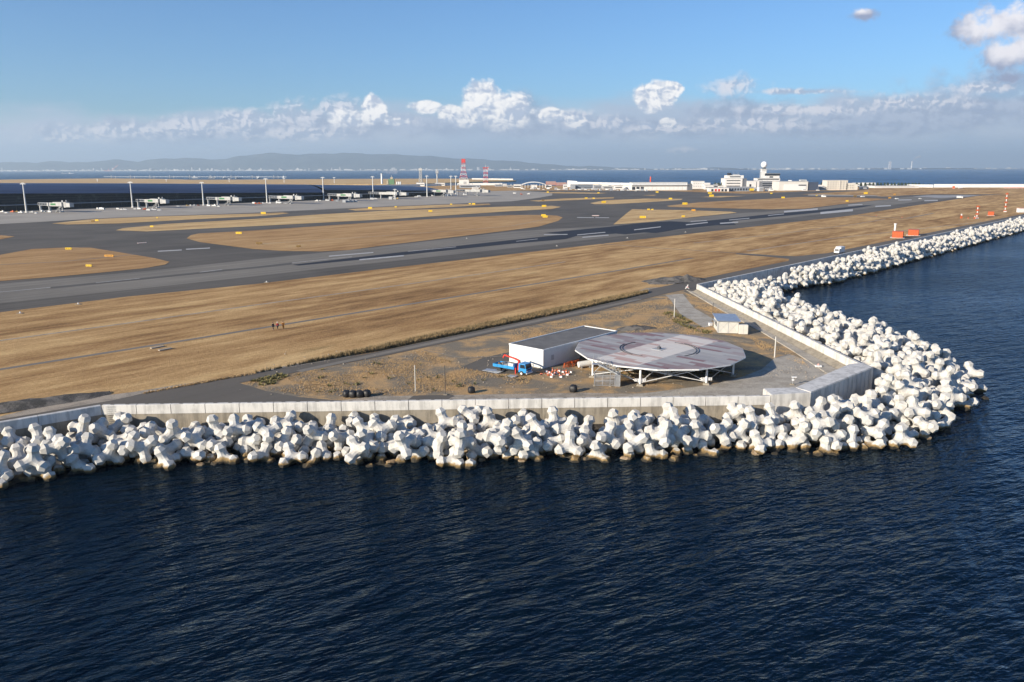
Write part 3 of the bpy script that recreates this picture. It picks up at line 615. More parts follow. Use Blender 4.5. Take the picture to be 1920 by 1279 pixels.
# ---------------------------------------------------------------- seawalls
def wall_run(a, b, label, z_top=2.3, th=.55, pitch=4.9, upper=CONC, lower=CONC_LO, zmid=.95, foot=None, ladder=False, zlow=-2.4, side=1):
    a = Vector((*a, 0)); b = Vector((*b, 0)); dv = b-a; L = dv.length; dx = dv.normalized(); ny = Vector((-dx.y, dx.x, 0))
    t = thing('seawall', label, 'seawall', a, math.atan2(dv.y, dv.x))
    up = MB(); lo = MB(); n = max(1, round(L/pitch)); w = L/n
    for i in range(n):
        x0 = i*w+.045; x1 = (i+1)*w-.045
        up.add([(x0, -.06, zmid), (x1, -.06, zmid), (x1, -.06, z_top-.08), (x0, -.06, z_top-.08), (x0, 0, z_top), (x1, 0, z_top), (x0, th, z_top), (x1, th, z_top), (x0, th+.06, zmid), (x1, th+.06, zmid)],
               [(0, 1, 2, 3), (3, 2, 5, 4), (4, 5, 7, 6), (6, 7, 9, 8), (0, 8, 9, 1), (0, 3, 4, 6, 8), (1, 9, 7, 5, 2)])
    lo.box((L/2, th/2, (zlow+zmid+.02)/2), (L+.1, th-.02, zmid-zlow+.02))
    if foot: lo.add([(0, th-.01, .75), (L, th-.01, .75), (L, th+foot, .12), (0, th+foot, .12), (0, th-.01, -.5), (L, th-.01, -.5), (L, th+foot, -.5), (0, th+foot, -.5)], [(0, 1, 2, 3), (3, 2, 6, 7), (0, 3, 7, 4), (1, 5, 6, 2)])
    up.build('parapet', upper, t); lo.build('wall_foot', lower, t)
    br = MB()
    for i in range(n):
        br.box(((i+.28)*w, th*.6, z_top+.02), (.5, .10, .05)); br.box(((i+.72)*w, th*.6, z_top+.02), (.5, .10, .05))
    if pitch < 8 and not foot: br.build('dark_dashes', mat('dark_dash', (.12, .12, .12), .9), t)  # small dark raised bars along the wall top
    if ladder:
        lad = MB()
        for k in range(11): lad.box((1.2, -.16, -.9+k*.3), (1.25, .07, .06))
        lad.build('ladder_rungs', STEEL, t)
    return t
wall_run(WALL[0], (-58.36, 108.55), 'shaded grey concrete seawall segment running out at the left edge', upper=CONC_G, pitch=8.2)
wall_run(WALL[2], (38.0, 112.67), 'long sunlit white seawall with panel joints in front of the yard', ladder=True)
FE = (WALL[6][0]-WALL[5][0], WALL[6][1]-WALL[5][1])
wall_run((WALL[5][0]-.2, WALL[5][1]+1.6), WALL[6], 'sunlit seawall with stained foot between white hut and inner tetrapods', foot=1.3, pitch=9.5)
wall_run(WALL[6], (354.4+FG[0]*30, 556.5+FG[1]*30), 'shaded grey seawall beside the perimeter road running to the far right', upper=CONC_G, lower=CONC_G, pitch=9.0)
wall_run((354.4+FG[0]*30, 556.5+FG[1]*30), WALL[8], 'farthest seawall section beyond the right edge of the road', upper=CONC_G, lower=CONC_G, pitch=12)
# thick corner block
t = thing('corner_wall', 'massive thick concrete corner block with rust streaks at the seawall tip', 'corner wall', (44.3, 113.8, 0))
ox, oy = 44.3, 113.8
outer = [(38.05, 112.6), (44.3, 113.75), (60.35, 129.0), (59.9, 132.3)]
inner = [(57.1, 131.2), (42.9, 116.6), (37.9, 116.0)]
pl = [(x-ox, y-oy) for x, y in outer+inner]
MB().prism(pl, -3.1, 2.42).build('block', CONC_R, t)
cap = MB()
cap.prism([(x-ox, y-oy) for x, y in [(44.36, 113.95), (60.25, 129.1), (59.85, 132.1), (57.1, 131.05), (43.1, 116.6)]], 2.42, 2.51)
cap.prism([(x-ox, y-oy) for x, y in [(38.1, 112.63), (44.1, 113.72), (42.75, 116.5), (38.0, 115.95)]], 2.42, 2.50)
cap.build('coping', CONC_G, t)
rib = MB()
for i in range(1, 14):
    k = i/14; rib.box((outer[1][0]+(outer[2][0]-outer[1][0])*k-ox+.02, outer[1][1]+(outer[2][1]-outer[1][1])*k-oy-.02, -.2), (.035, .05, 5.1), R_(44))
rib.build('formwork_ribs', CONC_G, t)
# low white wall along the far shore
def wseg(pa_, pb_, h, label, m=WHITE, th=1.2):
    a = Vector((*pa_, 0)); b = Vector((*pb_, 0)); dv = b-a; L = dv.length; t = thing('sea_wall', label, 'sea wall', a, math.atan2(dv.y, dv.x))
    n = max(2, int(L/30)); w = L/n; mb = MB()
    for i in range(n): mb.box(((i+.5)*w, 0, h/2), (w-.3, th, h+.1*(i % 2)))
    mb.build('parapet', m, t); MB().box((L/2, -.9, .25), (L, 1.0, .5)).build('kerb', CONC_LO, t)
SHW = mat('far_white_wall', (.78, .77, .74), .7, noise_amt=.1, noise_scale=.02)
wseg((757.5, 1455.3), FARSHORE[0], 6.2, 'long bright white sea wall on the far right shore', SHW)
wseg((690, 1500), (757, 1456.5), 5.2, 'short white far shore wall behind the pine trees', SHW)
wseg((-20, 1762), (-118, 1762), 4.5, 'low white wall behind the terminal end, under the red and white towers', SHW)
wseg((-120, 1758), (-326, 1505), 4.5, 'low white shore wall left of the chequered tower base', SHW)
wseg(tuple(at(962, 337.7)[:2]), tuple(at(885, 336.6)[:2]), 4, 'thin pale sea wall at the tip of the far island', CONC_G)

# ---------------------------------------------------------------- tetrapods
TOP = [
-598,941,-6,15,50,-77,35,-583,971,0,5,70,65,-28,-529,991,-16,17,65,17,72,-486,996,-10,62,-24,48,57,-144,995,-6,97,-13,20,6,-68,1000,-5,42,-9,-90,7,-561,992,-10,50,-63,20,
56,-203,993,-13,1,-66,-9,74,203,1016,-2,9,46,31,83,166,1023,-14,8,63,-12,-76,-379,1041,0,34,-28,90,8,12,1009,-8,22,-65,66,31,543,1058,-12,70,3,42,-57,-18,999,-1,84,31,32,
29,-99,1014,-13,7,-30,66,68,425,1056,0,76,-61,-8,24,-429,1023,-9,35,53,-39,67,77,1022,-19,13,-36,-17,91,-455,990,-27,21,-64,65,34,-293,1002,-27,17,-49,-82,25,-274,1042,-8,
50,-25,-79,-23,288,1052,-8,35,59,54,-49,-178,1038,-1,31,1,16,94,-332,1030,-2,47,30,-72,-40,129,1028,-7,65,-35,50,-45,-567,1045,-4,72,27,61,-23,600,1100,-10,28,-83,-8,49,
340,1043,-24,55,-65,-5,52,-560,973,-29,85,-38,-9,35,589,1118,10,92,3,-39,-1,33,1043,1,92,-38,7,-9,504,1086,9,53,-37,76,-2,365,1070,-13,73,-48,-11,46,513,1065,-5,93,32,9,
12,-410,1049,-3,21,-44,-31,82,317,1062,-14,13,-13,-41,89,-459,1028,1,79,57,-22,-2,473,1059,-13,86,-24,43,-13,254,1048,-11,33,39,1,86,229,1037,-10,54,39,-64,-38,501,1058,
-25,6,-26,-82,-51,-95,1073,-1,0,-34,72,-60,-237,1041,-14,24,-91,10,31,390,1054,-27,13,20,-68,-70,-595,953,-26,38,41,-56,61,115,1015,-27,45,37,72,39,-336,1014,-29,41,67,
-42,-46,-589,1044,1,2,-38,70,61,-663,1004,-4,20,6,51,83,-33,1086,-3,17,-42,-39,80,53,1034,-18,80,50,33,-2,26,1014,-24,39,61,24,64,341,1081,-2,57,64,52,7,-196,1015,-8,26,
-45,-46,72,648,1160,6,2,8,97,23,472,1106,18,73,-65,4,17,-59,1095,1,26,94,-18,9,325,1110,-1,62,6,73,-28,-510,1003,-10,84,40,16,31,188,1019,-30,17,82,-48,-28,-636,932,-12,
67,-30,53,-42,-385,1008,-30,2,80,-50,-33,444,1049,-21,19,-35,50,-76,-79,994,-30,31,55,-72,-28,-550,1073,-2,60,-79,0,6,-424,1011,-30,28,-80,53,7,76,1047,-3,42,32,-79,33,
-311,1033,-16,39,78,-15,-46,-629,962,-14,43,-66,-2,61,570,1128,1,9,-6,-16,98,412,1109,0,53,30,51,-61,173,1061,-1,4,97,-13,-20,-352,1035,-16,83,-37,-42,-12,98,1038,-17,24,
10,11,-96,409,1063,-10,39,35,59,61,579,1186,9,36,-72,-46,-35,446,1075,5,66,-47,-52,26,610,1194,17,37,-64,17,-65,734,1238,-21,61,-6,-9,79,-319,1073,-3,14,96,-6,24,60,1089,
-5,62,-54,0,57,684,1303,25,70,36,-28,54,-495,1033,-6,91,0,-1,42,429,1037,-33,92,23,-31,-6,819,1377,-1,72,26,7,65,-628,1007,-1,8,11,45,88,-401,1027,-20,24,-91,-6,34,650,
1299,27,30,-28,-90,15,722,1285,18,40,9,68,-61,698,1219,0,5,51,36,-78,-43,1018,-26,14,-57,-75,-31,586,1207,24,8,46,-85,24,230,1067,1,42,-72,14,54,647,1141,-19,28,68,56,-38,
375,1101,-4,2,63,-47,61,150,1049,-8,17,-61,-20,-75,-463,1013,-21,48,-49,67,-29,-258,1076,-11,14,35,54,76,-163,1025,-19,63,-32,3,-70,105,1079,-15,31,31,90,6,148,1089,-6,43,
69,54,21,-129,1013,-29,27,-13,76,-57,13,1092,-8,36,47,-46,65,260,1074,-3,67,50,-35,42,473,1082,1,94,4,32,15,445,1112,2,29,-39,-45,-75,538,1208,9,38,6,90,-24,264,1034,-36,
17,62,-75,-15,-15,1026,0,94,31,-3,-9,537,1058,-35,41,80,-42,8,-266,1004,-36,52,-18,-76,35,616,1400,19,68,69,0,-24,-255,1024,-33,14,-79,-58,-9,540,1148,10,47,83,9,-29,-111,
1047,-15,54,9,25,80,634,1233,18,11,75,-54,-36,-607,1000,-4,42,-68,-2,59,761,1293,-3,13,-16,41,89,641,1352,23,56,-17,-61,-54,-154,1087,-9,9,-72,-42,54,-54,995,-37,69,-61,
28,-28,-69,1039,-9,36,2,-90,24,-369,1072,-6,2,55,74,-38,-206,1050,-6,88,-15,18,-40,-135,1033,-14,46,32,-78,-28,817,1457,4,61,-50,-1,61,222,1089,0,76,-20,42,-45,-620,944,
-38,43,-31,85,7,534,1105,-5,53,46,-59,40,-296,1073,-11,31,-20,53,77,-300,1031,-22,5,-61,-17,-76,687,1451,33,60,20,77,-2,686,1515,25,52,-76,24,-33,625,1680,16,97,9,-11,21,
704,1247,4,24,-87,-42,13,-224,1082,-7,91,-6,-13,38,651,1657,23,94,-8,23,-25,-149,1055,-14,87,-20,12,-44,671,1410,27,11,-82,52,22,-528,1037,-13,6,-37,-74,-56,637,1559,24,
58,79,-13,13,633,1130,-35,2,66,1,-76,732,1331,17,48,-84,-6,-23,641,1213,6,34,-65,-15,-67,-361,1020,-38,24,7,-76,61,754,1407,16,29,41,72,46,729,1669,25,22,65,-12,-72,794,
1523,23,28,-56,-42,65,656,1420,8,57,1,50,-65,523,1124,7,55,-11,-55,-61,708,1954,35,35,6,82,46,651,1725,27,47,-31,23,79,633,1492,15,31,18,69,-62,-71,1077,-13,0,86,9,51,648,
1469,19,28,-19,-78,53,628,1325,12,7,-21,-35,-91,585,1090,-35,52,6,51,68,712,1389,21,26,69,24,-63,592,1674,17,56,-5,76,-34,362,1046,-39,70,-39,58,-14,696,1735,25,53,68,16,
49,589,1251,4,12,78,-2,-61,259,1105,-7,93,-5,-37,2,808,1340,-28,86,20,-6,-47,788,1302,-34,64,-74,9,19,564,1087,-19,57,58,56,15,224,1020,-42,24,-50,-65,52,545,1182,5,24,65,
72,2,608,1708,25,57,-75,-21,-26,481,1045,-40,46,34,-10,-81,620,1143,-11,4,-66,-75,-1,-29,1043,-17,45,-40,25,-76,184,1092,-8,10,15,-56,81,574,2296,30,68,51,44,27,713,1559,
28,48,72,-39,32,666,1543,21,21,-91,-35,5,413,1085,-19,25,13,20,94,493,1137,12,27,83,21,45,604,1276,10,40,-54,28,-68,319,1051,-43,3,-25,-25,-94,-527,1065,-15,39,-33,62,-59,
-175,999,-41,62,-37,15,-68,738,1281,-5,6,-91,-26,-34,626,1901,28,82,48,-20,-24,-457,1070,-17,79,-35,-41,-28,-587,989,-18,3,99,9,1,678,1847,26,33,22,-75,-54,788,1447,16,28,
58,63,43,-586,972,-45,49,-84,-2,-24,729,1842,21,62,-55,34,44,948,2573,-6,2,19,98,-4,612,1577,16,2,-95,-14,27,700,1343,22,68,-27,-7,68,84,1021,-38,52,63,-9,-57,582,1908,21,
42,50,-66,36,690,1668,25,62,20,68,-32,587,1154,2,8,-22,-50,-83,-7,1027,-35,11,-40,22,-88,800,1558,19,11,-43,6,89,-639,990,-15,71,-69,0,14,-211,1015,-33,72,33,53,31,-638,
919,-31,24,-24,89,-31,728,1618,24,20,-96,-15,13,739,1522,25,47,20,77,-38,708,1316,6,53,-28,-41,-69,-316,1031,-40,31,27,-3,91,587,1776,14,17,-2,-76,62,655,1272,15,91,-41,5,
10,792,1695,23,7,-47,57,-67,647,1584,28,58,-36,-66,-30,753,1562,25,72,-47,35,37,759,1475,18,43,31,60,60,203,1045,-8,14,31,94,10,-234,1019,-45,28,-77,42,-40,566,2065,18,13,
28,95,4,714,1480,22,91,-16,-36,-8,742,1443,17,28,-23,92,-13,641,1535,11,18,-80,-5,-57,665,1240,2,35,-35,-85,-13,496,1116,-1,39,46,69,-40,686,1285,4,5,-35,28,-89,1151,2758,
4,27,9,54,-79,284,1079,-20,48,0,87,-9,624,1847,14,18,-8,-8,-98,-598,1045,-23,56,19,-75,-31,-375,1043,-39,9,39,14,91,290,1047,-41,41,59,-39,-57,974,2622,16,21,59,78,4,406,
1046,-43,20,-93,-30,-7,937,2629,23,42,-72,42,34,-491,1061,-14,6,-93,34,15,1007,2640,19,42,-61,-39,55,648,1806,21,24,14,87,-39,-286,1029,-41,31,83,36,-27,240,1039,-45,7,39,
14,91,1104,2738,12,82,55,-13,-7,898,2527,-6,70,-70,10,-7,-254,1054,-36,67,6,51,-54,-405,1014,-46,36,50,75,23,867,2500,-9,72,-34,27,-54,635,1946,29,20,-20,46,-84,557,1116,
-20,55,31,-76,-18,592,2039,16,0,7,-83,-55,609,1427,7,37,88,28,-8,625,1175,-3,72,2,-31,62,612,2282,26,7,-89,45,8,668,2049,33,72,-2,66,-21,733,1581,27,63,73,-9,-25,611,1536,
5,9,-24,-76,-60,598,1124,-16,17,86,46,-14,835,2470,6,41,50,73,20,755,1639,29,11,49,-72,46,395,1111,-24,17,-24,-79,53,269,1064,-37,2,-61,-6,-79,-567,1061,-23,53,12,-76,-37,
154,1025,-43,64,-36,-68,-1,1373,3002,4,27,9,54,-79,1052,2656,-4,25,32,-49,-77,629,2042,27,11,17,32,-93,600,1844,20,55,59,-23,54,761,1534,14,2,28,-86,-43,1230,2883,19,42,
-61,-39,55,-242,1066,-24,2,-88,35,-31,664,1203,-11,54,79,14,-27,855,2604,14,42,-69,-30,50,681,1796,27,70,-8,68,-22,760,1273,-32,85,-50,16,-4,-148,1011,-45,15,29,-92,22,
1024,2639,3,85,-15,-45,-23,746,1313,1,21,76,39,-49,1411,3162,36,69,-52,46,22,602,1976,25,15,88,44,-6,1275,2899,-4,25,32,-49,-77,986,2613,-12,10,-52,-10,84,595,2215,15,47,
2,50,-72,682,1897,24,6,79,49,35,672,1378,13,36,-39,-22,-82,-190,1088,-13,84,-52,5,-12,205,1051,-35,31,-38,-85,-19,591,1656,2,41,46,79,1,1326,2981,12,82,55,-13,-7,569,1976,
11,26,-42,36,79,651,1874,13,60,-73,-19,-26,780,1499,13,54,16,-81,-17,1705,3420,29,13,-82,56,4,1523,3221,29,13,-82,56,4,1100,2702,-20,17,47,62,60,632,2082,27,70,-10,22,-67,
581,1824,15,0,-43,35,-83,-194,1014,-44,43,-86,-16,-23,1537,3213,16,57,60,-46,33,593,2255,17,72,-4,11,-68,-486,1011,-42,29,5,-13,94,1451,3094,-14,69,-28,-42,-52,660,2188,
29,2,11,49,87,868,2484,-32,68,-33,13,-65,128,1038,-37,35,-4,46,-81,1247,2882,3,85,-15,-45,-23,1322,2945,-20,17,47,62,60,686,1592,20,42,69,-30,51,]
NEAR = [
-876,822,-7,31,46,13,82,-548,988,-43,8,9,35,-93,-564,1007,-33,72,66,21,-8,-520,1013,-42,31,85,39,-14,-448,1021,-43,2,-70,46,55,-559,1036,-33,13,3,-9,98,-432,1052,-36,79,
50,-20,31,-338,1057,-36,24,24,50,-80,-815,825,-12,44,9,-78,45,-791,869,-16,51,17,-3,84,-774,902,-19,13,23,-34,91,-664,939,-19,28,19,-76,55,-608,981,-33,16,-84,-24,-46,
-642,1021,-26,2,-85,51,8,-588,1015,-22,17,19,96,-9,-539,1015,-32,9,15,91,-35,-502,1026,-30,39,-51,6,-76,-451,1043,-19,41,60,43,-54,-405,1048,-33,63,35,0,69,-364,1058,-24,
35,-27,46,-76,-316,1056,-19,7,19,-59,-78,-871,785,-18,7,6,94,-31,-845,826,-5,2,-98,6,19,-800,775,-22,24,94,17,-17,-833,867,-12,82,-54,-22,-3,-790,844,-12,14,38,-89,-23,
-760,839,-18,38,2,92,-7,-723,885,-13,35,24,-84,33,-719,918,-12,26,31,72,57,-671,915,-14,52,-54,38,-54,-341,1074,-13,46,37,76,-25,-895,789,-1,67,72,3,13,-836,787,-19,77,
-55,3,30,-810,789,-6,21,-52,-74,37,-762,829,0,28,-35,64,62,-720,855,-19,52,2,-85,-9,-752,887,0,83,-50,5,24,-694,882,-3,3,16,-94,-31,-742,934,-18,35,-72,54,-27,-695,915,-4,
13,-65,-39,-64,-682,975,-5,35,-7,-91,20,-734,835,-7,11,26,-12,-95,-761,923,-5,34,13,-50,79,-702,945,-7,32,7,-91,-24,-427,1069,-17,36,-59,38,61,-393,1067,-18,57,-24,-31,72,
-107,1019,-45,59,5,-35,-72,-68,1025,-35,10,46,78,-40,-25,1023,-44,30,-79,36,-39,12,1020,-44,6,-42,80,-41,40,1031,-42,13,-49,76,41,-219,1055,-36,57,-38,-15,72,-128,1053,
-28,75,35,27,50,-98,1066,-34,49,49,0,72,-48,1048,-38,71,3,50,-50,203,1030,-44,42,87,-7,-26,156,1056,-36,62,46,-41,-47,-98,1033,-33,39,50,-74,-22,-275,1054,-27,6,91,-36,19,
-192,1054,-33,66,-11,47,-57,-70,1052,-29,16,-20,35,91,-33,1066,-26,76,48,23,-37,8,1069,-21,60,-64,-28,39,51,1060,-21,9,-34,-90,-25,101,1053,-35,14,-18,87,43,163,1091,-23,
55,57,-9,-61,283,1101,-23,9,91,-1,40,-189,1036,-27,31,-9,51,79,3,1037,-15,88,-38,28,-5,-175,1086,-29,71,9,-33,-62,-89,1090,-25,41,-51,26,72,-50,1086,-28,41,-32,-67,54,-12,
1084,-24,9,-18,56,-80,37,1086,-25,65,67,-31,17,79,1089,-23,31,-92,-17,16,124,1079,-31,61,61,7,51,187,1072,-25,87,-31,35,-4,231,1064,-27,61,48,46,-43,-115,1084,-22,86,-39,
-34,-2,211,1085,-23,51,68,-52,10,456,1051,-45,72,-35,6,60,347,1076,-30,19,45,18,-86,391,1083,-34,30,-49,-82,-4,428,1080,-36,10,91,40,-6,476,1079,-40,50,-27,-82,13,513,
1075,-43,26,-31,-36,83,557,1079,-40,39,91,13,9,466,1095,-25,28,36,21,87,496,1106,-35,10,-78,56,-26,531,1192,-22,49,1,-41,77,732,1263,-45,84,50,-8,18,448,1077,-22,99,7,1,
-12,532,1086,-36,23,-6,7,97,509,1121,-26,46,-20,37,-78,606,1115,-46,0,76,65,-2,531,1159,-19,48,-73,-47,-12,572,1149,-25,17,-35,-83,-40,552,1193,-19,16,7,-61,-77,637,1205,
-23,35,65,-35,57,676,1200,-29,42,48,71,-29,619,1229,-17,10,83,-54,-2,641,1275,-24,36,-51,65,-43,684,1263,-13,7,-97,20,-13,724,1261,-19,7,84,18,-50,664,1302,-16,65,45,-57,
23,707,1298,-24,41,65,38,-52,629,1338,-21,35,45,80,-17,673,1334,-19,14,-33,-93,6,724,1336,-25,38,-34,52,-68,760,1337,-23,6,-31,-94,-14,655,1377,-18,67,-41,2,62,788,1373,
-20,42,83,35,9,311,1112,-23,28,77,-39,42,349,1112,-18,42,-61,4,67,433,1108,-17,20,21,71,64,472,1115,-8,72,68,-6,-17,518,1093,-15,1,82,57,-7,489,1142,-28,98,-10,17,11,542,
1135,-12,47,-41,-1,-78,519,1176,-11,25,42,78,-39,561,1168,-7,28,89,-28,-21,603,1173,-16,53,-17,18,-81,576,1209,-6,14,-50,-22,83,614,1204,-4,87,4,30,40,596,1258,-22,35,46,
-82,-4,646,1249,-14,13,-42,-79,43,692,1234,-21,50,-58,62,15,620,1286,-9,4,-77,2,-63,663,1274,-7,1,68,7,72,708,1281,-12,9,88,46,-2,639,1315,-11,82,-12,47,31,691,1313,-7,61,
43,66,-9,731,1313,-13,93,9,-5,35,772,1315,-12,8,87,-49,7,612,1362,-20,42,86,14,26,663,1352,-3,14,24,6,-96,709,1354,-7,53,-57,15,61,742,1357,-11,2,31,-13,94,785,1352,-16,
23,31,82,-42,503,1151,-7,43,5,-1,90,554,1220,-4,4,-21,-83,50,596,1226,11,69,31,21,61,620,1251,-7,8,-67,-50,54,638,1294,5,83,-40,-10,-38,671,1321,11,17,-95,23,2,638,1358,
-2,88,6,35,31,689,1358,4,93,-35,-9,-8,726,1363,5,55,-62,-6,56,764,1355,4,47,21,-82,25,497,1169,5,12,0,90,-43,607,1373,0,78,35,50,-15,686,1528,-26,40,78,-48,3,594,1655,-25,
65,-9,-17,-74,624,1689,-23,43,-79,40,20,652,1401,-12,6,-53,-84,1,701,1402,-10,39,27,86,20,623,1418,-16,80,-13,-9,-57,670,1437,-25,91,2,-32,26,749,1444,-20,51,-49,65,-26,
654,1458,-15,58,-2,-17,-79,699,1477,-20,7,-19,-98,7,736,1481,-18,93,-36,6,-7,773,1474,-22,9,85,18,48,815,1469,-18,75,-35,51,23,713,1510,-14,68,13,53,48,756,1513,-25,70,-2,
-54,-46,636,1540,-22,67,-34,2,-66,694,1545,-14,42,-34,-74,-40,745,1541,-14,52,54,23,62,756,1583,-11,47,-7,-33,-81,655,1614,-21,72,-54,26,35,694,1612,-8,41,81,16,39,739,
1616,-18,38,72,42,41,813,1625,-20,39,-25,88,0,617,1666,-22,29,-89,-28,22,675,1652,-24,68,-32,-17,-64,714,1656,-24,68,-64,-31,19,596,1698,-23,75,24,-20,-58,646,1695,-20,2,
-18,-97,18,689,1697,-21,70,11,-40,-58,770,1680,-19,56,64,9,-52,618,1727,-12,4,45,-55,70,670,1733,-15,61,17,-78,-1,791,1730,-24,2,69,47,-54,605,1762,-22,38,-81,42,14,647,
1759,-16,13,-91,35,17,684,1768,-23,98,-9,13,-13,733,1764,-16,76,-64,-5,-12,628,1799,-24,46,-3,-87,20,673,1802,-20,64,-72,-16,25,711,1802,-24,76,52,25,30,592,1828,-10,57,
-29,12,76,643,1837,-21,54,37,10,75,682,1834,-26,96,4,-24,-9,612,1866,-23,45,5,-63,63,638,1873,-9,18,11,0,98,679,1872,-14,58,64,-24,43,627,1381,-5,17,-55,30,76,697,1385,5,
6,-88,-44,-16,769,1387,-9,68,35,57,29,606,1404,-9,23,52,45,-69,674,1422,-5,2,56,-68,-46,712,1426,-3,81,48,-10,-31,759,1422,-7,3,66,-37,-65,797,1412,-22,73,31,56,22,643,
1440,-6,42,-2,-42,-80,694,1453,-5,54,23,77,-25,727,1462,-12,31,17,-88,-31,783,1456,-8,24,-36,88,-19,820,1441,-17,64,71,-24,19,669,1488,-12,93,9,11,35,701,1490,-1,60,73,
-30,-14,757,1494,7,17,-14,91,-35,792,1494,-9,91,-29,30,3,609,1526,-16,76,-4,-61,25,649,1520,-9,24,-35,62,65,696,1544,7,40,-34,-56,64,733,1522,-2,26,-58,73,-25,777,1527,-7,
39,-40,-49,68,807,1528,-18,62,-43,-42,50,613,1556,-21,2,-2,22,-98,668,1563,-8,31,-68,28,60,705,1571,-11,50,86,1,-8,761,1560,-4,23,97,5,1,791,1566,-24,62,62,-20,-42,827,
1567,-25,1,-28,96,5,609,1596,-19,20,-49,79,-31,637,1598,-6,18,30,54,-77,683,1589,-11,11,-67,-51,-53,730,1596,1,31,-2,-95,-2,778,1601,-2,29,-12,-33,-89,814,1599,-12,66,-67,
32,-10,614,1634,-18,4,89,6,45,670,1628,-11,62,-20,-35,68,711,1632,2,39,64,47,-46,749,1638,-10,44,-2,-43,79,791,1637,-9,48,13,49,-72,587,1685,-1,6,-98,15,1,645,1675,-8,47,
13,-87,-5,686,1677,-5,9,11,58,-80,728,1678,-10,47,55,-24,65,774,1664,-2,48,-83,-26,-16,808,1679,-17,13,-72,42,53,620,1705,2,9,61,-73,29,664,1712,-5,20,31,-89,-28,705,1712,
-10,31,1,11,-94,746,1715,-17,68,50,27,-45,786,1711,-13,17,-82,-48,28,587,1748,-2,44,-17,-80,-35,642,1741,4,73,31,-14,58,685,1750,-3,9,-50,37,77,726,1741,-7,46,-53,-35,-62,
766,1744,-16,20,50,14,-83,817,1740,-16,7,48,76,44,626,1778,-8,39,2,53,75,668,1782,-10,32,-70,20,60,715,1789,-7,25,0,79,57,758,1786,-12,79,42,-19,-41,590,1802,4,49,-51,-71,
-4,649,1816,-7,45,-54,10,71,689,1822,-9,70,-24,-22,64,730,1820,-8,33,-46,-69,-44,771,1820,-24,87,-46,-16,-10,622,1843,-9,68,57,-10,-45,671,1849,-6,1,16,-47,87,703,1852,-6,
54,-37,46,60,742,1863,-14,56,56,3,61,794,1857,-25,26,5,2,-97,674,1388,7,53,76,13,-35,727,1382,1,19,46,-65,57,692,1425,14,46,-76,11,43,735,1427,1,43,19,-71,-52,778,1429,-3,
84,-35,28,-30,831,1419,-29,62,-29,32,-65,611,1460,-16,12,54,-13,82,672,1453,9,4,-94,30,12,718,1461,9,72,3,67,20,755,1461,3,51,86,1,2,610,1499,-1,31,-55,-77,-5,645,1496,-7,
76,1,-31,56,681,1494,10,57,72,13,36,731,1498,17,58,34,-17,-72,819,1506,-5,29,-58,-27,-71,670,1527,6,63,-32,-59,38,718,1537,15,63,-31,71,9,800,1533,5,42,-43,79,9,607,1559,
1,66,67,33,-7,646,1568,-1,20,-53,-45,-70,683,1569,13,22,42,62,-62,731,1563,5,68,44,-23,-54,785,1567,-2,38,-55,-71,-23,814,1565,-7,1,-43,-72,54,617,1600,5,61,-58,-46,27,
657,1601,8,7,-61,69,-38,711,1599,14,92,4,39,2,761,1625,13,87,43,-22,-1,800,1608,5,53,34,-72,-31,648,1648,-2,79,2,-25,56,695,1644,13,81,-58,-3,-6,732,1649,7,29,-35,23,86,
779,1646,13,76,-65,6,1,834,1647,-10,9,-92,-29,-26,665,1673,5,52,49,-6,-70,708,1681,2,19,-2,64,-75,751,1689,0,50,5,-56,-66,790,1685,3,39,-25,42,78,590,1715,-2,59,-28,46,
-61,641,1712,11,84,18,-41,31,690,1717,10,13,-68,-17,-69,725,1717,1,41,-35,82,20,769,1721,2,65,74,20,-4,836,1707,-13,20,-66,68,25,617,1756,9,65,57,-47,19,671,1749,13,16,94,
-21,-19,709,1753,4,38,30,-2,-87,752,1746,9,2,-94,34,8,795,1762,-8,24,-66,-71,-5,591,1773,-11,42,61,-68,1,651,1778,7,94,2,14,-29,696,1788,3,47,-65,58,7,737,1793,3,30,78,
-13,-54,793,1788,-9,76,65,-11,-2,622,1814,1,16,77,38,48,676,1820,7,81,-54,-21,-13,714,1832,3,16,10,-50,84,751,1833,-6,79,32,52,-6,592,1854,-10,33,-56,72,-24,660,1845,12,
17,-50,-46,71,696,1857,16,43,17,27,84,727,1877,-1,2,-37,20,-91,769,1860,-17,20,27,-34,88,818,1389,-12,52,35,-76,21,621,1468,5,10,23,81,53,811,1479,10,50,-69,28,42,840,
1527,-12,34,-38,-83,-24,856,1561,-20,47,64,-50,34,774,1580,15,1,-93,-19,-31,839,1597,-4,18,-83,49,22,635,1626,5,92,27,-4,-28,675,1627,12,44,-54,-61,38,815,1652,1,13,-49,
-66,-55,855,1616,-15,90,12,-14,40,765,1682,22,56,79,-17,18,835,1679,-13,7,-25,46,-85,664,1695,16,68,-18,-65,-31,717,1694,18,50,70,39,-32,744,1707,16,59,-42,-69,-2,597,
1737,13,89,30,15,-32,727,1731,22,34,-32,33,82,797,1738,6,23,-50,55,62,669,1770,27,9,-95,-17,24,720,1776,20,24,-65,65,-31,757,1777,15,13,-63,76,11,737,1809,18,13,75,57,-31,
798,1822,-4,46,86,-5,-20,770,1844,8,26,46,59,61,597,1869,6,6,35,-88,-31,720,1877,18,57,82,-7,-6,780,1870,3,81,-11,-41,-40,722,2069,-21,47,-12,69,54,595,2241,-24,50,35,21,
-76,733,2441,-25,49,63,-60,-9,904,2547,-38,57,23,-65,-45,942,2593,-38,62,65,-39,-17,706,1883,-24,6,-16,-98,-1,749,1883,-25,82,18,-31,-44,608,1905,-23,6,51,83,-21,653,1910,
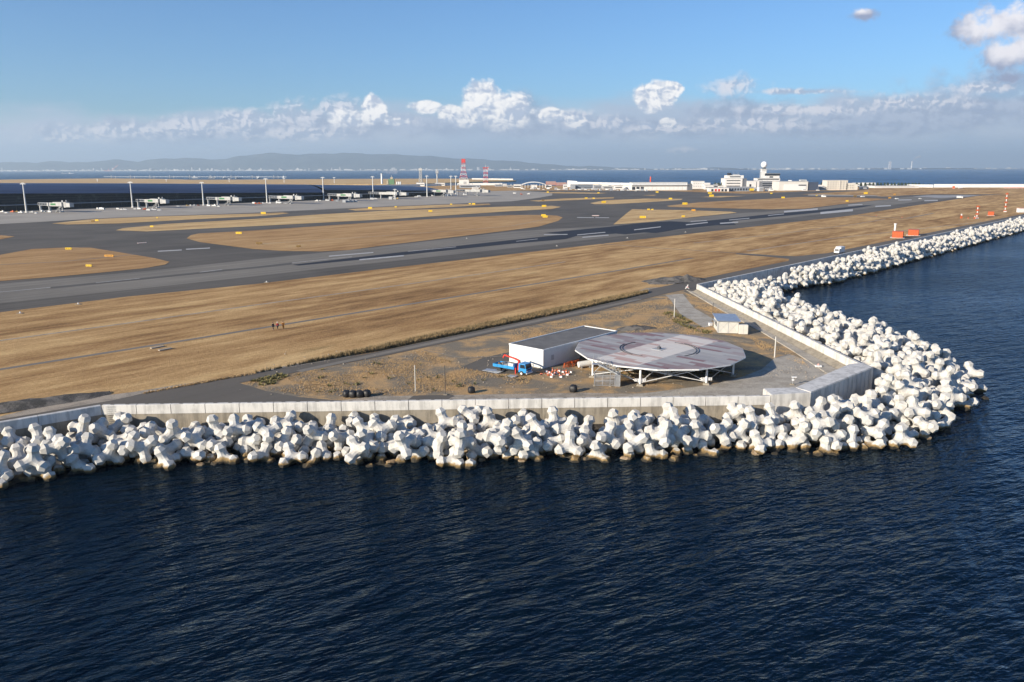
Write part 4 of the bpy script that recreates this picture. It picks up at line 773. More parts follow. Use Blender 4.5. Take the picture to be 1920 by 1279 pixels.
-13,22,62,62,42,680,1916,-12,86,2,33,-38,733,1912,-24,41,-70,47,35,632,1937,0,42,34,-41,-73,647,1942,-14,31,-23,-65,66,669,1946,-10,13,13,33,-93,709,1950,-25,59,-54,-28,
54,599,1977,-20,28,-81,-26,-45,646,1982,-23,34,61,20,-69,575,2016,-20,64,-68,-34,15,617,2010,-19,86,-9,9,-50,755,2015,-23,37,-28,8,88,609,2046,-14,3,40,-82,-42,653,2042,
-18,68,3,9,-72,735,2050,-26,22,-64,-33,-66,576,2080,-22,88,-37,-24,-17,621,2089,-13,33,43,-61,57,664,2088,-24,12,15,64,-75,699,2092,-20,24,5,76,-61,726,2074,0,29,28,91,
-13,600,2127,-14,58,78,2,23,691,2117,-20,68,-55,-37,30,571,2154,-23,69,-25,-21,-64,625,2159,-22,12,-53,-73,41,673,2163,-24,19,92,-29,-17,710,2160,-24,18,28,-6,-94,653,
2193,-20,35,50,-57,-54,687,2197,-22,83,-50,-24,11,727,2198,-23,23,65,-51,-51,569,2248,-13,7,2,61,-79,633,2231,-19,10,84,17,50,675,2231,-15,72,4,60,36,709,2229,-23,15,54,
81,-17,569,2272,-25,37,10,-65,-65,615,2275,-11,68,9,29,-66,656,2272,-11,25,96,-7,-7,694,2263,-25,60,11,-78,-13,670,2299,-19,30,52,43,-68,651,2338,-24,36,86,8,35,712,2376,
-22,2,-73,-8,68,684,2407,-23,19,-80,-51,24,773,2490,-26,75,-14,-20,62,834,2480,-20,98,-5,-10,-18,891,2523,-42,12,-86,43,25,848,2556,-8,98,-6,17,9,906,2560,-20,54,27,-70,
-37,922,2591,-32,14,31,-74,-57,964,2592,-21,17,-31,-21,-91,595,1883,-12,31,-39,54,67,638,1886,-5,63,56,31,45,687,1897,-7,68,-65,34,-6,731,1895,-2,57,-51,63,-15,771,1881,
-12,7,-5,-98,-17,588,1927,-10,83,9,9,-54,623,1914,3,22,28,24,90,672,1930,8,87,6,6,47,707,1926,-20,17,-87,-24,40,758,1928,-11,60,-24,-43,63,613,1961,-8,3,39,-32,87,647,
1973,0,12,44,57,-68,689,1970,-11,13,26,-94,17,730,1965,-8,58,-41,-13,-68,571,1995,-7,1,65,57,-51,618,1991,-10,76,-35,-46,-31,662,1999,-6,4,-57,81,10,706,2002,-8,2,47,-83,
-28,740,1991,-7,21,34,56,72,597,2028,-6,42,-21,52,71,639,2026,0,32,36,19,-86,684,2026,-13,53,-51,24,-64,739,2033,-14,24,-65,27,68,580,2069,-1,4,-50,72,47,628,2065,-7,62,
22,62,-42,672,2063,-10,6,-54,35,-77,698,2063,-4,4,77,9,63,751,2075,-15,39,72,48,33,602,2102,-10,48,-46,74,-8,643,2110,-11,14,-25,35,89,669,2103,-1,17,-36,18,-90,726,2099,
-6,45,-28,-82,-24,568,2126,-7,79,11,5,-59,625,2145,-3,58,-72,-33,-20,668,2141,-10,76,33,-17,54,711,2134,-13,39,25,88,-8,593,2177,-4,55,-38,-2,74,648,2170,-7,7,31,72,61,
685,2180,-6,19,-55,-45,68,732,2174,-9,72,-28,-42,-47,577,2217,-25,11,-52,51,68,634,2211,-8,14,4,-88,-45,670,2212,-6,13,48,65,57,714,2210,-11,85,3,52,-13,569,2264,6,33,50,
-78,18,611,2251,3,76,-43,39,-27,648,2252,-4,40,50,12,-76,694,2253,2,57,-58,-56,-14,578,2295,-13,97,6,23,-4,616,2297,1,55,-62,44,33,674,2284,5,52,-27,17,79,725,2276,-15,76,
-59,-13,20,635,2320,1,29,29,89,19,701,2314,0,18,-60,36,-68,734,2317,-15,36,81,6,46,666,2354,-11,1,-54,-76,36,706,2348,-13,20,-35,2,91,683,2389,-3,21,20,36,89,737,2393,-12,
41,29,86,12,778,2389,-26,69,-50,26,-45,707,2431,-14,21,37,-70,-57,761,2428,-15,13,-26,45,84,809,2418,-18,32,-91,10,23,758,2480,-13,36,87,-17,28,820,2456,-19,89,29,35,4,
784,2501,-8,2,6,15,98,839,2505,-14,76,42,-31,-38,803,2541,-12,87,42,27,2,860,2532,-8,44,-68,-56,-17,883,2573,-16,58,-28,-76,-14,583,1889,4,24,-37,-89,11,614,1882,11,68,31,
6,-67,706,1891,5,68,12,-59,42,766,1897,3,48,-64,4,60,807,1883,-20,54,60,-29,-52,599,1922,18,8,-65,42,-63,646,1914,16,0,89,-19,-42,702,1932,8,69,-71,-2,-8,736,1926,0,54,31,
48,-61,781,1920,-14,6,50,-65,57,581,1956,-4,46,48,73,-14,612,1956,13,37,89,-6,-26,663,1962,13,43,72,-51,17,708,1962,7,42,28,-18,-85,771,1963,-15,52,19,42,72,596,1997,10,
37,-17,40,-82,637,1992,14,7,33,-85,40,686,1996,9,43,-69,-33,47,724,2000,10,2,-41,-91,-8,784,1991,-22,68,-54,50,4,570,2034,5,53,-71,-46,2,617,2021,9,81,-28,-50,13,666,2032,
11,38,-28,20,86,712,2033,-8,13,74,59,29,769,2035,-12,9,-87,-17,46,604,2067,10,31,-67,65,18,643,2066,13,20,29,60,-72,678,2065,13,64,35,-58,35,769,2060,-4,6,35,77,53,567,
2097,-8,65,-46,-12,-58,616,2101,14,5,19,62,-76,653,2093,10,61,-32,-42,60,700,2106,3,58,-27,-25,-72,593,2141,4,61,67,23,-37,644,2138,5,69,-13,6,-71,691,2141,3,62,-21,37,
-65,747,2135,-11,2,-29,-10,95,570,2173,-5,10,-5,-37,92,623,2174,15,10,-89,-32,29,664,2169,13,20,91,-35,5,710,2182,3,18,-26,5,94,601,2213,-11,74,26,59,20,654,2201,13,49,83,
21,-13,695,2205,11,22,13,-97,6,755,2207,-23,2,90,-44,-2,627,2234,14,89,-9,-20,-41,663,2248,15,65,-24,-13,71,719,2251,-11,54,31,-33,-70,588,2284,9,81,-18,-21,-52,639,2281,
13,51,-76,-8,-40,699,2281,12,24,5,-31,-92,754,2286,-25,41,87,-17,22,606,2326,3,50,-76,-34,-26,661,2316,-1,42,57,64,-30,739,2315,8,17,25,38,87,635,2361,-14,80,14,37,44,692,
2350,4,65,-31,68,13,740,2356,-14,24,72,-8,64,660,2384,11,21,83,-50,14,713,2384,5,57,-73,-37,9,761,2386,-11,13,64,24,-72,736,2423,0,34,-64,-32,-61,784,2423,-8,31,48,3,-82,
742,2462,-1,59,-20,20,76,791,2463,0,82,-50,13,23,747,2495,4,39,34,7,-85,814,2494,-10,56,-42,-6,-72,825,2524,-2,3,31,51,80,846,2584,-3,21,-50,-74,39,913,2572,-2,61,3,-59,
-52,915,2604,-7,64,58,37,33,721,1911,21,39,-38,-73,-40,764,1921,15,38,49,67,41,589,1944,18,82,-20,-52,14,732,1946,11,18,-87,-19,42,665,1980,27,61,50,-7,-61,722,1976,19,46,
-25,-71,-46,774,1990,-2,38,-80,17,-43,652,2012,25,9,18,17,97,684,2013,23,84,-20,-50,-6,753,2015,4,69,51,-51,2,700,2030,12,24,-55,9,-79,591,2094,13,13,-83,46,-30,693,2088,
18,72,-42,-54,2,757,2108,-6,19,-17,71,65,572,2114,15,37,-86,-1,-35,627,2123,17,2,-17,98,-5,671,2122,16,78,28,54,16,725,2124,13,36,-15,-79,46,572,2153,7,21,76,62,6,660,
2146,28,21,86,36,-29,690,2163,24,8,-78,54,30,744,2158,3,28,72,-63,-6,566,2202,1,75,24,17,-59,619,2199,18,28,-93,5,24,720,2151,20,24,-90,-17,-33,565,2230,1,24,-96,6,9,650,
2227,18,33,-44,-79,27,684,2232,13,46,-65,23,56,673,2269,21,8,92,39,-3,741,2277,6,23,-25,1,94,583,2314,11,80,34,-43,-24,656,2303,19,34,-22,-71,58,701,2329,23,26,-10,-87,
-40,622,2353,6,61,35,-10,70,653,2339,15,49,-22,8,84,724,2341,10,55,75,-36,-6,774,2351,-16,53,-79,16,-28,691,2371,13,67,61,-17,-39,752,2367,3,48,69,-49,24,702,2413,5,39,65,
-57,30,758,2406,4,24,-61,-64,-40,716,2448,6,34,-63,-69,-8,764,2442,10,79,5,-20,57,808,2437,2,56,-54,39,-48,805,2480,9,37,14,-91,13,785,2529,6,51,18,-11,-83,815,2557,4,24,
45,61,61,876,2548,5,15,-24,90,34,897,2586,4,54,61,57,4,]
STRIP = [
72,44,-33,2,60,-72,-34,105,49,-32,52,17,12,83,148,40,-34,79,37,-9,48,182,50,-27,21,28,81,-47,225,36,-33,71,-11,38,-58,271,40,-25,7,50,77,-38,312,50,-35,10,-83,31,-46,346,
44,-33,24,-93,-12,-24,394,48,-35,14,46,-70,53,443,53,-33,61,17,-57,-51,478,52,-28,18,39,75,-50,519,52,-35,13,-84,24,-46,559,44,-34,21,32,-77,51,598,43,-31,2,13,69,71,56,
76,-40,92,23,-31,3,94,85,-39,3,23,61,76,139,81,-41,84,-45,26,16,170,84,-39,8,-57,59,-56,202,76,-36,6,61,-79,-3,252,63,-37,65,-7,39,-65,289,84,-38,21,-2,-9,-97,328,87,-42,
73,2,-48,-48,371,81,-41,68,-9,37,-62,410,85,-41,26,-42,-11,87,458,78,-38,53,25,46,-68,500,76,-37,62,50,41,44,534,83,-38,20,70,-35,58,578,78,-40,77,-19,39,-48,625,87,-41,
44,18,87,12,132,107,-38,81,-27,-39,35,159,115,-42,32,-15,-16,-92,194,104,-44,81,-54,24,6,231,93,-43,79,4,-46,-41,263,115,-44,17,87,45,-7,299,107,-42,13,-62,-32,-70,391,
115,-40,1,5,91,42,483,99,-40,89,9,-6,45,520,108,-42,67,-61,26,35,562,112,-42,57,-53,-25,58,59,29,-24,79,-37,-45,16,99,31,-19,71,-54,-39,-22,130,37,-17,22,-20,-56,-78,164,
37,-16,44,-22,83,-29,202,36,-27,15,-1,-79,60,250,36,-20,12,52,83,-13,296,52,-15,39,-50,53,-56,328,44,-20,61,70,26,-27,375,44,-24,18,-14,71,-67,420,39,-29,15,18,-79,-57,
457,47,-19,28,74,20,57,503,48,-15,28,2,-47,-84,541,49,-21,20,-65,-54,-50,576,41,-21,19,73,-57,-30,77,68,-22,67,0,-73,-13,111,79,-22,61,-31,33,-65,128,101,-13,38,65,-28,61,
154,90,-16,42,-78,-22,39,184,85,-17,10,25,96,2,227,72,-27,16,23,35,-90,265,83,-35,94,-17,-9,-28,310,82,-26,19,6,98,6,348,77,-28,56,22,-60,53,390,81,-24,1,42,91,-7,433,82,
-30,10,-52,42,-74,477,75,-13,26,29,9,-91,521,88,-19,46,57,25,-62,557,77,-31,41,-54,6,-73,598,86,-30,28,-6,-85,-43,76,107,-23,94,2,8,31,106,133,-22,66,38,65,9,141,130,-20,
48,39,-68,-39,176,119,-31,67,6,-64,38,207,119,-33,50,-59,-17,61,238,121,-34,65,-39,-8,-65,286,125,-27,40,-2,88,-25,330,118,-31,96,-8,-10,-24,371,120,-29,73,34,-57,11,417,
120,-30,62,77,-5,10,458,114,-41,73,-6,-23,-64,498,120,-40,22,-56,79,-5,535,121,-40,58,35,-17,-71,588,125,-31,35,75,-20,-52,629,117,-38,31,1,-38,87,35,42,-31,8,58,23,77,94,
27,7,37,-20,-68,-60,126,26,1,44,-49,46,59,168,29,7,46,-47,-18,72,200,28,-7,82,-6,-16,55,252,23,-1,54,-76,20,-31,295,26,-4,91,-18,-35,9,344,28,-6,53,68,-9,50,375,27,-10,16,
-37,89,-23,415,28,-13,62,56,-48,-27,459,27,-8,52,-20,-82,-15,499,31,0,28,-53,78,19,549,30,-6,66,30,-28,-63,587,25,-8,40,61,-9,68,624,32,-6,51,41,-30,-69,79,53,2,61,-72,
-30,-16,116,61,-7,91,-13,31,28,148,66,-5,9,93,-28,-22,192,62,-5,64,37,54,-42,228,53,-5,25,39,-22,-86,265,71,-8,87,30,-1,38,302,79,-5,54,47,-2,69,355,63,-13,62,20,66,-38,
401,63,-6,14,-27,90,31,436,76,-5,89,-15,41,15,485,63,2,19,-46,-6,-87,527,67,-2,81,-40,11,41,564,70,-7,49,-45,-50,-55,613,65,-13,42,36,58,60,37,114,-39,19,-31,-9,-93,99,
107,-13,63,-45,-11,-62,211,103,-16,35,26,-90,10,241,104,-19,15,-87,-35,31,283,106,-12,73,11,52,-43,337,110,-12,16,47,-4,87,382,101,-9,54,-33,-38,-68,413,108,-8,21,-59,68,
-38,452,103,-19,40,-17,-40,80,504,116,-18,37,-46,-9,80,545,124,-14,76,27,-42,42,578,103,-13,46,18,31,-81,628,124,-18,72,-11,-62,-26,69,28,1,19,-6,98,10,110,46,15,17,-86,
29,38,147,39,15,74,49,39,23,191,25,13,25,-60,19,-73,225,24,8,39,-18,-86,-28,274,38,11,24,-77,-14,-57,321,46,9,40,81,38,-21,365,37,13,5,67,-56,48,398,30,4,1,-57,-78,26,435,
48,0,38,47,38,-70,473,43,6,33,61,66,-30,530,36,20,13,24,-94,18,566,29,8,69,-67,-21,-13,603,34,4,31,-83,-20,42,47,64,-15,87,38,-18,-24,91,81,0,54,-65,28,-46,124,81,11,17,
-98,-15,-6,170,76,12,90,19,-34,20,212,73,7,2,51,84,-15,244,68,7,42,62,-57,-34,282,66,2,28,-84,42,17,331,79,-5,31,11,-66,-67,378,62,0,60,-39,51,48,415,78,12,9,31,-66,-68,
458,85,6,31,-6,82,-48,509,65,15,13,22,95,-15,545,73,12,59,0,-54,-60,597,74,-3,61,-79,-12,6,56,110,-13,63,69,33,11,155,117,-2,0,-18,-92,-33,207,126,-4,81,57,9,-8,238,117,3,
55,35,-32,68,263,96,-6,41,-31,-67,-54,309,133,-30,54,20,-30,-76,360,107,0,82,-53,-20,-6,399,107,16,8,-67,-35,-65,442,130,-13,12,9,72,67,474,124,-9,40,-3,-25,88,521,110,-7,
70,-41,-55,19,558,102,-5,26,39,84,26,607,108,-8,30,-76,-20,-54,56,52,14,14,-94,13,27,97,79,21,53,50,-36,-59,146,66,25,2,11,6,99,187,57,22,50,-87,-2,-5,226,51,23,72,42,45,
-32,275,55,26,26,-58,35,68,304,59,23,14,68,50,-52,344,62,10,51,-13,-84,12,403,50,19,2,37,-88,-30,437,59,20,20,-29,-77,53,474,70,26,16,-83,50,-20,522,49,36,8,-62,-29,72,
571,58,16,76,-13,-30,55,600,55,15,88,0,-13,46,40,87,-1,46,65,61,-2,65,129,4,83,-46,30,-7,112,108,12,40,35,45,72,177,104,0,2,35,-31,-88,202,101,13,29,42,54,-66,249,103,19,
34,-11,72,-61,285,91,16,5,-48,85,21,346,94,13,42,79,-35,28,371,85,21,9,10,-90,42,403,91,29,2,-84,-52,13,493,100,0,17,-46,-69,-54,528,95,14,11,-44,87,-16,594,92,11,31,-42,
38,76,]
def dec(a):
    "seven whole numbers per unit: position in tenths of a metre, rotation quaternion in hundredths"
    out = []
    for i in range(0, len(a), 7):
        x, y, z, qw, qx, qy, qz = a[i:i+7]; q = Quaternion((qw, qx, qy, qz)); q.normalize(); out.append((Vector((x/10, y/10, z/10)), q))
    return out
def tetra_base(levels, seed=0):
    R = 2.14; rnd = random.Random(seed)
    bm = bmesh.new(); L = [Vector(v).normalized() for v in ((1, 1, 1), (1, -1, -1), (-1, 1, -1), (-1, -1, 1))]; sad = {}; fc = {}
    for i in range(4):
        for j in range(i+1, 4): sad[(i, j)] = bm.verts.new((L[i]+L[j]).normalized()*1.0)
    for k in range(4): fc[k] = bm.verts.new(-L[k]*.92)
    cr = bm.edges.layers.float.new('crease_edge')
    for i in range(4):
        ax = L[i]; ring = [sad[tuple(sorted((i, j)))] for j in range(4) if j != i]+[fc[k] for k in range(4) if k != i]
        u = (ring[0].co-ax*ring[0].co.dot(ax)).normalized(); w = ax.cross(u); ring.sort(key=lambda v: math.atan2(v.co.dot(w), v.co.dot(u))); prev = ring; rings = []
        for dd, r in ((1.12, .72), (1.52, .85), (R, .47)):
            cur = []
            for v in ring:
                dr = (v.co-ax*v.co.dot(ax)).normalized(); cur.append(bm.verts.new(ax*(dd+rnd.uniform(-.02, .02))+dr*r*rnd.uniform(.97, 1.03)))
            for q in range(6): bm.faces.new((prev[q], prev[(q+1) % 6], cur[(q+1) % 6], cur[q]))
            rings.append(cur); prev = cur
        bm.faces.new(prev)
        for rg, c_ in ((rings[1], 1.0), (rings[2], 1.0)):
            for q in range(6): bm.edges.get((rg[q], rg[(q+1) % 6]))[cr] = c_
        for q in range(6):
            bm.edges.get((rings[1][q], rings[2][q]))[cr] = 1.0; bm.edges.get((rings[0][q], rings[1][q]))[cr] = .75
    bmesh.ops.recalc_face_normals(bm, faces=bm.faces)
    me = bpy.data.meshes.new('tetrapod_base'); bm.to_mesh(me); bm.free()
    if levels:
        o = bpy.data.objects.new('tmp', me); C.objects.link(o); s = o.modifiers.new('s', 'SUBSURF'); s.levels = levels; s.render_levels = levels
        dg = bpy.context.evaluated_depsgraph_get(); m2 = bpy.data.meshes.new_from_object(o.evaluated_get(dg)); bpy.data.objects.remove(o); me = m2
    me.name = 'tetrapod'; me.materials.clear(); me.materials.append(TETRA)
    for p in me.polygons: p.use_smooth = True
    try: me.set_sharp_from_angle(angle=R_(20))
    except Exception: pass
    return me
TM = tetra_base(1); TL = tetra_base(1, 3)
def merged(name, items, me, label):
    vs = []; fs = []; base = [v.co.copy() for v in me.vertices]; bf = [tuple(p.vertices) for p in me.polygons]
    for loc, q in items:
        Rm = q.to_matrix(); b = len(vs); vs += [tuple(Rm @ v+loc) for v in base]; fs += [tuple(b+i for i in f) for f in bf]
    m = bpy.data.meshes.new(name); m.from_pydata(vs, [], fs); m.materials.append(TETRA)
    for p in m.polygons: p.use_smooth = True
    try: m.set_sharp_from_angle(angle=R_(20))
    except Exception: pass
    o = bpy.data.objects.new(name, m); C.objects.link(o); tag(o, label, kind='stuff'); return o
def px_of(p):
    vz = p[2]-CAMH; zc = p[1]*math.cos(PITCH)-vz*math.sin(PITCH); return 960+FPX*p[0]/zc, 639.5-FPX*(vz*math.cos(PITCH)+p[1]*math.sin(PITCH))/zc
def segd(p, a, b):
    dx, dy = b[0]-a[0], b[1]-a[1]; k = max(0, min(1, ((p[0]-a[0])*dx+(p[1]-a[1])*dy)/(dx*dx+dy*dy))); return math.hypot(p[0]-a[0]-k*dx, p[1]-a[1]-k*dy)
def adj(items):
    out = []
    for loc, q in items:
        dw = min(segd(loc, WALL[i], WALL[i+1]) for i in range(7))
        if loc.y > 122 or loc.x > 46:
            if dw < 2.2: continue
            loc = loc-Vector((0, 0, .75))
        else: loc = loc+Vector((0, 0, .22))
        out.append((loc, q))
    return out
rowsd = {}
for loc, q in adj(dec(TOP)):
    ax = [q @ Vector(v) for v in ((1, 1, 1), (1, -1, -1), (-1, 1, -1), (-1, -1, 1))]
    mz = max(a.z for a in ax)/1.732
    pose = 'upright' if mz > .93 else ('tilted' if mz > .75 else 'sprawling')
    x, y = loc.x, loc.y; dw = min(segd((x, y), WALL[i], WALL[i+1]) for i in range(7))
    if x < 40 and y < 118: zone = 'front breakwater'; dws = min(segd((x, y), WALL[i], WALL[i+1]) for i in range(4)); row = 'upper row' if dws < 4.2 else ('middle row' if dws < 7.6 else 'waterline row')
    elif y < 140: zone = 'breakwater tip'; row = 'row by the corner block' if dw < 6 else ('middle belt' if dw < 12 else 'seaward edge')
    else: zone = 'inner bay breakwater'; row = 'row by the wall' if dw < 6 else ('middle belt' if dw < 13 else 'bay edge')
    rowsd.setdefault((zone, row), []).append((px_of(loc)[0], loc, q, pose))
first = True
for (zone, row), L_ in rowsd.items():
    L_.sort(key=lambda e: e[0])
    for i, (_, loc, q, pose) in enumerate(L_):
        o = bpy.data.objects.new('tetrapod', TM); C.objects.link(o); o.location = loc; o.rotation_mode = 'QUATERNION'; o.rotation_quaternion = q
        tag(o, f'{pose} white tetrapod, {ordw(i+1)} from left in {row}, {zone}', 'tetrapod', 'white concrete tetrapods of the breakwater')
near = adj(dec(NEAR)); strp = dec(STRIP); far = []
ang = math.atan2(FG[1], FG[0])+math.pi; Rq = Quaternion((0, 0, 1), ang); s0 = 20; k = 0
while s0 < 500:
    for loc, q in strp:
        s = s0+60-((loc.x-3+27*(k % 2)) % 60); ly = loc.y*.86+2.9; x, y = 53.9+FG[0]*s-NG[0]*ly, 228.1+FG[1]*s-NG[1]*ly
        if y > 260.5: far.append((Vector((x, y, loc.z-.85+random.uniform(-.15, .15))), Rq @ q))
    s0 += 60; k += 1
merged('tetrapods', near+far, TL, 'mass of smaller looking white tetrapods packed between and beyond the nearest ones')
# boulders at the waterline
rnd = random.Random(21); spots = []
for p_ in [(318, 870), (372, 873), (545, 866), (735, 868), (905, 864), (1095, 862), (1175, 860), (1420, 851), (1770, 806), (1800, 785), (1745, 822), (980, 866), (155, 884)]:
    p = at(p_[0]+rnd.uniform(-4, 4), p_[1]+1, SEAZ); spots.append(p)
def boulder(seed):
    rn = random.Random(seed); bm = bmesh.new(); bmesh.ops.create_icosphere(bm, subdivisions=2, radius=1)
    for v in bm.verts: v.co *= rn.uniform(.8, 1.15)
    for v in bm.verts: v.co.z *= .6
    me = bpy.data.meshes.new('boulder'); bm.to_mesh(me); bm.free(); me.materials.append(mat('wet_brown_rock', (.16, .11, .06), .55, col2=(.30, .22, .14), noise_scale=1.2)); return me
bms = [boulder(i) for i in range(4)]
L_ = sorted(spots, key=lambda p: p.x)
for i, p in enumerate(L_):
    o = bpy.data.objects.new('boulder', bms[i % 4]); C.objects.link(o); o.location = (p.x, p.y+.5, SEAZ-.02); s = rnd.uniform(.45, .85); o.scale = (s*1.3, s, s); o.rotation_euler = (0, 0, rnd.uniform(0, 3))
    tag(o, f'wet brown boulder, {ordw(i+1)} from left along the tetrapod waterline', 'boulder', 'boulders at the foot of the tetrapods')

# ---------------------------------------------------------------- yard objects
# white building with flat grey roof
A0 = Vector(at(955, 679)); B0 = Vector(at(1016, 692)); ux = (B0-A0).normalized(); wid = (B0-A0).length+.3; BL = 22.8; uy = Vector((-ux.y, ux.x, 0)); BH = 3.55
BW = mat('ribbed_white_cladding', (.66, .655, .64), .5, noise_amt=.06, noise_scale=.5)
t = thing('flat_roofed_building', 'long windowless white building with flat grey roof left of the round deck', 'building', A0, math.atan2(ux.y, ux.x))
w_ = MB().prism([(0, 0), (wid, 0), (wid, BL), (0, BL)], 0, BH-.22)
for i in range(1, 8): w_.box((wid*i/8, -.015, BH*.47), (.04, .03, BH*.9))
for i in range(1, 22): w_.box((wid+.015, BL*i/22, BH*.47), (.03, .04, BH*.9))
w_.build('wall', BW, t)
MB().prism([(.15, .15), (wid-.15, .15), (wid-.15, BL-.15), (.15, BL-.15)], BH-.22, BH-.12).build('roof', ROOFD, t)
pp = MB()
for a, b in (((-.06, -.06), (wid+.06, .14)), ((-.06, BL-.14), (wid+.06, BL+.06)), ((-.06, .142), (.14, BL-.142)), ((wid-.14, .142), (wid+.06, BL-.142))):
    pp.box(((a[0]+b[0])/2, (a[1]+b[1])/2, BH-.10), (b[0]-a[0], b[1]-a[1], .24))
pp.build('parapet', WHITE2, t)
MB().box((wid+.03, 2.6, 1.75), (.04, .7, .9)).build('vent_panel', GREYW, t)
dr = MB().box((wid+.05, 11.5, 1.05), (.07, 1.5, 2.1)); dr.build('door', mat('dark_door', (.10, .11, .12), .5), t)
MB().box((wid/2, BL/2, .06), (wid+.5, BL+.5, .12)).build('plinth', CONC_LO, t)

# round antenna deck
DC = Vector((26.35, 139.2, 0)); DR = 15.05; DZ = 3.35; BAND = math.atan2(.72, .69)
def deck_mat():
    m, t, b = newmat('weathered_deck_panels'); tc = N(t, 'ShaderNodeTexCoord'); sx = N(t, 'ShaderNodeSeparateXYZ'); t.links.new(tc.outputs['Object'], sx.inputs[0])
    u, v = sx.outputs[0], sx.outputs[1]            # u along the white band, v across it
    fu = mth(t, 'FLOOR', mth(t, 'DIVIDE', u, 1.05)); off_ = mth(t, 'MULTIPLY', mth(t, 'MODULO', mth(t, 'ABSOLUTE', fu), 3.0), 1.9)
    fv = mth(t, 'FLOOR', mth(t, 'DIVIDE', mth(t, 'ADD', v, off_), 5.4))
    cc = N(t, 'ShaderNodeCombineXYZ'); t.links.new(fu, cc.inputs[0]); t.links.new(fv, cc.inputs[1])
    wn = N(t, 'ShaderNodeTexWhiteNoise'); t.links.new(cc.outputs[0], wn.inputs[0]); r = wn.outputs[0]
    big = noise(t, vmth(t, 'MULTIPLY', cc.outputs[0], (.22, 1.1, 1)), 1.0, 2, .5)
    sel = mth(t, 'ADD', mth(t, 'MULTIPLY', r, .45), mth(t, 'MULTIPLY', big, .55))
    side = ramp(t, sel, [(.30, (.40, .385, .36)), (.45, (.30, .28, .27)), (.52, (.27, .20, .19)), (.57, (.22, .115, .105)), (.63, (.36, .335, .315))])
    midc = ramp(t, sel, [(.34, (.66, .61, .54)), (.50, (.66, .59, .52)), (.60, (.58, .48, .42)), (.68, (.50, .32, .26))])
    av = mth(t, 'ABSOLUTE', mth(t, 'ADD', v, .2)); isband = mth(t, 'LESS_THAN', av, 4.1); ends = mth(t, 'LESS_THAN', mth(t, 'ABSOLUTE', u), 13.4)
    isband = mth(t, 'MULTIPLY', isband, ends)
    c = mixc(t, isband, side, midc)
    # worn streaks along each panel and joints between rows
    st = noise(t, vmth(t, 'MULTIPLY', tc.outputs['Object'], (1, .12, 1)), 3.2, 4, .7); c = mixc(t, sstep(t, st, .5, .66, 0, .3), c, (.42, .41, .40))
    ju = mth(t, 'ABSOLUTE', mth(t, 'SUBTRACT', mth(t, 'FRACT', mth(t, 'DIVIDE', u, 1.05)), .5)); c = mixc(t, mth(t, 'MULTIPLY', mth(t, 'GREATER_THAN', ju, .465), .35), c, (.16, .15, .16))
    t.links.new(c, b.inputs['Base Color']); b.inputs['Roughness'].default_value = .55; b.inputs['Metallic'].default_value = .0
    return m
t = thing('antenna_deck', 'big round steel deck on posts with faded red and white panels', 'antenna deck', DC, BAND)
n12 = 14; ang0 = .12
pl = [(DR*math.cos(2*math.pi*i/n12+ang0), DR*math.sin(2*math.pi*i/n12+ang0)) for i in range(n12)]
MB().prism(pl, DZ-.10, DZ).build('deck', deck_mat(), t)
rim = MB()
for i in range(n12): a, b = pl[i], pl[(i+1) % n12]; rim.bar((a[0]*1.002, a[1]*1.002, DZ-.13), (b[0]*1.002, b[1]*1.002, DZ-.13), .06, .22)
rim.build('rim', WHITE2, t)
bmz = MB()
for i in range(-6, 7):
    x = i*2.3; h = math.sqrt(max(0, (DR*.93)**2-x*x)); bmz.bar((x, -h, DZ-.28), (x, h, DZ-.28), .14, .32)
for i in range(-2, 3): y = i*5; h = math.sqrt((DR*.93)**2-y*y); bmz.bar((-h, y, DZ-.46), (h, y, DZ-.46), .16, .05)
bmz.build('beams', STEEL, t)
rg = MB(); 
for R0 in (6.55, 7.0):
    for i in range(48):
        ai = abs(((2*math.pi*(i+.5)/48+BAND)+math.pi/2) % math.pi-math.pi/2)
        if ai > (.62 if R0 > 6.8 else 1.0): continue
        a, b = 2*math.pi*i/48, 2*math.pi*(i+1)/48; rg.bar((R0*math.cos(a), R0*math.sin(a), DZ+.07), (R0*math.cos(b), R0*math.sin(b), DZ+.05), .10, .08)
rg.build('antenna_ring', mat('dark_ring', (.07, .07, .08), .5), t)
MB().box((0, 0, DZ+.03), (2.0, 2.0, .05)).build('centre_plate', GREYW, t)
MB().box((0, 0, DZ+.25), (.5, .5, .4)).cyl((0, 0, DZ+.4), (0, 0, DZ+.75), .12, .04, 8).build('centre_antenna', mat('dark_ring', (.07,)*3), t)
wpost = [at(1200, 723), at(1324, 721), at(1247, 707), at(1374, 705), at(1111, 707), at(1190, 668), at(1290, 664), at(1150, 690), at(1345, 668)]
Mi = (Matrix.Translation(DC) @ Matrix.Rotation(BAND, 4, 'Z')).inverted()
lp = [Mi @ Vector(p) for p in wpost]
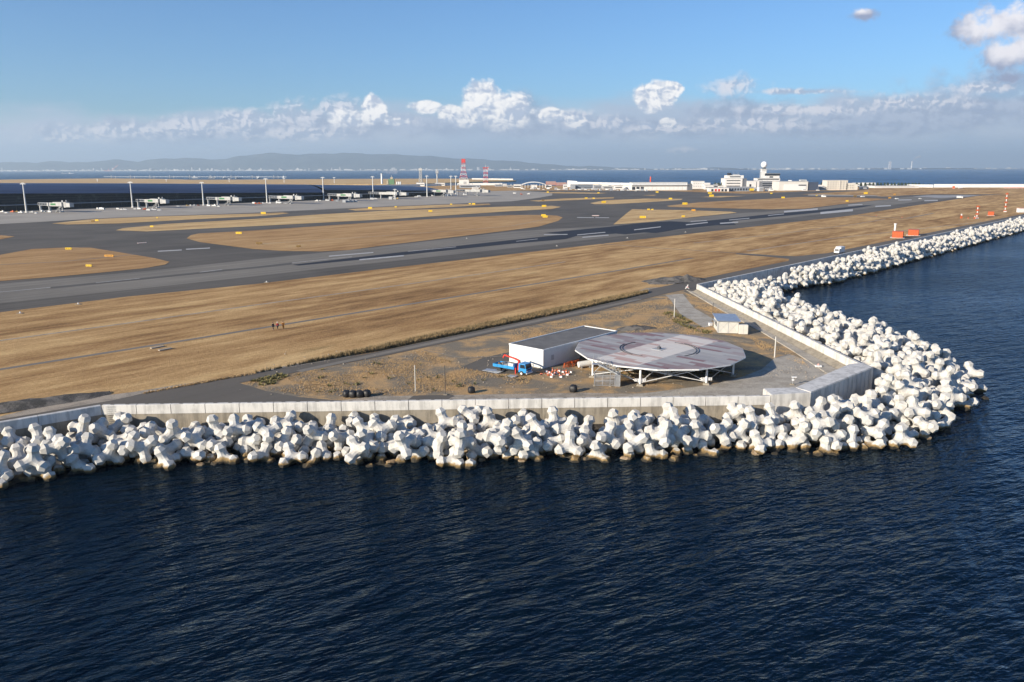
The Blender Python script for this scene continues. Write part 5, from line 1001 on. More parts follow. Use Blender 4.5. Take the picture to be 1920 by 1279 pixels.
for i, p in enumerate(lp):
    po = MB().cyl((p.x, p.y, .25), (p.x, p.y, DZ-.3), .19, n=12); o_ = po.build('post', WHITE2, t)
    MB().box((p.x, p.y, .12), (1.5, 1.2, .36), .5, .7).build('footing', CONC_LO, o_)
    MB().box((p.x, p.y, DZ-.42), (.6, .6, .12)).build('post_head', WHITE2, o_)
    if i in (0, 1, 2):
        sg = MB(); q = (Mi.to_3x3() @ Vector((1, 0, 0)))
        for k in (-3, -2, -1, 1, 2, 3): sg.box((p.x+q.x*k*.27, p.y+q.y*k*.27-.0, .95), (.17, .10, .5), -BAND)
        sg.bar((p.x-q.x*1.0, p.y-q.y*1.0, .78), (p.x+q.x*1.0, p.y+q.y*1.0, .78), .05); sg.bar((p.x-q.x*1.0, p.y-q.y*1.0, 1.12), (p.x+q.x*1.0, p.y+q.y*1.0, 1.12), .05)
        sg.build('slotted_plate', WHITE2, o_)
for a, b in ((0, 2), (2, 1), (1, 3), (4, 0), (4, 7), (5, 6), (7, 5), (3, 8), (0, 1), (2, 3)):
    p, q = lp[a], lp[b]
    MB().bar((p.x, p.y, DZ-.5), (q.x, q.y, .5), .12).bar((p.x, p.y, .5), (q.x, q.y, DZ-.5), .12).build('cross_brace', WHITE2 if a in (0, 2, 4) else STEEL, t)
# stair tower with caged base
sp0 = Vector(at(1150, 728)); SA = math.atan2(ux.y, ux.x)+R_(12)
t = thing('access_stair', 'galvanised access stair with caged base in front of the round deck', 'stair', at(1114, 724), R_(-8))
cg = MB(); Wd, Dp, Hc = 4.2, 2.3, 1.9
for x in (0, Wd*.33, Wd*.62, Wd*.8, Wd): 
    for y in (0, Dp): cg.bar((x, y, .1), (x, y, Hc), .09)
for z in (.15, 1.0, Hc):
    cg.bar((0, 0, z), (Wd, 0, z), .07); cg.bar((0, Dp, z), (Wd, Dp, z), .07); cg.bar((0, 0, z), (0, Dp, z), .07); cg.bar((Wd, 0, z), (Wd, Dp, z), .07)
cg.build('cage_frame', STEEL, t)
ms = MB()
for i in range(34): x = Wd*(i+.5)/34; ms.bar((x, 0, .15), (x, 0, Hc), .03); ms.bar((x, Dp, .15), (x, Dp, Hc), .03)
for i in range(16): y = Dp*(i+.5)/16; ms.bar((0, y, .15), (0, y, Hc), .03)
for i in range(12): z = .15+i*.15; ms.bar((0, 0, z), (Wd, 0, z), .02)
ms.build('mesh_panel', STEEL, t)
MB().box((Wd*.9, Dp*.5, .95), (Wd*.2-.05, Dp-.05, 1.8)).build('equipment_cabinet', GREYW, t)
st = MB(); p0 = Vector((Wd*.92, Dp*.5, Hc)); p1 = Vector((.5, Dp*.7, DZ+.05))
for s_ in (-.45, .45):
    st.bar(p0+Vector((0, s_, 0)), p1+Vector((0, s_, 0)), .08, .22)
for i in range(11): q = p0.lerp(p1, (i+.5)/11); st.box(q, (.28, .9, .05))
st.build('stair_flight', STEEL, t)
hr = MB()
for s_ in (-.48, .48):
    for hgt in (.55, 1.05): hr.bar(p0+Vector((0, s_, hgt)), p1+Vector((0, s_, hgt)), .05)
    for i in range(8): q = p0.lerp(p1, i/7); hr.bar(q+Vector((0, s_, 0)), q+Vector((0, s_, 1.05)), .05)
for x in (.5, -.3): 
    for y in (Dp*.7-.48, Dp*.7+.48): hr.bar((x, y, DZ), (x, y, DZ+1.5), .05)
for z in (Hc+.5, Hc+1.0): hr.bar((Wd*.72, 0, z), (Wd, 0, z), .05); hr.bar((Wd, 0, z), (Wd, Dp, z), .05)
for x, y in ((Wd*.72, 0), (Wd, 0), (Wd, Dp)): hr.bar((x, y, Hc), (x, y, Hc+1.0), .05)
hr.build('handrail', STEEL, t)
MB().box((.1, Dp*.7, DZ+.02), (1.1, 1.1, .06)).build('landing', STEEL, t)
for x in (0, Wd*.62): MB().box((x, 0, .08), (.4, .4, .2)).build('footing', CONC_LO, t)

# blue crane truck
def wheel(mbx, x, y, r=.43, w=.28): mbx.cyl((x, y-w/2, r), (x, y+w/2, r), r, n=18)
def blue_truck():
    a = at(930, 689); b = at(998, 701); dv = Vector(b)-Vector(a)
    t = thing('crane_truck', 'blue flatbed truck with red folded crane beside the white building', 'truck', at(962, 699), math.atan2(dv.y, dv.x)+.02)
    ch = MB().box((-.2, 0, .62), (6.4, .8, .22)); ch.box((1.4, 0, .5), (.6, 1.9, .3)); ch.build('chassis', BLK, t)
    bd = MB().box((-1.35, 0, .95), (4.5, 2.1, .10))
    for y in (-1.05, 1.05): bd.box((-1.35, y, 1.2), (4.5, .06, .46))
    for x in (-3.6, .9): bd.box((x, 0, 1.2 if x < 0 else 1.45), (.06, 2.04, .46 if x < 0 else .95))
    for x in (-2.6, -1.6, -.5): 
        for y in (-1.09, 1.09): bd.box((x, y, 1.2), (.05, .04, .42))
    bd.build('cargo_bed', BLUE, t)
    cb = MB(); x0, x1 = 1.75, 3.35; prof = [(x0, .55), (x1+.02, .55), (x1+.05, 1.25), (x1-.22, 2.1), (x0+.05, 2.15)]
    n = len(prof); vs = [(x, -.95, z) for x, z in prof]+[(x, .95, z) for x, z in prof]
    cb.add(vs, [tuple(range(n)), tuple(range(2*n-1, n-1, -1))]+[(i, n+i, n+(i+1) % n, (i+1) % n) for i in range(n)])
    c_ = cb.build('cab', BLUE, t, bevel=.05)
    MB().add([(x1+.045, -.82, 1.32), (x1+.045, .82, 1.32), (x1-.185, .78, 2.02), (x1-.185, -.78, 2.02)], [(0, 1, 2, 3)]).build('windscreen', DARK, c_)
    for y in (-1, 1): MB().add([(x0+.35, y*.965, 1.35), (x1-.15, y*.965, 1.35), (x1-.32, y*.965, 1.98), (x0+.4, y*.965, 1.98)], [(0, 1, 2, 3)]).build('side_window', DARK, c_)
    for y in (-.7, .7): MB().cyl((x1+.0, y, .85), (x1+.09, y, .85), .13, n=12).build('headlight', WHITE2, c_)
    MB().box((x1+.08, 0, .48), (.12, 1.9, .22)).build('bumper', WHITE2, t)
    MB().box((x1+.05, 0, 1.08), (.05, 1.2, .22)).build('grille', BLK, c_)
    for y in (-1.12, 1.12): MB().bar((x1-.15, y*.86, 1.7), (x1+.1, y, 1.75), .04).box((x1+.12, y, 1.6), (.08, .14, .36)).build('wing_mirror', BLK, c_)
    for x, ys in ((2.45, (-.9, .9)), (-2.3, (-.86, .86))):
        for y in ys:
            wm = MB(); wheel(wm, x, y, w=.28 if x > 0 else .4); o_ = wm.build('wheel', BLK, t); MB().cyl((x, y*1.0-.17*(-1 if y < 0 else 1)*-1, .43), (x, y+.02+.16*(1 if y > 0 else -1), .43), .2, n=12).build('rim', WHITE2, o_)
    cr = MB().box((1.3, 0, 1.0), (.5, .7, 1.1)).bar((1.3, 0, 1.4), (1.3, 0, 2.45), .34); o_ = cr.build('crane_mast', RED, t)
    MB().bar((1.35, 0, 2.35), (.4, -.02, 2.62), .2, .28).bar((.4, 0, 2.62), (-1.9, .1, 2.95), .17, .25).bar((-1.9, .1, 2.95), (-2.2, .1, 2.4), .16, .2).build('crane_boom', RED, t)
    for y in (-1.1, 1.1): MB().box((1.3, y, .75), (.2, .14, 1.1)).build('outrigger', RED, t)
    return t
blue_truck()
# load on the truck
a = at(957, 694)
TR = math.atan2((Vector(at(998, 701))-Vector(at(930, 689))).y, (Vector(at(998, 701))-Vector(at(930, 689))).x)
def onbed(x, y, z): 
    b = at(962, 699); return (b[0]+x*math.cos(TR)-y*math.sin(TR), b[1]+x*math.sin(TR)+y*math.cos(TR), z)
for i, (x, y, m_, nm, lab, cat) in enumerate([(-.2, .1, WHITE2, 'generator', 'white generator box on the blue truck bed behind the cab', 'generator'), (-1.5, .3, STEEL, 'pipe_rack', 'grey rack of pipes lying on the blue truck bed', 'pipe rack'), (-2.7, -.1, mat('brown_bundle', (.25, .17, .10), .8, noise_amt=.4, noise_scale=4), 'tool_bundle', 'brown bundle of tools at the tail of the blue truck', 'tools')]):
    t = thing(nm, lab, cat, onbed(x, y, 1.0), TR)
    if i == 0: MB().box((0, 0, .35), (1.0, 1.1, .7)).build('housing', m_, t, bevel=.05); MB().box((0, 0, .75), (.8, .2, .1)).build('handle', BLK, t)
    elif i == 1:
        g_ = MB()
        for k in range(6): g_.bar((-.7, -.5+k*.2, .15+(k % 2)*.14), (.8, -.5+k*.2, .3+(k % 3)*.12), .09)
        g_.box((-.5, 0, .3), (.08, 1.3, .6)).box((.5, 0, .3), (.08, 1.3, .6)); g_.build('pipes', m_, t)
    else:
        g_ = MB(); rn = random.Random(3)
        for k in range(9): g_.box((rn.uniform(-.5, .5), rn.uniform(-.6, .6), rn.uniform(.1, .4)), (rn.uniform(.2, .5), rn.uniform(.2, .5), rn.uniform(.15, .4)), rn.uniform(0, 3))
        g_.build('bundle', m_, t)
# sheets on the ground
for px, py, lab, sz in ((922, 697, 'flat pale metal sheets lying left of the blue truck', (3.4, 1.4)), (957, 707, 'small bent metal sheet on the gravel in front of the blue truck', (1.5, .9))):
    t = thing('metal_sheets', lab, 'metal sheets', at(px, py), -.5); g_ = MB()
    for k in range(4): g_.box((k*.12, k*.1, .10+.05*k), (sz[0], sz[1], .025), k*.12-.2)
    g_.build('sheets', SHEET, t)
# cones, barriers and orange frames heaped by the building
rn = random.Random(9)
def cone(loc, rz, tilt, lab):
    t = thing('traffic_cone', lab, 'traffic cone', loc, rz, 'traffic cones in the heap by the white building'); t.rotation_euler = (tilt, 0, rz)
    MB().box((0, 0, .03), (.42, .42, .05)).build('cone_base', ORANGE, t); MB().cyl((0, 0, .05), (0, 0, .75), .16, .04, 12).build('cone_body', ORANGE, t); MB().cyl((0, 0, .3), (0, 0, .52), .118, .078, 12).build('white_band', WHITE2, t)
pos = [(1022, 701), (1028, 704), (1036, 697), (1040, 702), (1047, 699), (1050, 705), (1055, 702), (1062, 700), (1068, 703), (1033, 704), (1044, 695), (1060, 696), (1015, 702)]
for i, (px, py) in enumerate(sorted(pos)): cone(at(px, py), rn.uniform(0, 6), rn.choice([0, 1.45, -1.4, .3]), f'orange and white traffic cone, {ordw(i+1)} from left in the heap right of the truck')
pos = sorted([(1030, 700), (1037, 704), (1043, 701), (1049, 697), (1056, 699), (1064, 704), (1025, 698), (1071, 699), (1052, 708), (1034, 708)])
for i, (px, py) in enumerate(pos):
    t = thing('cone_weight', f'white plastic weight block, {ordw(i+1)} from left among the fallen traffic cones', 'weight block', at(px, py), rn.uniform(0, 3), 'white weight blocks among the cones')
    MB().box((0, 0, .16), (.5, .35, .3), 0, .8).build('block', WHITE2, t, bevel=.04); MB().box((0, 0, .34), (.3, .05, .06)).build('handle', RED, t)
for i, (px, py) in enumerate([(1064, 690), (1070, 688), (1077, 687), (1084, 685)]):
    t = thing('barrier_frame', f'bright orange tubular barrier, {ordw(i+1)} from left leaning against the white building', 'barrier', at(px, py), .7+i*.1, 'orange barriers against the building')
    g_ = MB()
    for x in (-.6, .6): g_.bar((x, 0, 0), (x*.9, .2, 1.0), .09); g_.bar((x, .5, 0), (x*.9, .2, 1.0), .09)
    for z in (.35, .65, .95): g_.bar((-.6, .05+z*.15, z), (.6, .05+z*.15, z), .1)
    g_.build('frame', ORANGE, t); MB().box((0, .12, .8), (1.2, .04, .16)).build('board', ORANGE, t)
t = thing('wooden_plank', 'orange brown plank lying at the corner of the white building', 'plank', at(1012, 699), -.3); MB().box((0, 0, .1), (1.4, .35, .14)).box((.1, .1, .2), (1.1, .3, .08), .2).build('plank', mat('plank_wood', (.45, .22, .09), .8, noise_amt=.3, noise_scale=3), t)
t = thing('white_tank', 'rounded white tank lying under the left edge of the round deck', 'tank', at(1097, 690), .3); MB().cyl((-1.3, 0, .7), (1.3, 0, .9), .55, n=16).build('tank', WHITE2, t); MB().box((-.8, 0, .2), (.2, 1, .4)).box((.8, 0, .25), (.2, 1, .5)).build('cradle', STEEL, t)

# white hut beside the wall
H0 = Vector(at(1341, 620)); H1 = Vector(at(1358, 624)); H2 = Vector(at(1391, 627))
HX = math.atan2(.02, 1); hw = 5.2; hd = 8.4
t = thing('site_hut', 'white prefabricated hut with sloping tin roof beside the inner seawall', 'hut', (44.6, 168.8, 0), R_(-6))
MB().prism([(0, 0), (4.2, 0), (4.2, 6.8), (0, 6.8)], .15, 2.75).build('wall', mat('cream_hut_wall', (.62, .60, .54), .6, noise_amt=.1, noise_scale=1), t)
MB().add([(-.35, -.35, 2.78), (4.7, -.35, 2.72), (4.7, 7.2, 3.0), (-.35, 7.2, 3.06), (-.35, -.35, 2.9), (4.7, -.35, 2.84), (4.7, 7.2, 3.12), (-.35, 7.2, 3.18)], [(0, 3, 2, 1), (4, 5, 6, 7), (0, 1, 5, 4), (1, 2, 6, 5), (2, 3, 7, 6), (3, 0, 4, 7)]).build('roof', mat('tin_roof', (.45, .48, .53), .35, .5, noise_amt=.2, noise_scale=1), t)
fr = MB()
for x in (.0, 2.1, 4.2): fr.box((x, -.03, 1.45), (.08, .06, 2.6))
for a, b in (((.1, .3), (2.0, 2.6)), ((2.0, .3), (.1, 2.6)), ((2.2, .3), (4.1, 2.6)), ((4.1, .3), (2.2, 2.6))): fr.bar((a[0], -.02, a[1]), (b[0], -.02, b[1]), .025)
fr.build('frame', GREYW, t)
MB().box((-.03, 1.0, 1.1), (.05, .9, 1.9)).build('door', GREYW, t)
for y in (2.9, 4.6):
    MB().box((-.03, y, 1.6), (.05, 1.1, .9)).build('window', DARK, t); MB().box((-.3, y, 2.25), (.6, 1.4, .05)).build('awning', SHEET, t)
t = thing('storage_cabinet', 'tall cream storage cabinet standing against the right end of the hut', 'cabinet', (49.6, 168.3, 0), R_(-6))
MB().box((.2, 0, 1.1), (1.9, 1.3, 2.0)).build('cabinet_body', mat('cream_hut_wall', (.62,)*3), t, bevel=.04); MB().box((.2, -.66, 1.1), (.05, .03, 1.9)).build('door_seam', GREYW, t)
t = thing('white_box', 'small white box on the ground at the left end of the hut', 'box', at(1332, 611), .2); MB().box((0, 0, .35), (.8, .6, .6)).build('box_body', WHITE2, t, bevel=.03); MB().box((0, 0, .68), (.9, .7, .06)).build('lid', WHITE2, t)
# poles
def pole(px, py, top, m, label, r=.07, base=False):
    p = Vector(at(px, py)); k = p.y; _, zt = bearing(px, top, k)
    t = thing('pole', label, 'pole', p); MB().cyl((0, 0, 0), (0, 0, zt), r, r*.8, 8).build('shaft', m, t)
    MB().box((0, 0, .1), (.6 if base else .3, .6 if base else .3, .22)).build('pole_base', CONC_LO, t); MB().cyl((0, 0, zt), (0, 0, zt+.06), r*1.3, n=8).build('cap', m, t)
pole(779, 735, 686, mat('pale_pole', (.55, .53, .48), .6), 'pale slim pole standing in the weeds left of the truck', .08)
pole(835, 741, 686, mat('dark_pole', (.05, .05, .05), .6), 'dark slim pole on a concrete base behind the front seawall', .06, True)
pole(1264, 595, 561, mat('pale_pole', (.55,)*3), 'pale pole in the grass near the road bend', .11)
pole(1336.5, 588, 568, mat('dark_pole', (.05,)*3), 'dark pole rising behind the white hut', .07)
pole(1452, 672, 632, mat('pale_pole', (.55,)*3), 'pale pole at the edge of the raised path, right of the round deck', .13)
# black bulk bags
BAG = mat('black_bag', (.02, .02, .022), .55, noise_amt=.4, noise_scale=2, bump=.6, bump_scale=3)
def bag(p, lab, s=1.0, grp=None, seed=0):
    rn = random.Random(seed); t = thing('bulk_bag', lab, 'bag', p, rn.uniform(0, 3), grp); mb = MB(); n = 16; prof = [(.45, 0), (.58, .12), (.62, .5), (.58, .85), (.42, 1.02), (.15, 1.0), (.0, .98)]; vs = []
    for j, (r, z) in enumerate(prof):
        for i in range(n): a = 2*math.pi*i/n; q = 1+.09*math.sin(4*a+seed)+rn.uniform(-.04, .04); vs.append((r*q*s*math.cos(a), r*q*s*math.sin(a), z*s*1.05+rn.uniform(-.03, .03)*(j > 2)))
    fs = [(j*n+i, j*n+(i+1) % n, (j+1)*n+(i+1) % n, (j+1)*n+i) for j in range(len(prof)-1) for i in range(n)]
    mb.add(vs, fs, True).build('bag_body', BAG, t); hb = MB()
    for a in (0, 1.57, 3.14, 4.71): hb.bar((.4*s*math.cos(a), .4*s*math.sin(a), s), (.2*s*math.cos(a), .2*s*math.sin(a), 1.22*s), .05)
    hb.build('lifting_loop', BAG, t)
for i, (px, py) in enumerate([(650, 744.5), (662, 745), (675, 745), (688, 744)]): bag(at(px, py), f'black bulk bag, {ordw(i+1)} from left in the row of four by the seawall', 1.0, 'four black bulk bags in a row', i)
bag(at(884, 737), 'single black bulk bag behind the front seawall, right of the dark pole', .95, seed=9)
bag(at(1075, 735), 'single black bulk bag lying left of the stair cage', 1.05, seed=12)
# small instruments
t = thing('sensor_post', 'small white sensor on a post by the corner block', 'sensor', at(1486, 722)); MB().cyl((0, 0, 0), (0, 0, 1.3), .07, n=8).build('post', STEEL, t); MB().box((.15, 0, 1.35), (.8, .25, .16)).box((.0, 0, .9), (.3, .3, .3)).build('sensor_head', WHITE2, t); MB().box((-.1, 0, .12), (.6, .5, .25)).build('pole_base', CONC_LO, t)
t = thing('light_fitting', 'pinkish white lamp fitting on the raised path near the wall corner', 'lamp', (at(1534, 690)[0], at(1534, 690)[1], .2)); MB().box((0, 0, .15), (1.1, .6, .3)).build('housing', WHITE2, t, bevel=.05); MB().cyl((0, 0, .3), (0, 0, .6), .2, .12, 10).build('lens', mat('pale_red', (.6, .3, .25), .5), t)
t = thing('warning_marker', 'white and red marker pile beside the road at the wall bend', 'marker', at(1288, 542)); MB().bar((-.5, 0, 0), (.3, 0, 1.3), .18).bar((.6, 0, 0), (.1, .1, 1.0), .2).box((0, 0, .5), (.7, .4, .4)).build('boards', WHITE2, t); MB().box((.1, -.22, .6), (.5, .04, .2)).build('red_stripe', RED, t)
for i, (px, py) in enumerate([(295, 652), (310, 656)]):
    t = thing('drain_cover', f'pale concrete drain cover on the grass path, {["left", "right"][i]} of the pair', 'drain cover', at(px, py), RWY); MB().box((0, 0, .12), (2.6, .8, .22)).build('slab', GRAV, t)

# people
def skinned(name, pts, edges, m, parent, sub=1):
    me = bpy.data.meshes.new(name); me.from_pydata([p[:3] for p in pts], edges, []); me.update()
    o = bpy.data.objects.new(name, me); C.objects.link(o); sk = o.modifiers.new('skin', 'SKIN'); sk.use_smooth_shade = True
    for v, p in zip(me.skin_vertices[0].data, pts): v.radius = (p[3], p[3]); 
    me.skin_vertices[0].data[0].use_root = True
    s = o.modifiers.new('sub', 'SUBSURF'); s.levels = sub; s.render_levels = sub; me.materials.append(m)
    if parent: o.parent = parent
    return o
def person(loc, rz, lab, mtop, mleg, hat=None, stride=.22, pack=False):
    t = thing('person', lab, 'person', loc, rz)
    pts = [(0, 0, .95, .15), (0, 0, 1.18, .135), (0, 0, 1.40, .15), (0, 0, 1.50, .065), (0, .01, 1.60, .085), (0, .02, 1.70, .09),
           (.09, 0, .90, .10), (.10, stride*.6, .50, .07), (.10, stride*.5, .09, .05), (.10, stride*.5+.16, .04, .045),
           (-.09, 0, .90, .10), (-.10, -stride*.4, .50, .07), (-.10, -stride, .11, .05), (-.10, -stride+.14, .04, .045),
           (.20, 0, 1.40, .07), (.27, -.06, 1.14, .05), (.27, .04, .90, .038), (.27, .08, .80, .04),
           (-.20, 0, 1.40, .07), (-.27, .06, 1.14, .05), (-.26, .16, .92, .038), (-.26, .20, .83, .04)]
    ed = [(0, 1), (1, 2), (2, 3), (3, 4), (4, 5), (0, 6), (6, 7), (7, 8), (8, 9), (0, 10), (10, 11), (11, 12), (12, 13), (2, 14), (14, 15), (15, 16), (16, 17), (2, 18), (18, 19), (19, 20), (20, 21)]
    skinned('body', pts, ed, SKIN, t)
    g = 1.18; sel = [0, 1, 2, 14, 15, 16, 18, 19, 20]; mp = {k: i for i, k in enumerate(sel)}
    skinned('jacket', [(*pts[k][:3], pts[k][3]*g+.012) for k in sel], [(mp[a], mp[b]) for a, b in ed if a in mp and b in mp], mtop, t)
    sel = [0, 6, 7, 8, 10, 11, 12]; mp = {k: i for i, k in enumerate(sel)}
    skinned('trousers', [(*pts[k][:3], pts[k][3]*g+.012) for k in sel], [(mp[a], mp[b]) for a, b in ed if a in mp and b in mp], mleg, t)
    if hat: MB().sphere((0, .02, 1.74), .135, 14, 8, .8).cyl((0, .04, 1.69), (0, .04, 1.71), .17, n=14).build('helmet', hat, t)
    else: MB().sphere((0, 0, 1.74), .108, 12, 8).build('hair', mat('black_hair', (.015, .012, .01), .7), t)
    if pack: MB().box((0, -.2, 1.25), (.32, .2, .45)).build('backpack', BLK, t, bevel=.05)
NAVY = mat('dark_work_clothes', (.02, .022, .03), .8); OCH = mat('ochre_coverall', (.55, .22, .03), .8); REDV = mat('red_vest', (.45, .03, .04), .7)
person(at(512.5, 619), 1.2, 'person in dark work clothes, left of the three walking on the grass', NAVY, NAVY, None, .2)
person(at(521, 618.5), .8, 'person in red vest and white helmet, middle of the three on the grass', REDV, NAVY, WHITE2, .28)
person(at(531.5, 617), .4, 'person in ochre coverall, right of the three walking on the grass', OCH, OCH, None, .15)

# vegetation
def tufts(name, polys, n, h, r, m, label, seed=1, blades=9, kind='stuff', zb=.02):
    rn = random.Random(seed); mb = MB(); vs = []; fs = []
    for poly, share in polys:
        xs = [p[0] for p in poly]; ys = [p[1] for p in poly]; k = 0; tries = 0
        while k < n*share and tries < n*20:
            tries += 1; x = rn.uniform(min(xs), max(xs)); y = rn.uniform(min(ys), max(ys)); c = False; j = len(poly)-1
            for i in range(len(poly)):
                if (poly[i][1] > y) != (poly[j][1] > y) and x < (poly[j][0]-poly[i][0])*(y-poly[i][1])/(poly[j][1]-poly[i][1])+poly[i][0]: c = not c
                j = i
            if not c: continue
            if name != 'reed_strip' and math.sin(x*.35+seed)*math.sin(y*.31+seed*2)+rn.uniform(-.6, .6) < -.15: continue
            k += 1; s = rn.uniform(.5, 1.3)
            for q in range(blades):
                a = rn.uniform(0, 6.28); l = rn.uniform(.5, 1)*r*s; hh = h*s*rn.uniform(.5, 1.1); w = r*s*.22
                bx, by = x+math.cos(a)*l*.3, y+math.sin(a)*l*.3; b = len(vs)
                vs += [(bx-math.sin(a)*w, by+math.cos(a)*w, zb), (bx+math.sin(a)*w, by-math.cos(a)*w, zb), (x+math.cos(a)*l, y+math.sin(a)*l, zb+hh)]; fs.append((b, b+1, b+2))
    return mb.add(vs, fs).build(name, m, label=label, kind=kind)
REED = mat('dry_reed', (.34, .24, .12), .9, col2=(.13, .10, .05), noise_scale=.9)
STRAW = mat('dry_straw', (.52, .36, .18), .9, col2=(.34, .235, .125), noise_scale=1.2)
OLIVE = mat('olive_weeds', (.10, .10, .035), .9, col2=(.20, .16, .06), noise_scale=1.0)
hp = [(640, 672), (760, 644), (900, 614), (1000, 593), (1100, 570), (1180, 556), (1216, 549)]
lower = [(x+3, y+10) for x, y in hp]
hedge = [at(x, y)[:2] for x, y in hp]+[at(x, y)[:2] for x, y in [(1200, 555), (1172, 561.5), (1060, 585.5), (900, 617.5), (700, 659), (640, 671)]]
reed = [at(x, y)[:2] for x, y in P((480, 700), (620, 671), (760, 641), (900, 611), (1000, 590), (1100, 569), (1180, 552.5), (1214, 547), (1216, 550), (1172, 560.5), (1060, 586), (900, 618.5), (700, 660), (547, 686.5), (480, 700.5))]
tufts('reed_strip', [(reed, 1)], 11000, .75, .34, REED, 'strip of dry brown reeds between gravel verge and perimeter road', 2, 8)
reed2 = [at(x, y)[:2] for x, y in P((270, 737.5), (380, 716), (480, 698), (480, 702), (419, 712), (272, 739))]
tufts('dry_weeds', [(reed2, 1)], 500, .3, .3, STRAW, 'thin line of dry weeds along the asphalt corner', 4, 6)
y1 = [at(x, y)[:2] for x, y in P((455, 719), (560, 700), (700, 676), (790, 657), (830, 672), (870, 690), (930, 702), (1000, 706), (990, 720), (900, 728), (800, 738), (700, 742), (640, 742), (560, 741), (500, 731))]
y2 = [at(x, y)[:2] for x, y in P((960, 620), (1110, 590), (1200, 568), (1255, 558), (1275, 590), (1325, 618), (1340, 630), (1300, 632), (1180, 624), (1090, 610), (1000, 632), (955, 640))]
y3 = [at(x, y)[:2] for x, y in P((1282, 548), (1300, 556), (1372, 592), (1345, 592), (1305, 575))]
y4 = [at(x, y)[:2] for x, y in P((1400, 628), (1450, 648), (1500, 672), (1520, 690), (1460, 668), (1430, 660))]
tufts('dry_scrub', [(y1, .55), (y2, .35), (y3, .06), (y4, .04)], 15000, .17, .17, STRAW, 'dry straw coloured weeds tufted over the gravel yard', 6, 5, zb=.03)
y5 = [at(x, y)[:2] for x, y in P((1240, 588), (1262, 586), (1290, 600), (1335, 622), (1322, 628), (1280, 612), (1250, 598))]
y6 = [at(x, y)[:2] for x, y in P((1120, 700), (1210, 712), (1300, 708), (1370, 700), (1330, 688), (1180, 688))]
tufts('olive_scrub', [(y5, .4), (y6, .25), (y1, .12), ([at(x, y)[:2] for x, y in P((470, 716), (520, 702), (540, 705), (510, 722))], .23)], 420, .4, .6, OLIVE, 'olive green weeds along the old track and under the deck', 8, 8, zb=.03)
st_ = MB(); rn = random.Random(31)
for poly in (y1, y6):
    xs = [p[0] for p in poly]; ys = [p[1] for p in poly]
    for k in range(350): x, y = rn.uniform(min(xs), max(xs)+25), rn.uniform(min(ys), max(ys)); s = rn.uniform(.05, .22); st_.box((x, y, s*.3), (s*1.5, s, s), rn.uniform(0, 3), .6)
st_.build('loose_stones', GRAV, kind='stuff', label='loose pale stones scattered over the gravel yard')

# ---------------------------------------------------------------- terminal
TB = [Vector(at(-90, 400)), Vector(at(850, 366))]
TV = (TB[1]-TB[0]).normalized(); TN = Vector((-TV.y, TV.x, 0))      # TN points away from the camera side
TL_ = (TB[1]-TB[0]).length
def tsec(s, z0, z1):   # roof heights along the terminal (falls towards its tip)
    return z0
def profile(px, py_low, py_top):
    base = Vector(at(px, 400-(px+90)*34/940)); return base
t = thing('terminal_building', 'long low terminal with dark blue curved roof and black glass front', 'terminal', TB[0], math.atan2(TV.y, TV.x))
Mt = (Matrix.Translation(TB[0]) @ Matrix.Rotation(math.atan2(TV.y, TV.x), 4, 'Z')).inverted()
st_px = [-90, 0, 150, 300, 480, 608]; st_px2 = [612, 700, 780, 826, 838]
def loc_s(px):
    p = Mt @ Vector(at(px, 400-(px+90)*34/940)); return p.x
def zat(px, py, off):
    w = Mt.inverted() @ Vector((loc_s(px), off, 0)); return bearing(960+FPX*0+px-960, py, w.y)[1]
ROOFM, tt, bb = newmat('blue_metal_roof'); gg = rwpos(tt, .05, 1); nn_ = noise(tt, gg, .25, 4, .6)
tt.links.new(mixc(tt, sstep(tt, nn_, .4, .6), (.055, .075, .13), (.085, .11, .18)), bb.inputs['Base Color']); bb.inputs['Metallic'].default_value = .55; bb.inputs['Roughness'].default_value = .42
def roofpart(pxs, low_y, top_y, name, off0):
    mb = MB(); nseg = 9; vs = []; 
    for px, yl, yt in zip(pxs, low_y, top_y):
        s = loc_s(px); zl = zat(px, yl, off0); zt = zat(px, yt, 34)
        for k in range(nseg+1):
            a = k/nseg; y = off0+(34-off0)*a; z = zl+(zt-zl)*math.sin(a*math.pi/2)**.9; vs.append((s, y, z))
        vs.append((s, 62, zt*.6)); vs.append((s, 62, 0))
    m = nseg+3; n = len(pxs)
    fs = [(i*m+k, (i+1)*m+k, (i+1)*m+k+1, i*m+k+1) for i in range(n-1) for k in range(m-1)]
    mb.add(vs, fs, False)
    a = (n-1)*m; mb.add([vs[a+k] for k in range(m)]+[(vs[a][0], off0, 0)], [tuple(range(m+1))])
    return mb.build(name, ROOFM, t)
roofpart(st_px, [363.8, 363.3, 362.8, 362.2, 361.6, 361.2], [343, 343.2, 343.5, 344, 345.2, 346.1], 'roof', -3)
roofpart(st_px2, [356.2, 356.6, 357.3, 357.8, 358.5], [346.2, 347.2, 348.8, 350.5, 353.5], 'roof', 1)
fa = MB(); vs = []
for px, yl in zip(st_px+st_px2, [364, 363.5, 363, 362.4, 361.8, 361.4, 356.4, 356.8, 357.5, 358, 358.7]):
    s = loc_s(px); z = zat(px, yl, 0); vs += [(s, 3, 0), (s, 3, z+.6)]
n = len(vs)//2; fa.add(vs, [(2*i, 2*i+2, 2*i+3, 2*i+1) for i in range(n-1)]); 
FAC, tt, bb = newmat('dark_glazing'); gg = N(tt, 'ShaderNodeNewGeometry'); nn_ = noise(tt, vmth(tt, 'MULTIPLY', gg.outputs['Position'], (1, 1, 1.5)), .12, 5, .75)
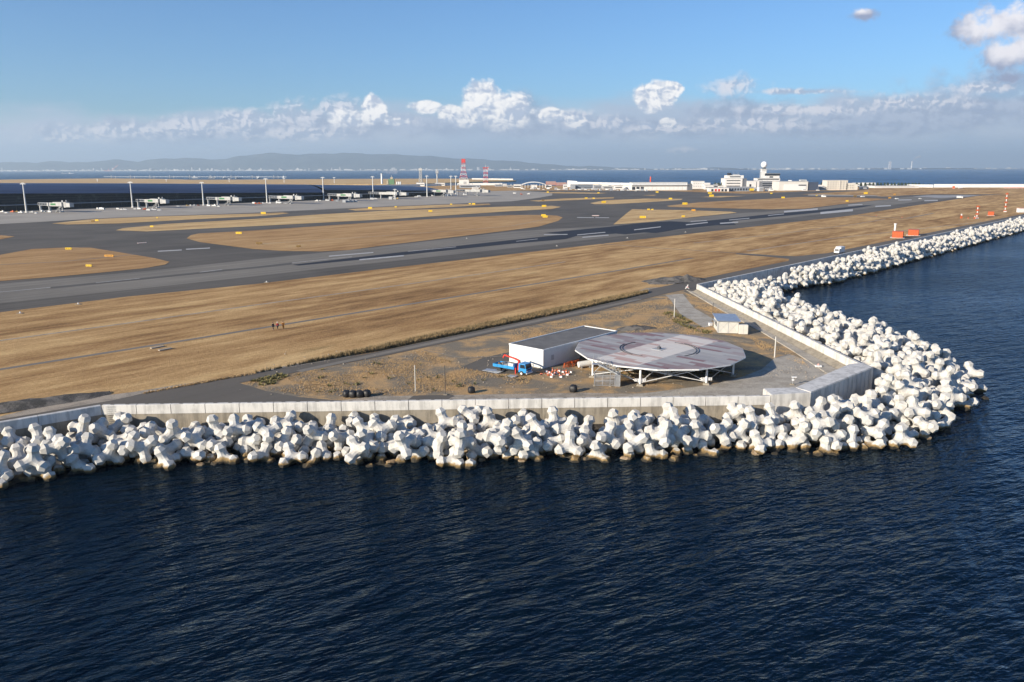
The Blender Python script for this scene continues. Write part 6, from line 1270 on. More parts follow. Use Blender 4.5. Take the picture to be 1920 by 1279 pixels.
tt.links.new(mixc(tt, sstep(tt, nn_, .52, .68), (.012, .018, .028), (.06, .07, .07)), bb.inputs['Base Color']); bb.inputs['Roughness'].default_value = .25; bb.inputs['Specular IOR Level'].default_value = .2
fa.build('glass_front', FAC, t)
mu = MB()
for i in range(int(TL_/9)):
    s = 4+i*9
    if s < loc_s(830): mu.box((s, 2.7, 3.2), (.35, .35, 6.4))
mu.build('column_row', mat('dark_steel', (.05, .055, .06), .5), t)
MB().box((TL_/2-4, -1.0, 5.2), (TL_-16, 7, .55)).build('canopy_slab', mat('slab_grey', (.30, .31, .33), .7), t)
hf = MB()
for k in range(1, 4): hf.box((TL_*.44, 2.7, 5.5+k*2.3), (TL_*.80, .3, .18))
hf.build('glazing_bar', mat('dark_steel', (.05,)*3), t)

# ---- jet bridges
BRG = mat('bridge_grey', (.40, .40, .39), .6, noise_amt=.2, noise_scale=.4)
def jet_bridge(x0, x1, ytop, ybase, lab, panel=True):
    a = Vector(at(x0, ybase-2.2)); b = Vector(at(x1, ybase)); dv = b-a; L = dv.length; sc_ = L/28.0
    t = thing('jet_bridge', lab, 'jet bridge', a, math.atan2(dv.y, dv.x), 'jet bridges along the terminal front')
    Zt = 3.9
    w_ = MB().box((L*.17, 0, Zt+1.6), (L*.30, 3.0, .35)).box((L*.17, 0, Zt+3.6), (L*.30, 3.2, .35)); 
    for k in range(7): w_.box((L*(.02+.05*k), 0, Zt+2.5), (.35, 3.0, 2.2))
    w_.build('glazed_walkway', SHEET, t); MB().box((L*.17, 0, Zt+2.5), (L*.28, 2.5, 1.7)).build('glazing', DARK, t)
    MB().box((L*.50, 0, Zt+2.5), (L*.40, 3.4, 2.9)).box((L*.62, 0, Zt+2.9), (L*.26, 3.9, 3.3)).build('tunnel', BRG, t)
    MB().cyl((L*.84, 0, Zt+.3), (L*.84, 0, Zt+4.8), 2.3, n=12).box((L*.93, 0, Zt+2.4), (L*.12, 3.8, 3.4)).build('cab', BRG, t)
    MB().box((L*.78, -1.7, Zt+5.3), (1.6, .3, 1.6)).box((L*.80, 1.2, Zt+5.3), (.6, .6, 2.0)).build('roof_unit', GREYW, t)
    if panel: MB().box((L*.50, -2.0, Zt+2.7), (L*.15, .10, 1.5)).build('advert_panel', GREEN, t)
    for x in (.04, .32): MB().box((L*x, 0, Zt/2+.5), (1.0, 1.6, Zt+1.2)).build('support', GREYW, t)
    lg = MB(); lg.bar((L*.66, -1.2, 0), (L*.66, -1.2, Zt+1), .6); lg.bar((L*.66, 1.2, 0), (L*.66, 1.2, Zt+1), .6); lg.box((L*.66, 0, .6), (2.2, 3.6, 1.0)); lg.build('wheel_bogie', GREYW, t)
    s_ = MB().bar((L*.60, -3.0, .2), (L*.78, -3.0, Zt+1.2), 1.0, .3); s_.bar((L*.60, -3.5, 1.2), (L*.78, -3.5, Zt+2.3), .12); s_.build('service_stair', STEEL, t)
JB = [(75, 137, 379, 399), (258, 316, 371, 391), (389, 452, 367, 386), (504, 569, 363, 383), (616, 678, 361, 378), (692, 765, 358, 374), (797, 853, 357, 369), (856, 918, 356, 368)]
for i, (x0, x1, yt, yb) in enumerate(JB): jet_bridge(x0, x1, yt, yb, f'grey and white jet bridge, {ordw(i+1)} from left along the terminal', i in (0, 1, 2, 3, 4, 6))
# ---- apron light masts
MASTS = [(50, 399, 345), (249, 389.5, 342.5), (382, 385.5, 343), (501, 381, 336), (607, 375, 333.5), (700, 371.5, 332), (801, 369.5, 330.5), (846, 367, 331), (855, 367.5, 331), (741, 374, 356)]
for i, (px, py, top) in enumerate(MASTS):
    p = Vector(at(px, py)); z = bearing(px, top, p.y)[1]
    t = thing('light_mast', f'slim pale apron light mast, {ordw(sorted(m[0] for m in MASTS).index(px)+1)} from left before the terminal', 'light mast', p, 0, 'apron light masts')
    MB().cyl((0, 0, 0), (0, 0, z), .75, .42, 8).build('shaft', mat('mast_paint', (.62, .62, .60), .5), t)
    MB().box((0, 0, z), (4.6, .7, .5)).box((0, 0, z+.7), (2.6, .6, .4)).build('lamp_head', mat('mast_paint', (.62,)*3), t); MB().box((0, 0, .5), (2, 2, 1.0)).build('mast_base', CONC_G, t)
for i, (px, py, top) in enumerate([(183, 343, 337), (312, 343, 336.5), (430, 344, 335.5), (533, 344.5, 334.5), (627, 346, 333)]):
    p = Vector(at(px, py-2.5)); z = bearing(px, top, p.y)[1]
    t = thing('field_mast', f'thin distant white mast, {ordw(i+1)} from left on the far island behind the terminal', 'light mast', p, 0, 'masts on the far island')
    MB().cyl((0, 0, 0), (0, 0, z), .9, .5, 6).build('shaft', WHITE2, t); MB().box((0, 0, z), (6, 1, 1)).build('lamp_head', WHITE2, t)

# ---- vehicles on the apron
def car(t, L, m, van=False):
    W_ = L*.42; H_ = L*(.50 if van else .32)
    MB().box((0, 0, H_*.42), (L, W_, H_*.5)).box((-L*.04 if not van else -L*.08, 0, H_*.82), (L*(.62 if not van else .80), W_*.9, H_*.42), 0, .88).build('body', m, t)
    MB().box((-L*.04 if not van else L*.05, 0, H_*.82), (L*(.55 if not van else .6), W_*.93, H_*.24)).build('windows', DARK, t)
    w_ = MB()
    for x in (-L*.3, L*.3):
        for y in (-W_*.42, W_*.42): w_.cyl((x, y-.12, L*.075), (x, y+.12, L*.075), L*.078, n=10)
    w_.build('wheels', BLK, t)
def vehicle(px, py, w, kind, lab, m=WHITE2, rz=None, grp='ground vehicles on the apron'):
    p = Vector(at(px, py)); L = w*(p.y+7)/FPX; t = thing({'car': 'service_car', 'van': 'service_van', 'tug': 'towing_tractor', 'box': 'cargo_container', 'dolly': 'baggage_cart', 'truck': 'service_truck'}[kind], lab, {'car': 'car', 'van': 'van', 'tug': 'tractor', 'box': 'container', 'dolly': 'baggage cart', 'truck': 'truck'}[kind], p, random.uniform(-.3, .3) if rz is None else rz, grp)
    if kind in ('car', 'van'): car(t, L, m, kind == 'van')
    elif kind == 'box': MB().box((0, 0, L*.42), (L, L*.8, L*.78)).build('container_body', m, t); MB().box((0, -L*.41, L*.42), (L*.8, .08, L*.6)).build('side_panel', GREYW, t)
    elif kind == 'dolly': MB().box((0, 0, L*.18), (L, L*.5, L*.10)).box((-L*.3, 0, L*.36), (L*.3, L*.45, L*.3)).build('cart_body', m, t); MB().box((0, 0, L*.07), (L*.7, L*.5, L*.12)).build('wheels', BLK, t)
    elif kind == 'tug': MB().box((0, 0, L*.2), (L, L*.5, L*.24)).box((L*.2, 0, L*.42), (L*.32, L*.42, L*.26)).build('body', m, t); MB().box((L*.2, 0, L*.44), (L*.34, L*.40, L*.13)).build('windows', DARK, t); MB().box((0, 0, L*.06), (L*.7, L*.52, L*.12)).build('wheels', BLK, t)
    else: MB().box((-L*.15, 0, L*.30), (L*.68, L*.38, L*.34)).build('cargo_body', m, t); MB().box((L*.36, 0, L*.24), (L*.24, L*.36, L*.32)).build('cab', m, t); MB().box((L*.44, 0, L*.29), (L*.10, L*.34, L*.12)).build('windows', DARK, t); MB().box((0, 0, L*.06), (L*.8, L*.38, L*.12)).build('wheels', BLK, t)
    return t
ofw = mat('offwhite_vehicle', (.66, .65, .62), .5)
AV = [(5, 398.5, 7, 'tug'), (12, 400, 7, 'car'), (24, 398.5, 7, 'tug'), (31, 398, 5, 'tug'), (39, 400, 8, 'tug'), (60, 399, 6, 'tug'), (68, 400.5, 6, 'car'), (82, 398, 8, 'dolly'), (94, 398.6, 7, 'van'),
      (186, 393.5, 8, 'dolly'), (192, 394, 10, 'truck'), (222, 393, 6, 'van'), (228, 393.6, 6, 'car'), (235, 394, 6, 'van'), (254, 392.5, 6, 'car'), (262, 393, 7, 'van'), (271, 393.5, 6, 'tug'), (279, 394.8, 8, 'car'), (289, 394.6, 8, 'van'), (299, 395, 7, 'car'),
      (334, 387.5, 6, 'car'), (352, 386.5, 5, 'dolly'), (359, 386.4, 5, 'dolly'), (366, 386.2, 5, 'dolly'), (373, 386, 5, 'dolly'), (392, 387, 7, 'van'), (402, 387.5, 8, 'tug'), (410, 387.8, 6, 'car'), (477, 382.5, 7, 'truck'),
      (481, 383, 6, 'dolly'), (488, 382.8, 6, 'dolly'), (495, 382.6, 6, 'dolly'), (506, 382, 5, 'tug'), (523, 382, 10, 'van'), (535, 382, 6, 'car'), (594, 378, 6, 'tug'), (600, 377, 5, 'car'), (614, 377.2, 7, 'van'), (622, 377, 6, 'tug'),
      (632, 378.5, 5, 'box'), (646, 380, 6, 'box'), (653, 379.7, 6, 'box'), (660, 379.5, 6, 'box'), (667, 379.3, 5, 'box'), (698, 374.5, 7, 'van'), (704, 373.5, 7, 'car'), (733, 374, 6, 'box'), (745, 373.6, 5, 'tug'), (780, 370, 6, 'car'), (786, 370, 7, 'truck'), (812, 368.6, 6, 'dolly'), (838, 368.5, 5, 'box'), (872, 366.5, 7, 'van'), (965, 363, 6, 'car'), (978, 365.2, 5, 'dolly'), (991, 364.8, 5, 'tug')]
NEARBY = [(0, 'left end of the apron'), (75, 'first jet bridge'), (170, 'gap before the second jet bridge'), (250, 'second jet bridge'), (325, 'gap before the third jet bridge'), (388, 'third jet bridge'), (465, 'gap before the fourth jet bridge'), (504, 'fourth jet bridge'), (590, 'fifth jet bridge'), (690, 'sixth jet bridge'), (776, 'space before the terminal tip'), (855, 'eighth jet bridge'), (940, 'open apron at right')]
cnt = {}
for px, py, w, kd in AV:
    reg = [n for x, n in NEARBY if px >= x][-1]; cnt[(reg, kd)] = cnt.get((reg, kd), 0)+1
    nm = {'car': 'white service car', 'van': 'white van', 'tug': 'low towing tractor', 'box': 'grey cargo container', 'dolly': 'baggage cart', 'truck': 'white service truck'}[kd]
    m_ = SHEET if kd == 'box' else (random.choice([ofw, WHITE2, ofw, ORANGE, mat('ochre_cart', (.5, .33, .1), .6)]) if kd in ('dolly', 'tug') else WHITE2)
    vehicle(px, py, w, kd, f'{nm} by the {reg}, {ordw(cnt[(reg, kd)])} from left'.replace('by the gap', 'in the gap'), m_)

# ---- yellow signs
sgn = [(182, 415, 6, 'on the strip nearest the apron at left', 0), (174, 417, 7, 'seen from its dark back, beside the leftmost strip sign', 1), (295, 409.6, 3, 'small, on the upper strip left of centre', 0), (285, 426.5, 6, 'near the pointed left end of the golden strip', 0), (129, 469, 11, 'at the top of the left grass island', 0), (205, 482.5, 17, 'long orange one in the middle of the left grass island', 2), (167, 501, 11, 'near the lower edge of the left grass island', 0), (448, 439.5, 11, 'near the left tip of the middle grass island', 0),
       (486, 459, 11, 'dark backed, low left on the middle grass island', 1), (560, 464.5, 8, 'dark backed, at the lower edge of the middle grass island', 1), (494, 402, 9, 'at the end of the upper strip below the fourth jet bridge', 0), (694, 392, 7, 'at the left tip of the strip below the sixth jet bridge', 0), (742, 389.3, 4, 'small, on the strip right of the sixth jet bridge', 0), (807, 397.8, 7, 'alone on the golden strip below the terminal tip', 0), (846, 384.3, 4, 'small, on the strip below the terminal tip', 0), (888, 384.2, 6, 'right of a smaller one at the right end of the strip', 0), (881, 383.4, 4, 'smaller left one of the pair at the strip end', 0),
       (1020, 388.5, 8, 'at the right end of the long golden strip', 0), (1019, 406, 8, 'upper one of two at the right tip of the middle grass island', 0), (1022, 408.6, 9, 'lower one of two at the right tip of the middle grass island', 0), (1018, 377, 5, 'at the left of the strip beyond the junction', 1), (1027, 361.4, 4, 'on the farthest thin strip, left part', 0), (1099, 372.9, 5, 'left one of two on the strip beyond the junction', 0), (1113, 372.9, 4, 'right one of two on the strip beyond the junction', 0), (1132, 381, 8, 'on the left end of the leaf shaped golden strip', 0), (1257, 374.2, 6, 'on the right end of the leaf shaped golden strip', 0),
       (1122, 362.9, 4, 'on the farthest thin strip, right part', 0), (1284, 384.2, 9, 'at the left end of the wide brown field', 0), (1216, 394.2, 5, 'left of two at the top of the triangular grass island', 0), (1223, 394.2, 4, 'right of two at the top of the triangular grass island', 0), (1205, 409.5, 11, 'low on the triangular grass island', 0), (1300, 396.2, 7, 'orange one high on the triangular grass island', 2), (1281, 407.3, 6, 'at the lower right of the triangular grass island', 0), (1334, 369, 8, 'on the small dash of grass before the fire station', 0), (1331, 363.9, 7, 'in the grass just before the fire station', 0), (1232, 361.6, 5, 'before the long warehouse', 0),
       (1623, 364, 7, 'beyond the pale strip at right', 0), (1603, 369.5, 6, 'dark and yellow one right of the pale strip', 1), (1588, 378.4, 5, 'low on the wide brown field by the runway', 0), (1468, 372.1, 6, 'at the top edge of the wide brown field', 0), (1677, 365.6, 4, 'small, beside the far runway end', 2), (1668, 372.5, 5, 'ochre one at the far tip of the wide brown field', 2), (1531, 367.8, 3, 'tiny, left of the pale strip end', 0), (1446, 363.8, 4, 'below the control tower', 0)]
DKY = mat('dark_sign_back', (.16, .09, .01), .7)
for px, py, w, lab, k in sgn:
    p = Vector(at(px, py)); zc = p.y+7; L = w*zc/FPX; Hs = min(L*.42, 3.6*zc/FPX); t = thing('airfield_sign', 'yellow sign '+lab if not lab.startswith(('seen',)) else 'taxiway sign '+lab, 'airfield sign', p, random.uniform(-.15, .1), 'yellow taxiway signs')
    MB().box((0, 0, .25+Hs/2), (L, .35, Hs)).build('sign_face', [YELLOW, DKY, mat('orange_sign_face', (.55, .26, .02), .5)][k], t)
    MB().box((-L*.35, 0, .15), (.15, .3, .3)).box((L*.35, 0, .15), (.15, .3, .3)).build('leg', GREYW, t)
    if w > 7: 
        mk_ = MB(); 
        for q in range(3 if k != 2 else 5): mk_.box((-L*.3+L*.6*q/(2 if k != 2 else 4), -.19, .25+Hs/2), (L*.05, .03, Hs*.5))
        mk_.build('sign_marking', BLK, t)
for i, (px0, py, n_) in enumerate([(259, 457, 5), (1111, 405.5, 6)]):
    for k in range(n_):
        p = at(px0+k*(3.6 if i == 0 else 2.2), py-.25*k*(i == 0)); s = 3.4*(p[1])/FPX/2
        t = thing('road_barrier', f'red and white barrier, {ordw(k+1)} from left in the row at the {["left taxiway stop line", "centre taxiway stop line"][i]}', 'barrier', p, 0, 'red and white barriers on the taxiways'); MB().box((0, 0, s*.6), (s*1.2, .4, s*.8)).build('board', WHITE2, t); MB().box((0, -.23, s*.6), (s*.5, .05, s*.5)).build('red_stripe', RED, t)
for i, (px, py) in enumerate([(38, 588), (147, 571), (500, 530), (875, 448), (1044, 462), (1285, 436), (1176, 447)]):
    t = thing('edge_light', f'small runway edge light fitting, {ordw(sorted([38, 147, 500, 875, 1044, 1285, 1176]).index(px)+1)} from left by the near runway edge', 'runway light', at(px, py), 0, 'runway edge lights'); MB().box((0, 0, .1), (1.4, .8, .12)).build('light_base', CONC_LO, t); MB().cyl((0, 0, .15), (0, 0, .5), .2, .12, 8).build('lens', WHITE2, t)

# ---- buildings on the far side
def bld(name, x0, x1, ytop, ybase, lab, m=WHITE, depth=.5, side=None, cat='building', rz=0.0):
    p = Vector(at((x0+x1)/2, ybase)); zc = p.y; w = (x1-x0)*(zc+7)/FPX; h = bearing((x0+x1)/2, ytop, p.y)[1]
    t = thing(name, lab, cat, p, rz); D = w*depth
    MB().box((0, D/2, h/2), (w, D, h)).build('wall', m, t)
    MB().box((0, D/2, h+.25), (w+.8, D+.8, .5)).build('roof', GREYW, t)
    t['w'] = w; t['h'] = h; t['D'] = D
    return t, w, h, D
def bands(t, w, h, D, rows, m=DARK, x0=.06, x1=.94, hh=.11):
    for r in rows: MB().box((w*((x0+x1)/2-.5), -.06, h*r), (w*(x1-x0), .14, h*hh)).build('window_band', m, t)
def wins(t, w, h, D, rows, cols, m=DARK, sz=(.05, .09)):
    for r in rows:
        for c_ in range(cols): MB().box((w*((c_+.5)/cols-.5), -.05, h*r), (w*sz[0], .12, h*sz[1])).build('window', m, t)
t, w, h, D = bld('arched_hall', 996, 1006, 347, 352.6, 'white hall with a shallow arched roof left of the long sheds')
X0, X1 = at(976, 352.5), at(1022, 352.5); Wd = X1[0]-X0[0]; ar = MB(); n = 16; vs = []
za = bearing(999, 341, X0[1])[1]; z0_ = bearing(978, 346, X0[1])[1]
for i in range(n+1):
    a = i/n*2-1; vs += [((a)*Wd/2, -2, z0_+(za-z0_)*(1-a*a)), ((a)*Wd/2, 30, z0_+(za-z0_)*(1-a*a))]
ar.add(vs, [(2*i, 2*i+2, 2*i+3, 2*i+1) for i in range(n)]); 
ar.add([(v[0], v[1], v[2]-1.2) for v in vs], [(2*i, 2*i+1, 2*i+3, 2*i+2) for i in range(n)])
ar.add([vs[2*i] for i in range(n+1)]+[(vs[2*i][0], vs[2*i][1], vs[2*i][2]-1.2) for i in range(n+1)], [(i, n+1+i, n+2+i, i+1) for i in range(n)])
ar.build('arched_roof', WHITE, t)
co = MB()
for i in range(9): x = (i/8-.5)*Wd*.96; co.box((x, 0, z0_*.5), (.8, .8, z0_))
co.build('column_row', WHITE, t)
t, w, h, D = bld('canopy_building', 963, 977, 346, 352.5, 'low white building with flat canopy at the left of the arched hall'); bands(t, w, h, D, [.45], hh=.3)
t, w, h, D = bld('canopy_building', 1022, 1034, 347, 352.5, 'low white building with dark openings at the right of the arched hall'); bands(t, w, h, D, [.45], hh=.35)
t, w, h, D = bld('scaffolded_building', 1024, 1042, 340.5, 347, 'faded red scaffolded block behind the arched hall', mat('faded_brick_red', (.42, .18, .13), .8)); bands(t, w, h, D, [.3, .7], GREYW, hh=.1)
t, w, h, D = bld('scaffolded_building', 1043, 1062, 342.5, 348, 'second faded red and grey block left of the long white shed', mat('faded_brick_red', (.42,)*3)); bands(t, w, h, D, [.5], GREYW, hh=.2)
# long pale shed with sloping roof line
a = Vector(at(1065, 351)); b = Vector(at(1186, 355)); za = bearing(1065, 338.7, a.y)[1]; zb = bearing(1186, 343.5, b.y)[1]
t = thing('long_shed', 'very long white shed whose roof line falls towards the warehouse', 'shed', a); dx, dy = (b-a).x, (b-a).y
MB().add([(0, 0, 0), (dx, dy, 0), (dx, dy, zb), (dx*.16, dy*.16, za*.80), (dx*.15, dy*.15, za*.92), (0, 0, za), (0, 22, 0), (dx, dy+22, 0), (dx, dy+22, zb), (dx*.16, dy*.16+22, za*.80), (dx*.15, dy*.15+22, za*.92), (0, 22, za)],
         [(0, 1, 2, 3, 4, 5), (11, 10, 9, 8, 7, 6), (5, 4, 10, 11), (4, 3, 9, 10), (3, 2, 8, 9), (2, 1, 7, 8), (0, 5, 11, 6)]).build('wall', WHITE, t)
g_ = MB()
for i in range(24): k = (i+.5)/24; g_.box((dx*k, dy*k-.3, za*.22), (dx/60, .3, za*.3))
g_.build('bay_row', GREYW, t); MB().bar((dx*.17, dy*.17-.3, za*.52), (dx, dy-.3, zb*.62), .4, 1.0).build('fascia', mat('tan_fascia', (.42, .36, .28), .7), t)
t, w, h, D = bld('grey_terminal_annex', 1071, 1112, 346.4, 354.4, 'grey glazed annex in front of the long white shed', mat('blue_grey_wall', (.22, .25, .30), .5)); bands(t, w, h, D, [.35, .7], hh=.14)
MB().box((-w*.42, -4, h*.45), (w*.2, 8, h*.9)).build('porch', SHEET, t)
t, w, h, D = bld('cargo_warehouse', 1185, 1287, 342.5, 357, 'long two storey cargo warehouse with pale doors and grey roof', WHITE, .25)
MB().box((0, -.4, h*.60), (w*.99, 1.0, h*.14)).build('canopy', GREYW, t); MB().box((0, -1.4, h*.69), (w, 3.4, .6)).build('canopy_roof', WHITE, t)
bands(t, w, h, D, [.82], SHEET, .02, .98, .09)
for i in range(13): MB().box((w*((i+.5)/13-.5), -.1, h*.26), (w*.055, .3, h*.38)).build('loading_door', WHITE2 if i > 2 else DARK, t)
MB().box((w/2+4, D/2, h*.42), (8, D, h*.84)).build('dark_end', mat('dark_and_shaded_wall', (.12, .13, .15), .7), t)  # dark box at the right end of the warehouse
p = Vector(at(1229.5, 352)); z = bearing(1229, 332, p.y)[1]; t = thing('red_beacon_mast', 'short orange red mast rising behind the cargo warehouse', 'mast', (p.x, p.y+60, 0)); MB().cyl((0, 0, 0), (0, 0, z), 1.3, 1.2, 8).build('shaft', mat('beacon_red', (.7, .09, .03), .6), t); MB().box((0, 0, 1), (4, 4, 2)).build('mast_base', GREYW, t)
t, w, h, D = bld('white_office_block', 1299, 1320, 340, 354.5, 'plain white office block between warehouse and trees', WHITE, .8); wins(t, w, h, D, [.35, .7], 5)
MB().box((w*.72, 4, h*.40), (w*.55, 12, h*.8)).build('annex', WHITE, t)
t, w, h, D = bld('low_white_house', 1322, 1337, 347.5, 355.5, 'low white house right of the plain office block', WHITE, .6); bands(t, w, h, D, [.5], hh=.15)
t, w, h, D = bld('fire_station', 1329, 1366, 352.5, 359.3, 'low fire station with open red and dark bays', WHITE, .35)
for i in range(5): MB().box((w*((i+.6)/6-.42), -.1, h*.38), (w*.10, .4, h*.62)).build('bay_door', RED if i in (1, 2) else DARK, t)
t, w, h, D = bld('glass_office', 1366, 1412, 351, 358.8, 'low blue grey glazed office in front of the white tower office', mat('blue_grey_wall', (.22,)*3), .3); wins(t, w, h, D, [.45], 9, DARK, (.07, .5))
MB().box((w*.42, -1.5, h*.42), (w*.16, 3, h*.5)).build('yellow_garage', YELLOW, t)
# stepped white office
t, w, h, D = bld('stepped_office', 1359, 1391, 334.8, 353, 'white stepped office with three dark window bands and rooftop drum', WHITE, .9)
bands(t, w, h, D, [.78, .50, .22], DARK, .10, .88, .085)
MB().box((w*.12, D*.5, h+2.6), (w*.95, D*.7, 5.6)).build('upper_storey', WHITE, t); MB().box((w*.10, D*.14, h+3), (w*.6, .6, 1.6)).build('window_band', DARK, t)
MB().box((w*.5+4.0, D*.5, h*.5), (8.0, D*.9, h)).build('shaded_side', mat('dark_and_shaded_wall', (.12,)*3), t)  # shade on the white office's side face, put into a dark wall colour
MB().cyl((-w*.18, D*.4, h+5.4), (-w*.18, D*.4, h+9.5), 3.4, 3.9, 12).build('rooftop_drum', DARK, t)
MB().box((w*.2, D*.5, h+6.4), (w*.4, D*.3, 1.8)).cyl((w*.1, D*.5, h+6), (w*.1, D*.5, h+12), .2, n=6).cyl((w*.35, D*.5, h+6), (w*.35, D*.5, h+11), .2, n=6).build('rooftop_plant', GREYW, t)
t, w, h, D = bld('middle_block', 1401, 1429, 339.5, 353, 'pale blank walled block below the radar tower', WHITE, .8); MB().box((w*.10, -.1, h*.45), (.9, .2, h*.9)).build('wall_joint', DARK, t); MB().box((-w*.3, -.1, h*.35), (w*.12, .2, h*.4)).build('window', DARK, t)
t, w, h, D = bld('dark_glazed_block', 1429, 1453, 340.5, 355, 'dark glazed block with ribbons of windows below the control room', mat('dark_and_shaded_wall', (.12,)*3), .8); bands(t, w, h, D, [.85, .6, .35], SHEET, .0, 1.0, .06); bands(t, w, h, D, [.72, .47], DARK, .02, .98, .12)
# control tower with radome
t, w, h, D = bld('control_tower', 1419, 1461, 334.6, 352, 'control tower with white shaft, glazed control room and big white radome', WHITE, .5)
bands(t, w, h, D, [.90], DARK, .04, .96, .10)
Yt = t.location.y; xs_, zs_ = bearing(1434.5, 317, Yt); xl = xs_-t.location.x; zr = bearing(1434.7, 309.9, Yt)[1]; rr = 5.7*(Yt+7)/FPX
MB().box((xl-.5, D*.35, (zs_+h)/2), (8.4, 8.4, zs_-h)).build('shaft', WHITE, t); MB().box((xl-5.2, D*.35, h+(zs_-h)*.35), (1.2, 6, (zs_-h)*.7)).build('external_stair', GREYW, t)
MB().box((xl, D*.35, zs_+.2), (11, 11, .8)).box((xl, D*.35, zs_-3), (10, 10, .4)).build('gallery', GREYW, t)
MB().cyl((xl+.6, D*.35, zs_+.4), (xl+.6, D*.35, zr-rr*.8), 3.0, n=12).build('radome_neck', DARK, t); MB().sphere((xl, D*.35, zr+1), rr, 28, 18).build('radome', mat('radome_white', (.85, .85, .84), .45), t)
xc = bearing(1449, 330, Yt)[0]-t.location.x; z1 = bearing(1449, 329.5, Yt)[1]; z2 = bearing(1449, 325.6, Yt)[1]; wc = 26*(Yt+7)/FPX
MB().box((xc, D*.4, (h+z1)/2), (wc, 12, z1-h)).build('control_room_base', WHITE, t); MB().box((xc, D*.4, (z1+z2)/2), (wc+1.5, 13, z2-z1)).build('control_room_glass', DARK, t); MB().box((xc-2, D*.4-6.1, (h+z1)/2), (wc*.25, .3, (z1-h)*.5)).build('window_band', DARK, t)
MB().box((xc, D*.4, z2+.3), (wc+2.5, 14, .5)).cyl((xc-3, D*.4, z2), (xc-3, D*.4, z2+4), .2, n=6).build('control_room_roof', GREYW, t)
t, w, h, D = bld('grey_service_block', 1452, 1460.5, 341, 354.5, 'narrow grey block wedged left of the hangar', mat('blue_grey_wall', (.22,)*3), .8); MB().box((0, -.1, h*.4), (w*.5, .2, h*.5)).build('door', DARK, t)
t, w, h, D = bld('hangar', 1460.5, 1513.5, 340.6, 357.6, 'big pale hangar with wide sliding door and dark right side', mat('hangar_wall', (.62, .60, .56), .6, noise_amt=.06, noise_scale=.1), .75)
MB().box((w*.05, -.2, h*.36), (w*.76, .5, h*.66)).build('sliding_door', WHITE2, t); MB().box((w*.30, -.5, h*.60), (w*.26, .2, h*.12)).build('window_band', DARK, t)
MB().box((w/2+8.5, D*.45, h*.46), (17, D*.8, h*.92)).build('shaded_side', mat('dark_blue_and_shaded_wall', (.05, .065, .10), .6), t); MB().box((0, D*.5, h+1), (w*.1, 4, 2)).build('roof_vent', WHITE2, t)  # hangar's unlit right face: its shade is painted as a dark blue box
t, w, h, D = bld('stepped_white_complex', 1550, 1588, 338.5, 356.3, 'white stepped complex of many small windows right of the hangar', mat('cream_wall', (.64, .60, .53), .7, noise_amt=.06, noise_scale=.1), .6)
wins(t, w, h, D, [.82, .60, .38, .18], 8, DARK, (.045, .085)); MB().box((w*.64, D*.4, h*.36), (w*.36, D*.8, h*.72)).build('lower_wing', mat('cream_wall', (.64,)*3), t)
for c_ in range(3): 
    for r in (.22, .46): MB().box((w*(.53+.11*c_), 0-.0+D*.0-.1, h*r), (w*.035, .3, h*.08)).build('window', DARK, t)
MB().box((w*.9, D*.4, h*.30), (w*.18, D*.8, h*.6)).build('end_wing', mat('cream_wall', (.64,)*3), t); MB().box((w*.1, -.4, h*.5), (w*.06, .6, h)).box((-w*.32, -.4, h*.4), (w*.16, .3, .5)).build('stair_tower', mat('cream_wall', (.64,)*3), t)
t, w, h, D = bld('dark_low_shed', 1615, 1628, 350.5, 355.4, 'small dark blue shed right of the stepped white complex', mat('dark_blue_and_shaded_wall', (.05,)*3), .8); MB().box((0, -.1, h*.5), (w*.5, .2, h*.5)).build('door', GREYW, t)
for x0, x1, yt, yb, lab in ((1600, 1612, 343, 349, 'low white house among the pines, leftmost of the row'), (1619, 1641, 342.8, 349, 'long low white house behind the row of pines'), (1528, 1548, 347, 354, 'low pale depot between hangar and stepped complex'), (1641, 1722, 349, 352.6, 'long low pale wall building below the pine row'), (1246, 1256, 352, 356.5, 'tiny pale kiosk in front of the cargo warehouse'), (943, 950, 345, 349.5, 'small white cube building left of the arched hall'), (1500, 1512, 337.3, 340.4, 'small rooftop plant house above the hangar')):
    t, w, h, D = bld('low_building', x0, x1, yt, yb, lab, WHITE, .4); bands(t, w, h, D, [.5], DARK if x1-x0 < 60 else GREYW, .1, .9, .2)
clut = [(1114, 1128, 347.5, 354.3), (1130, 1150, 349, 354.8), (1152, 1168, 348, 355), (1288, 1298, 348, 355.4), (1338, 1346, 346, 353.5), (1347, 1357, 349, 354.5), (1393, 1400, 343, 352), (1514, 1526, 349.5, 357), (1536, 1547, 350.5, 356.4), (1056, 1064, 346, 352.6), (928, 942, 346.5, 350), (951, 961, 347.5, 351.5), (1414, 1428, 352.5, 358), (1436, 1448, 354, 358.6), (885, 897, 351, 354.5), (1589, 1601, 346, 352)]
for i, (x0, x1, yt, yb) in enumerate(sorted(clut)):
    t, w, h, D = bld('service_building', x0, x1, yt, yb, f'small service building, {ordw(i+1)} from left among the low blocks beyond the field', [WHITE, SHEET, GREYW][i % 3], .5); bands(t, w, h, D, [.5], DARK, .12, .88, .22)
    MB().box((w*.2, D*.5, h+1.0), (w*.25, D*.3, 1.5)).build('rooftop_unit', GREYW, t)
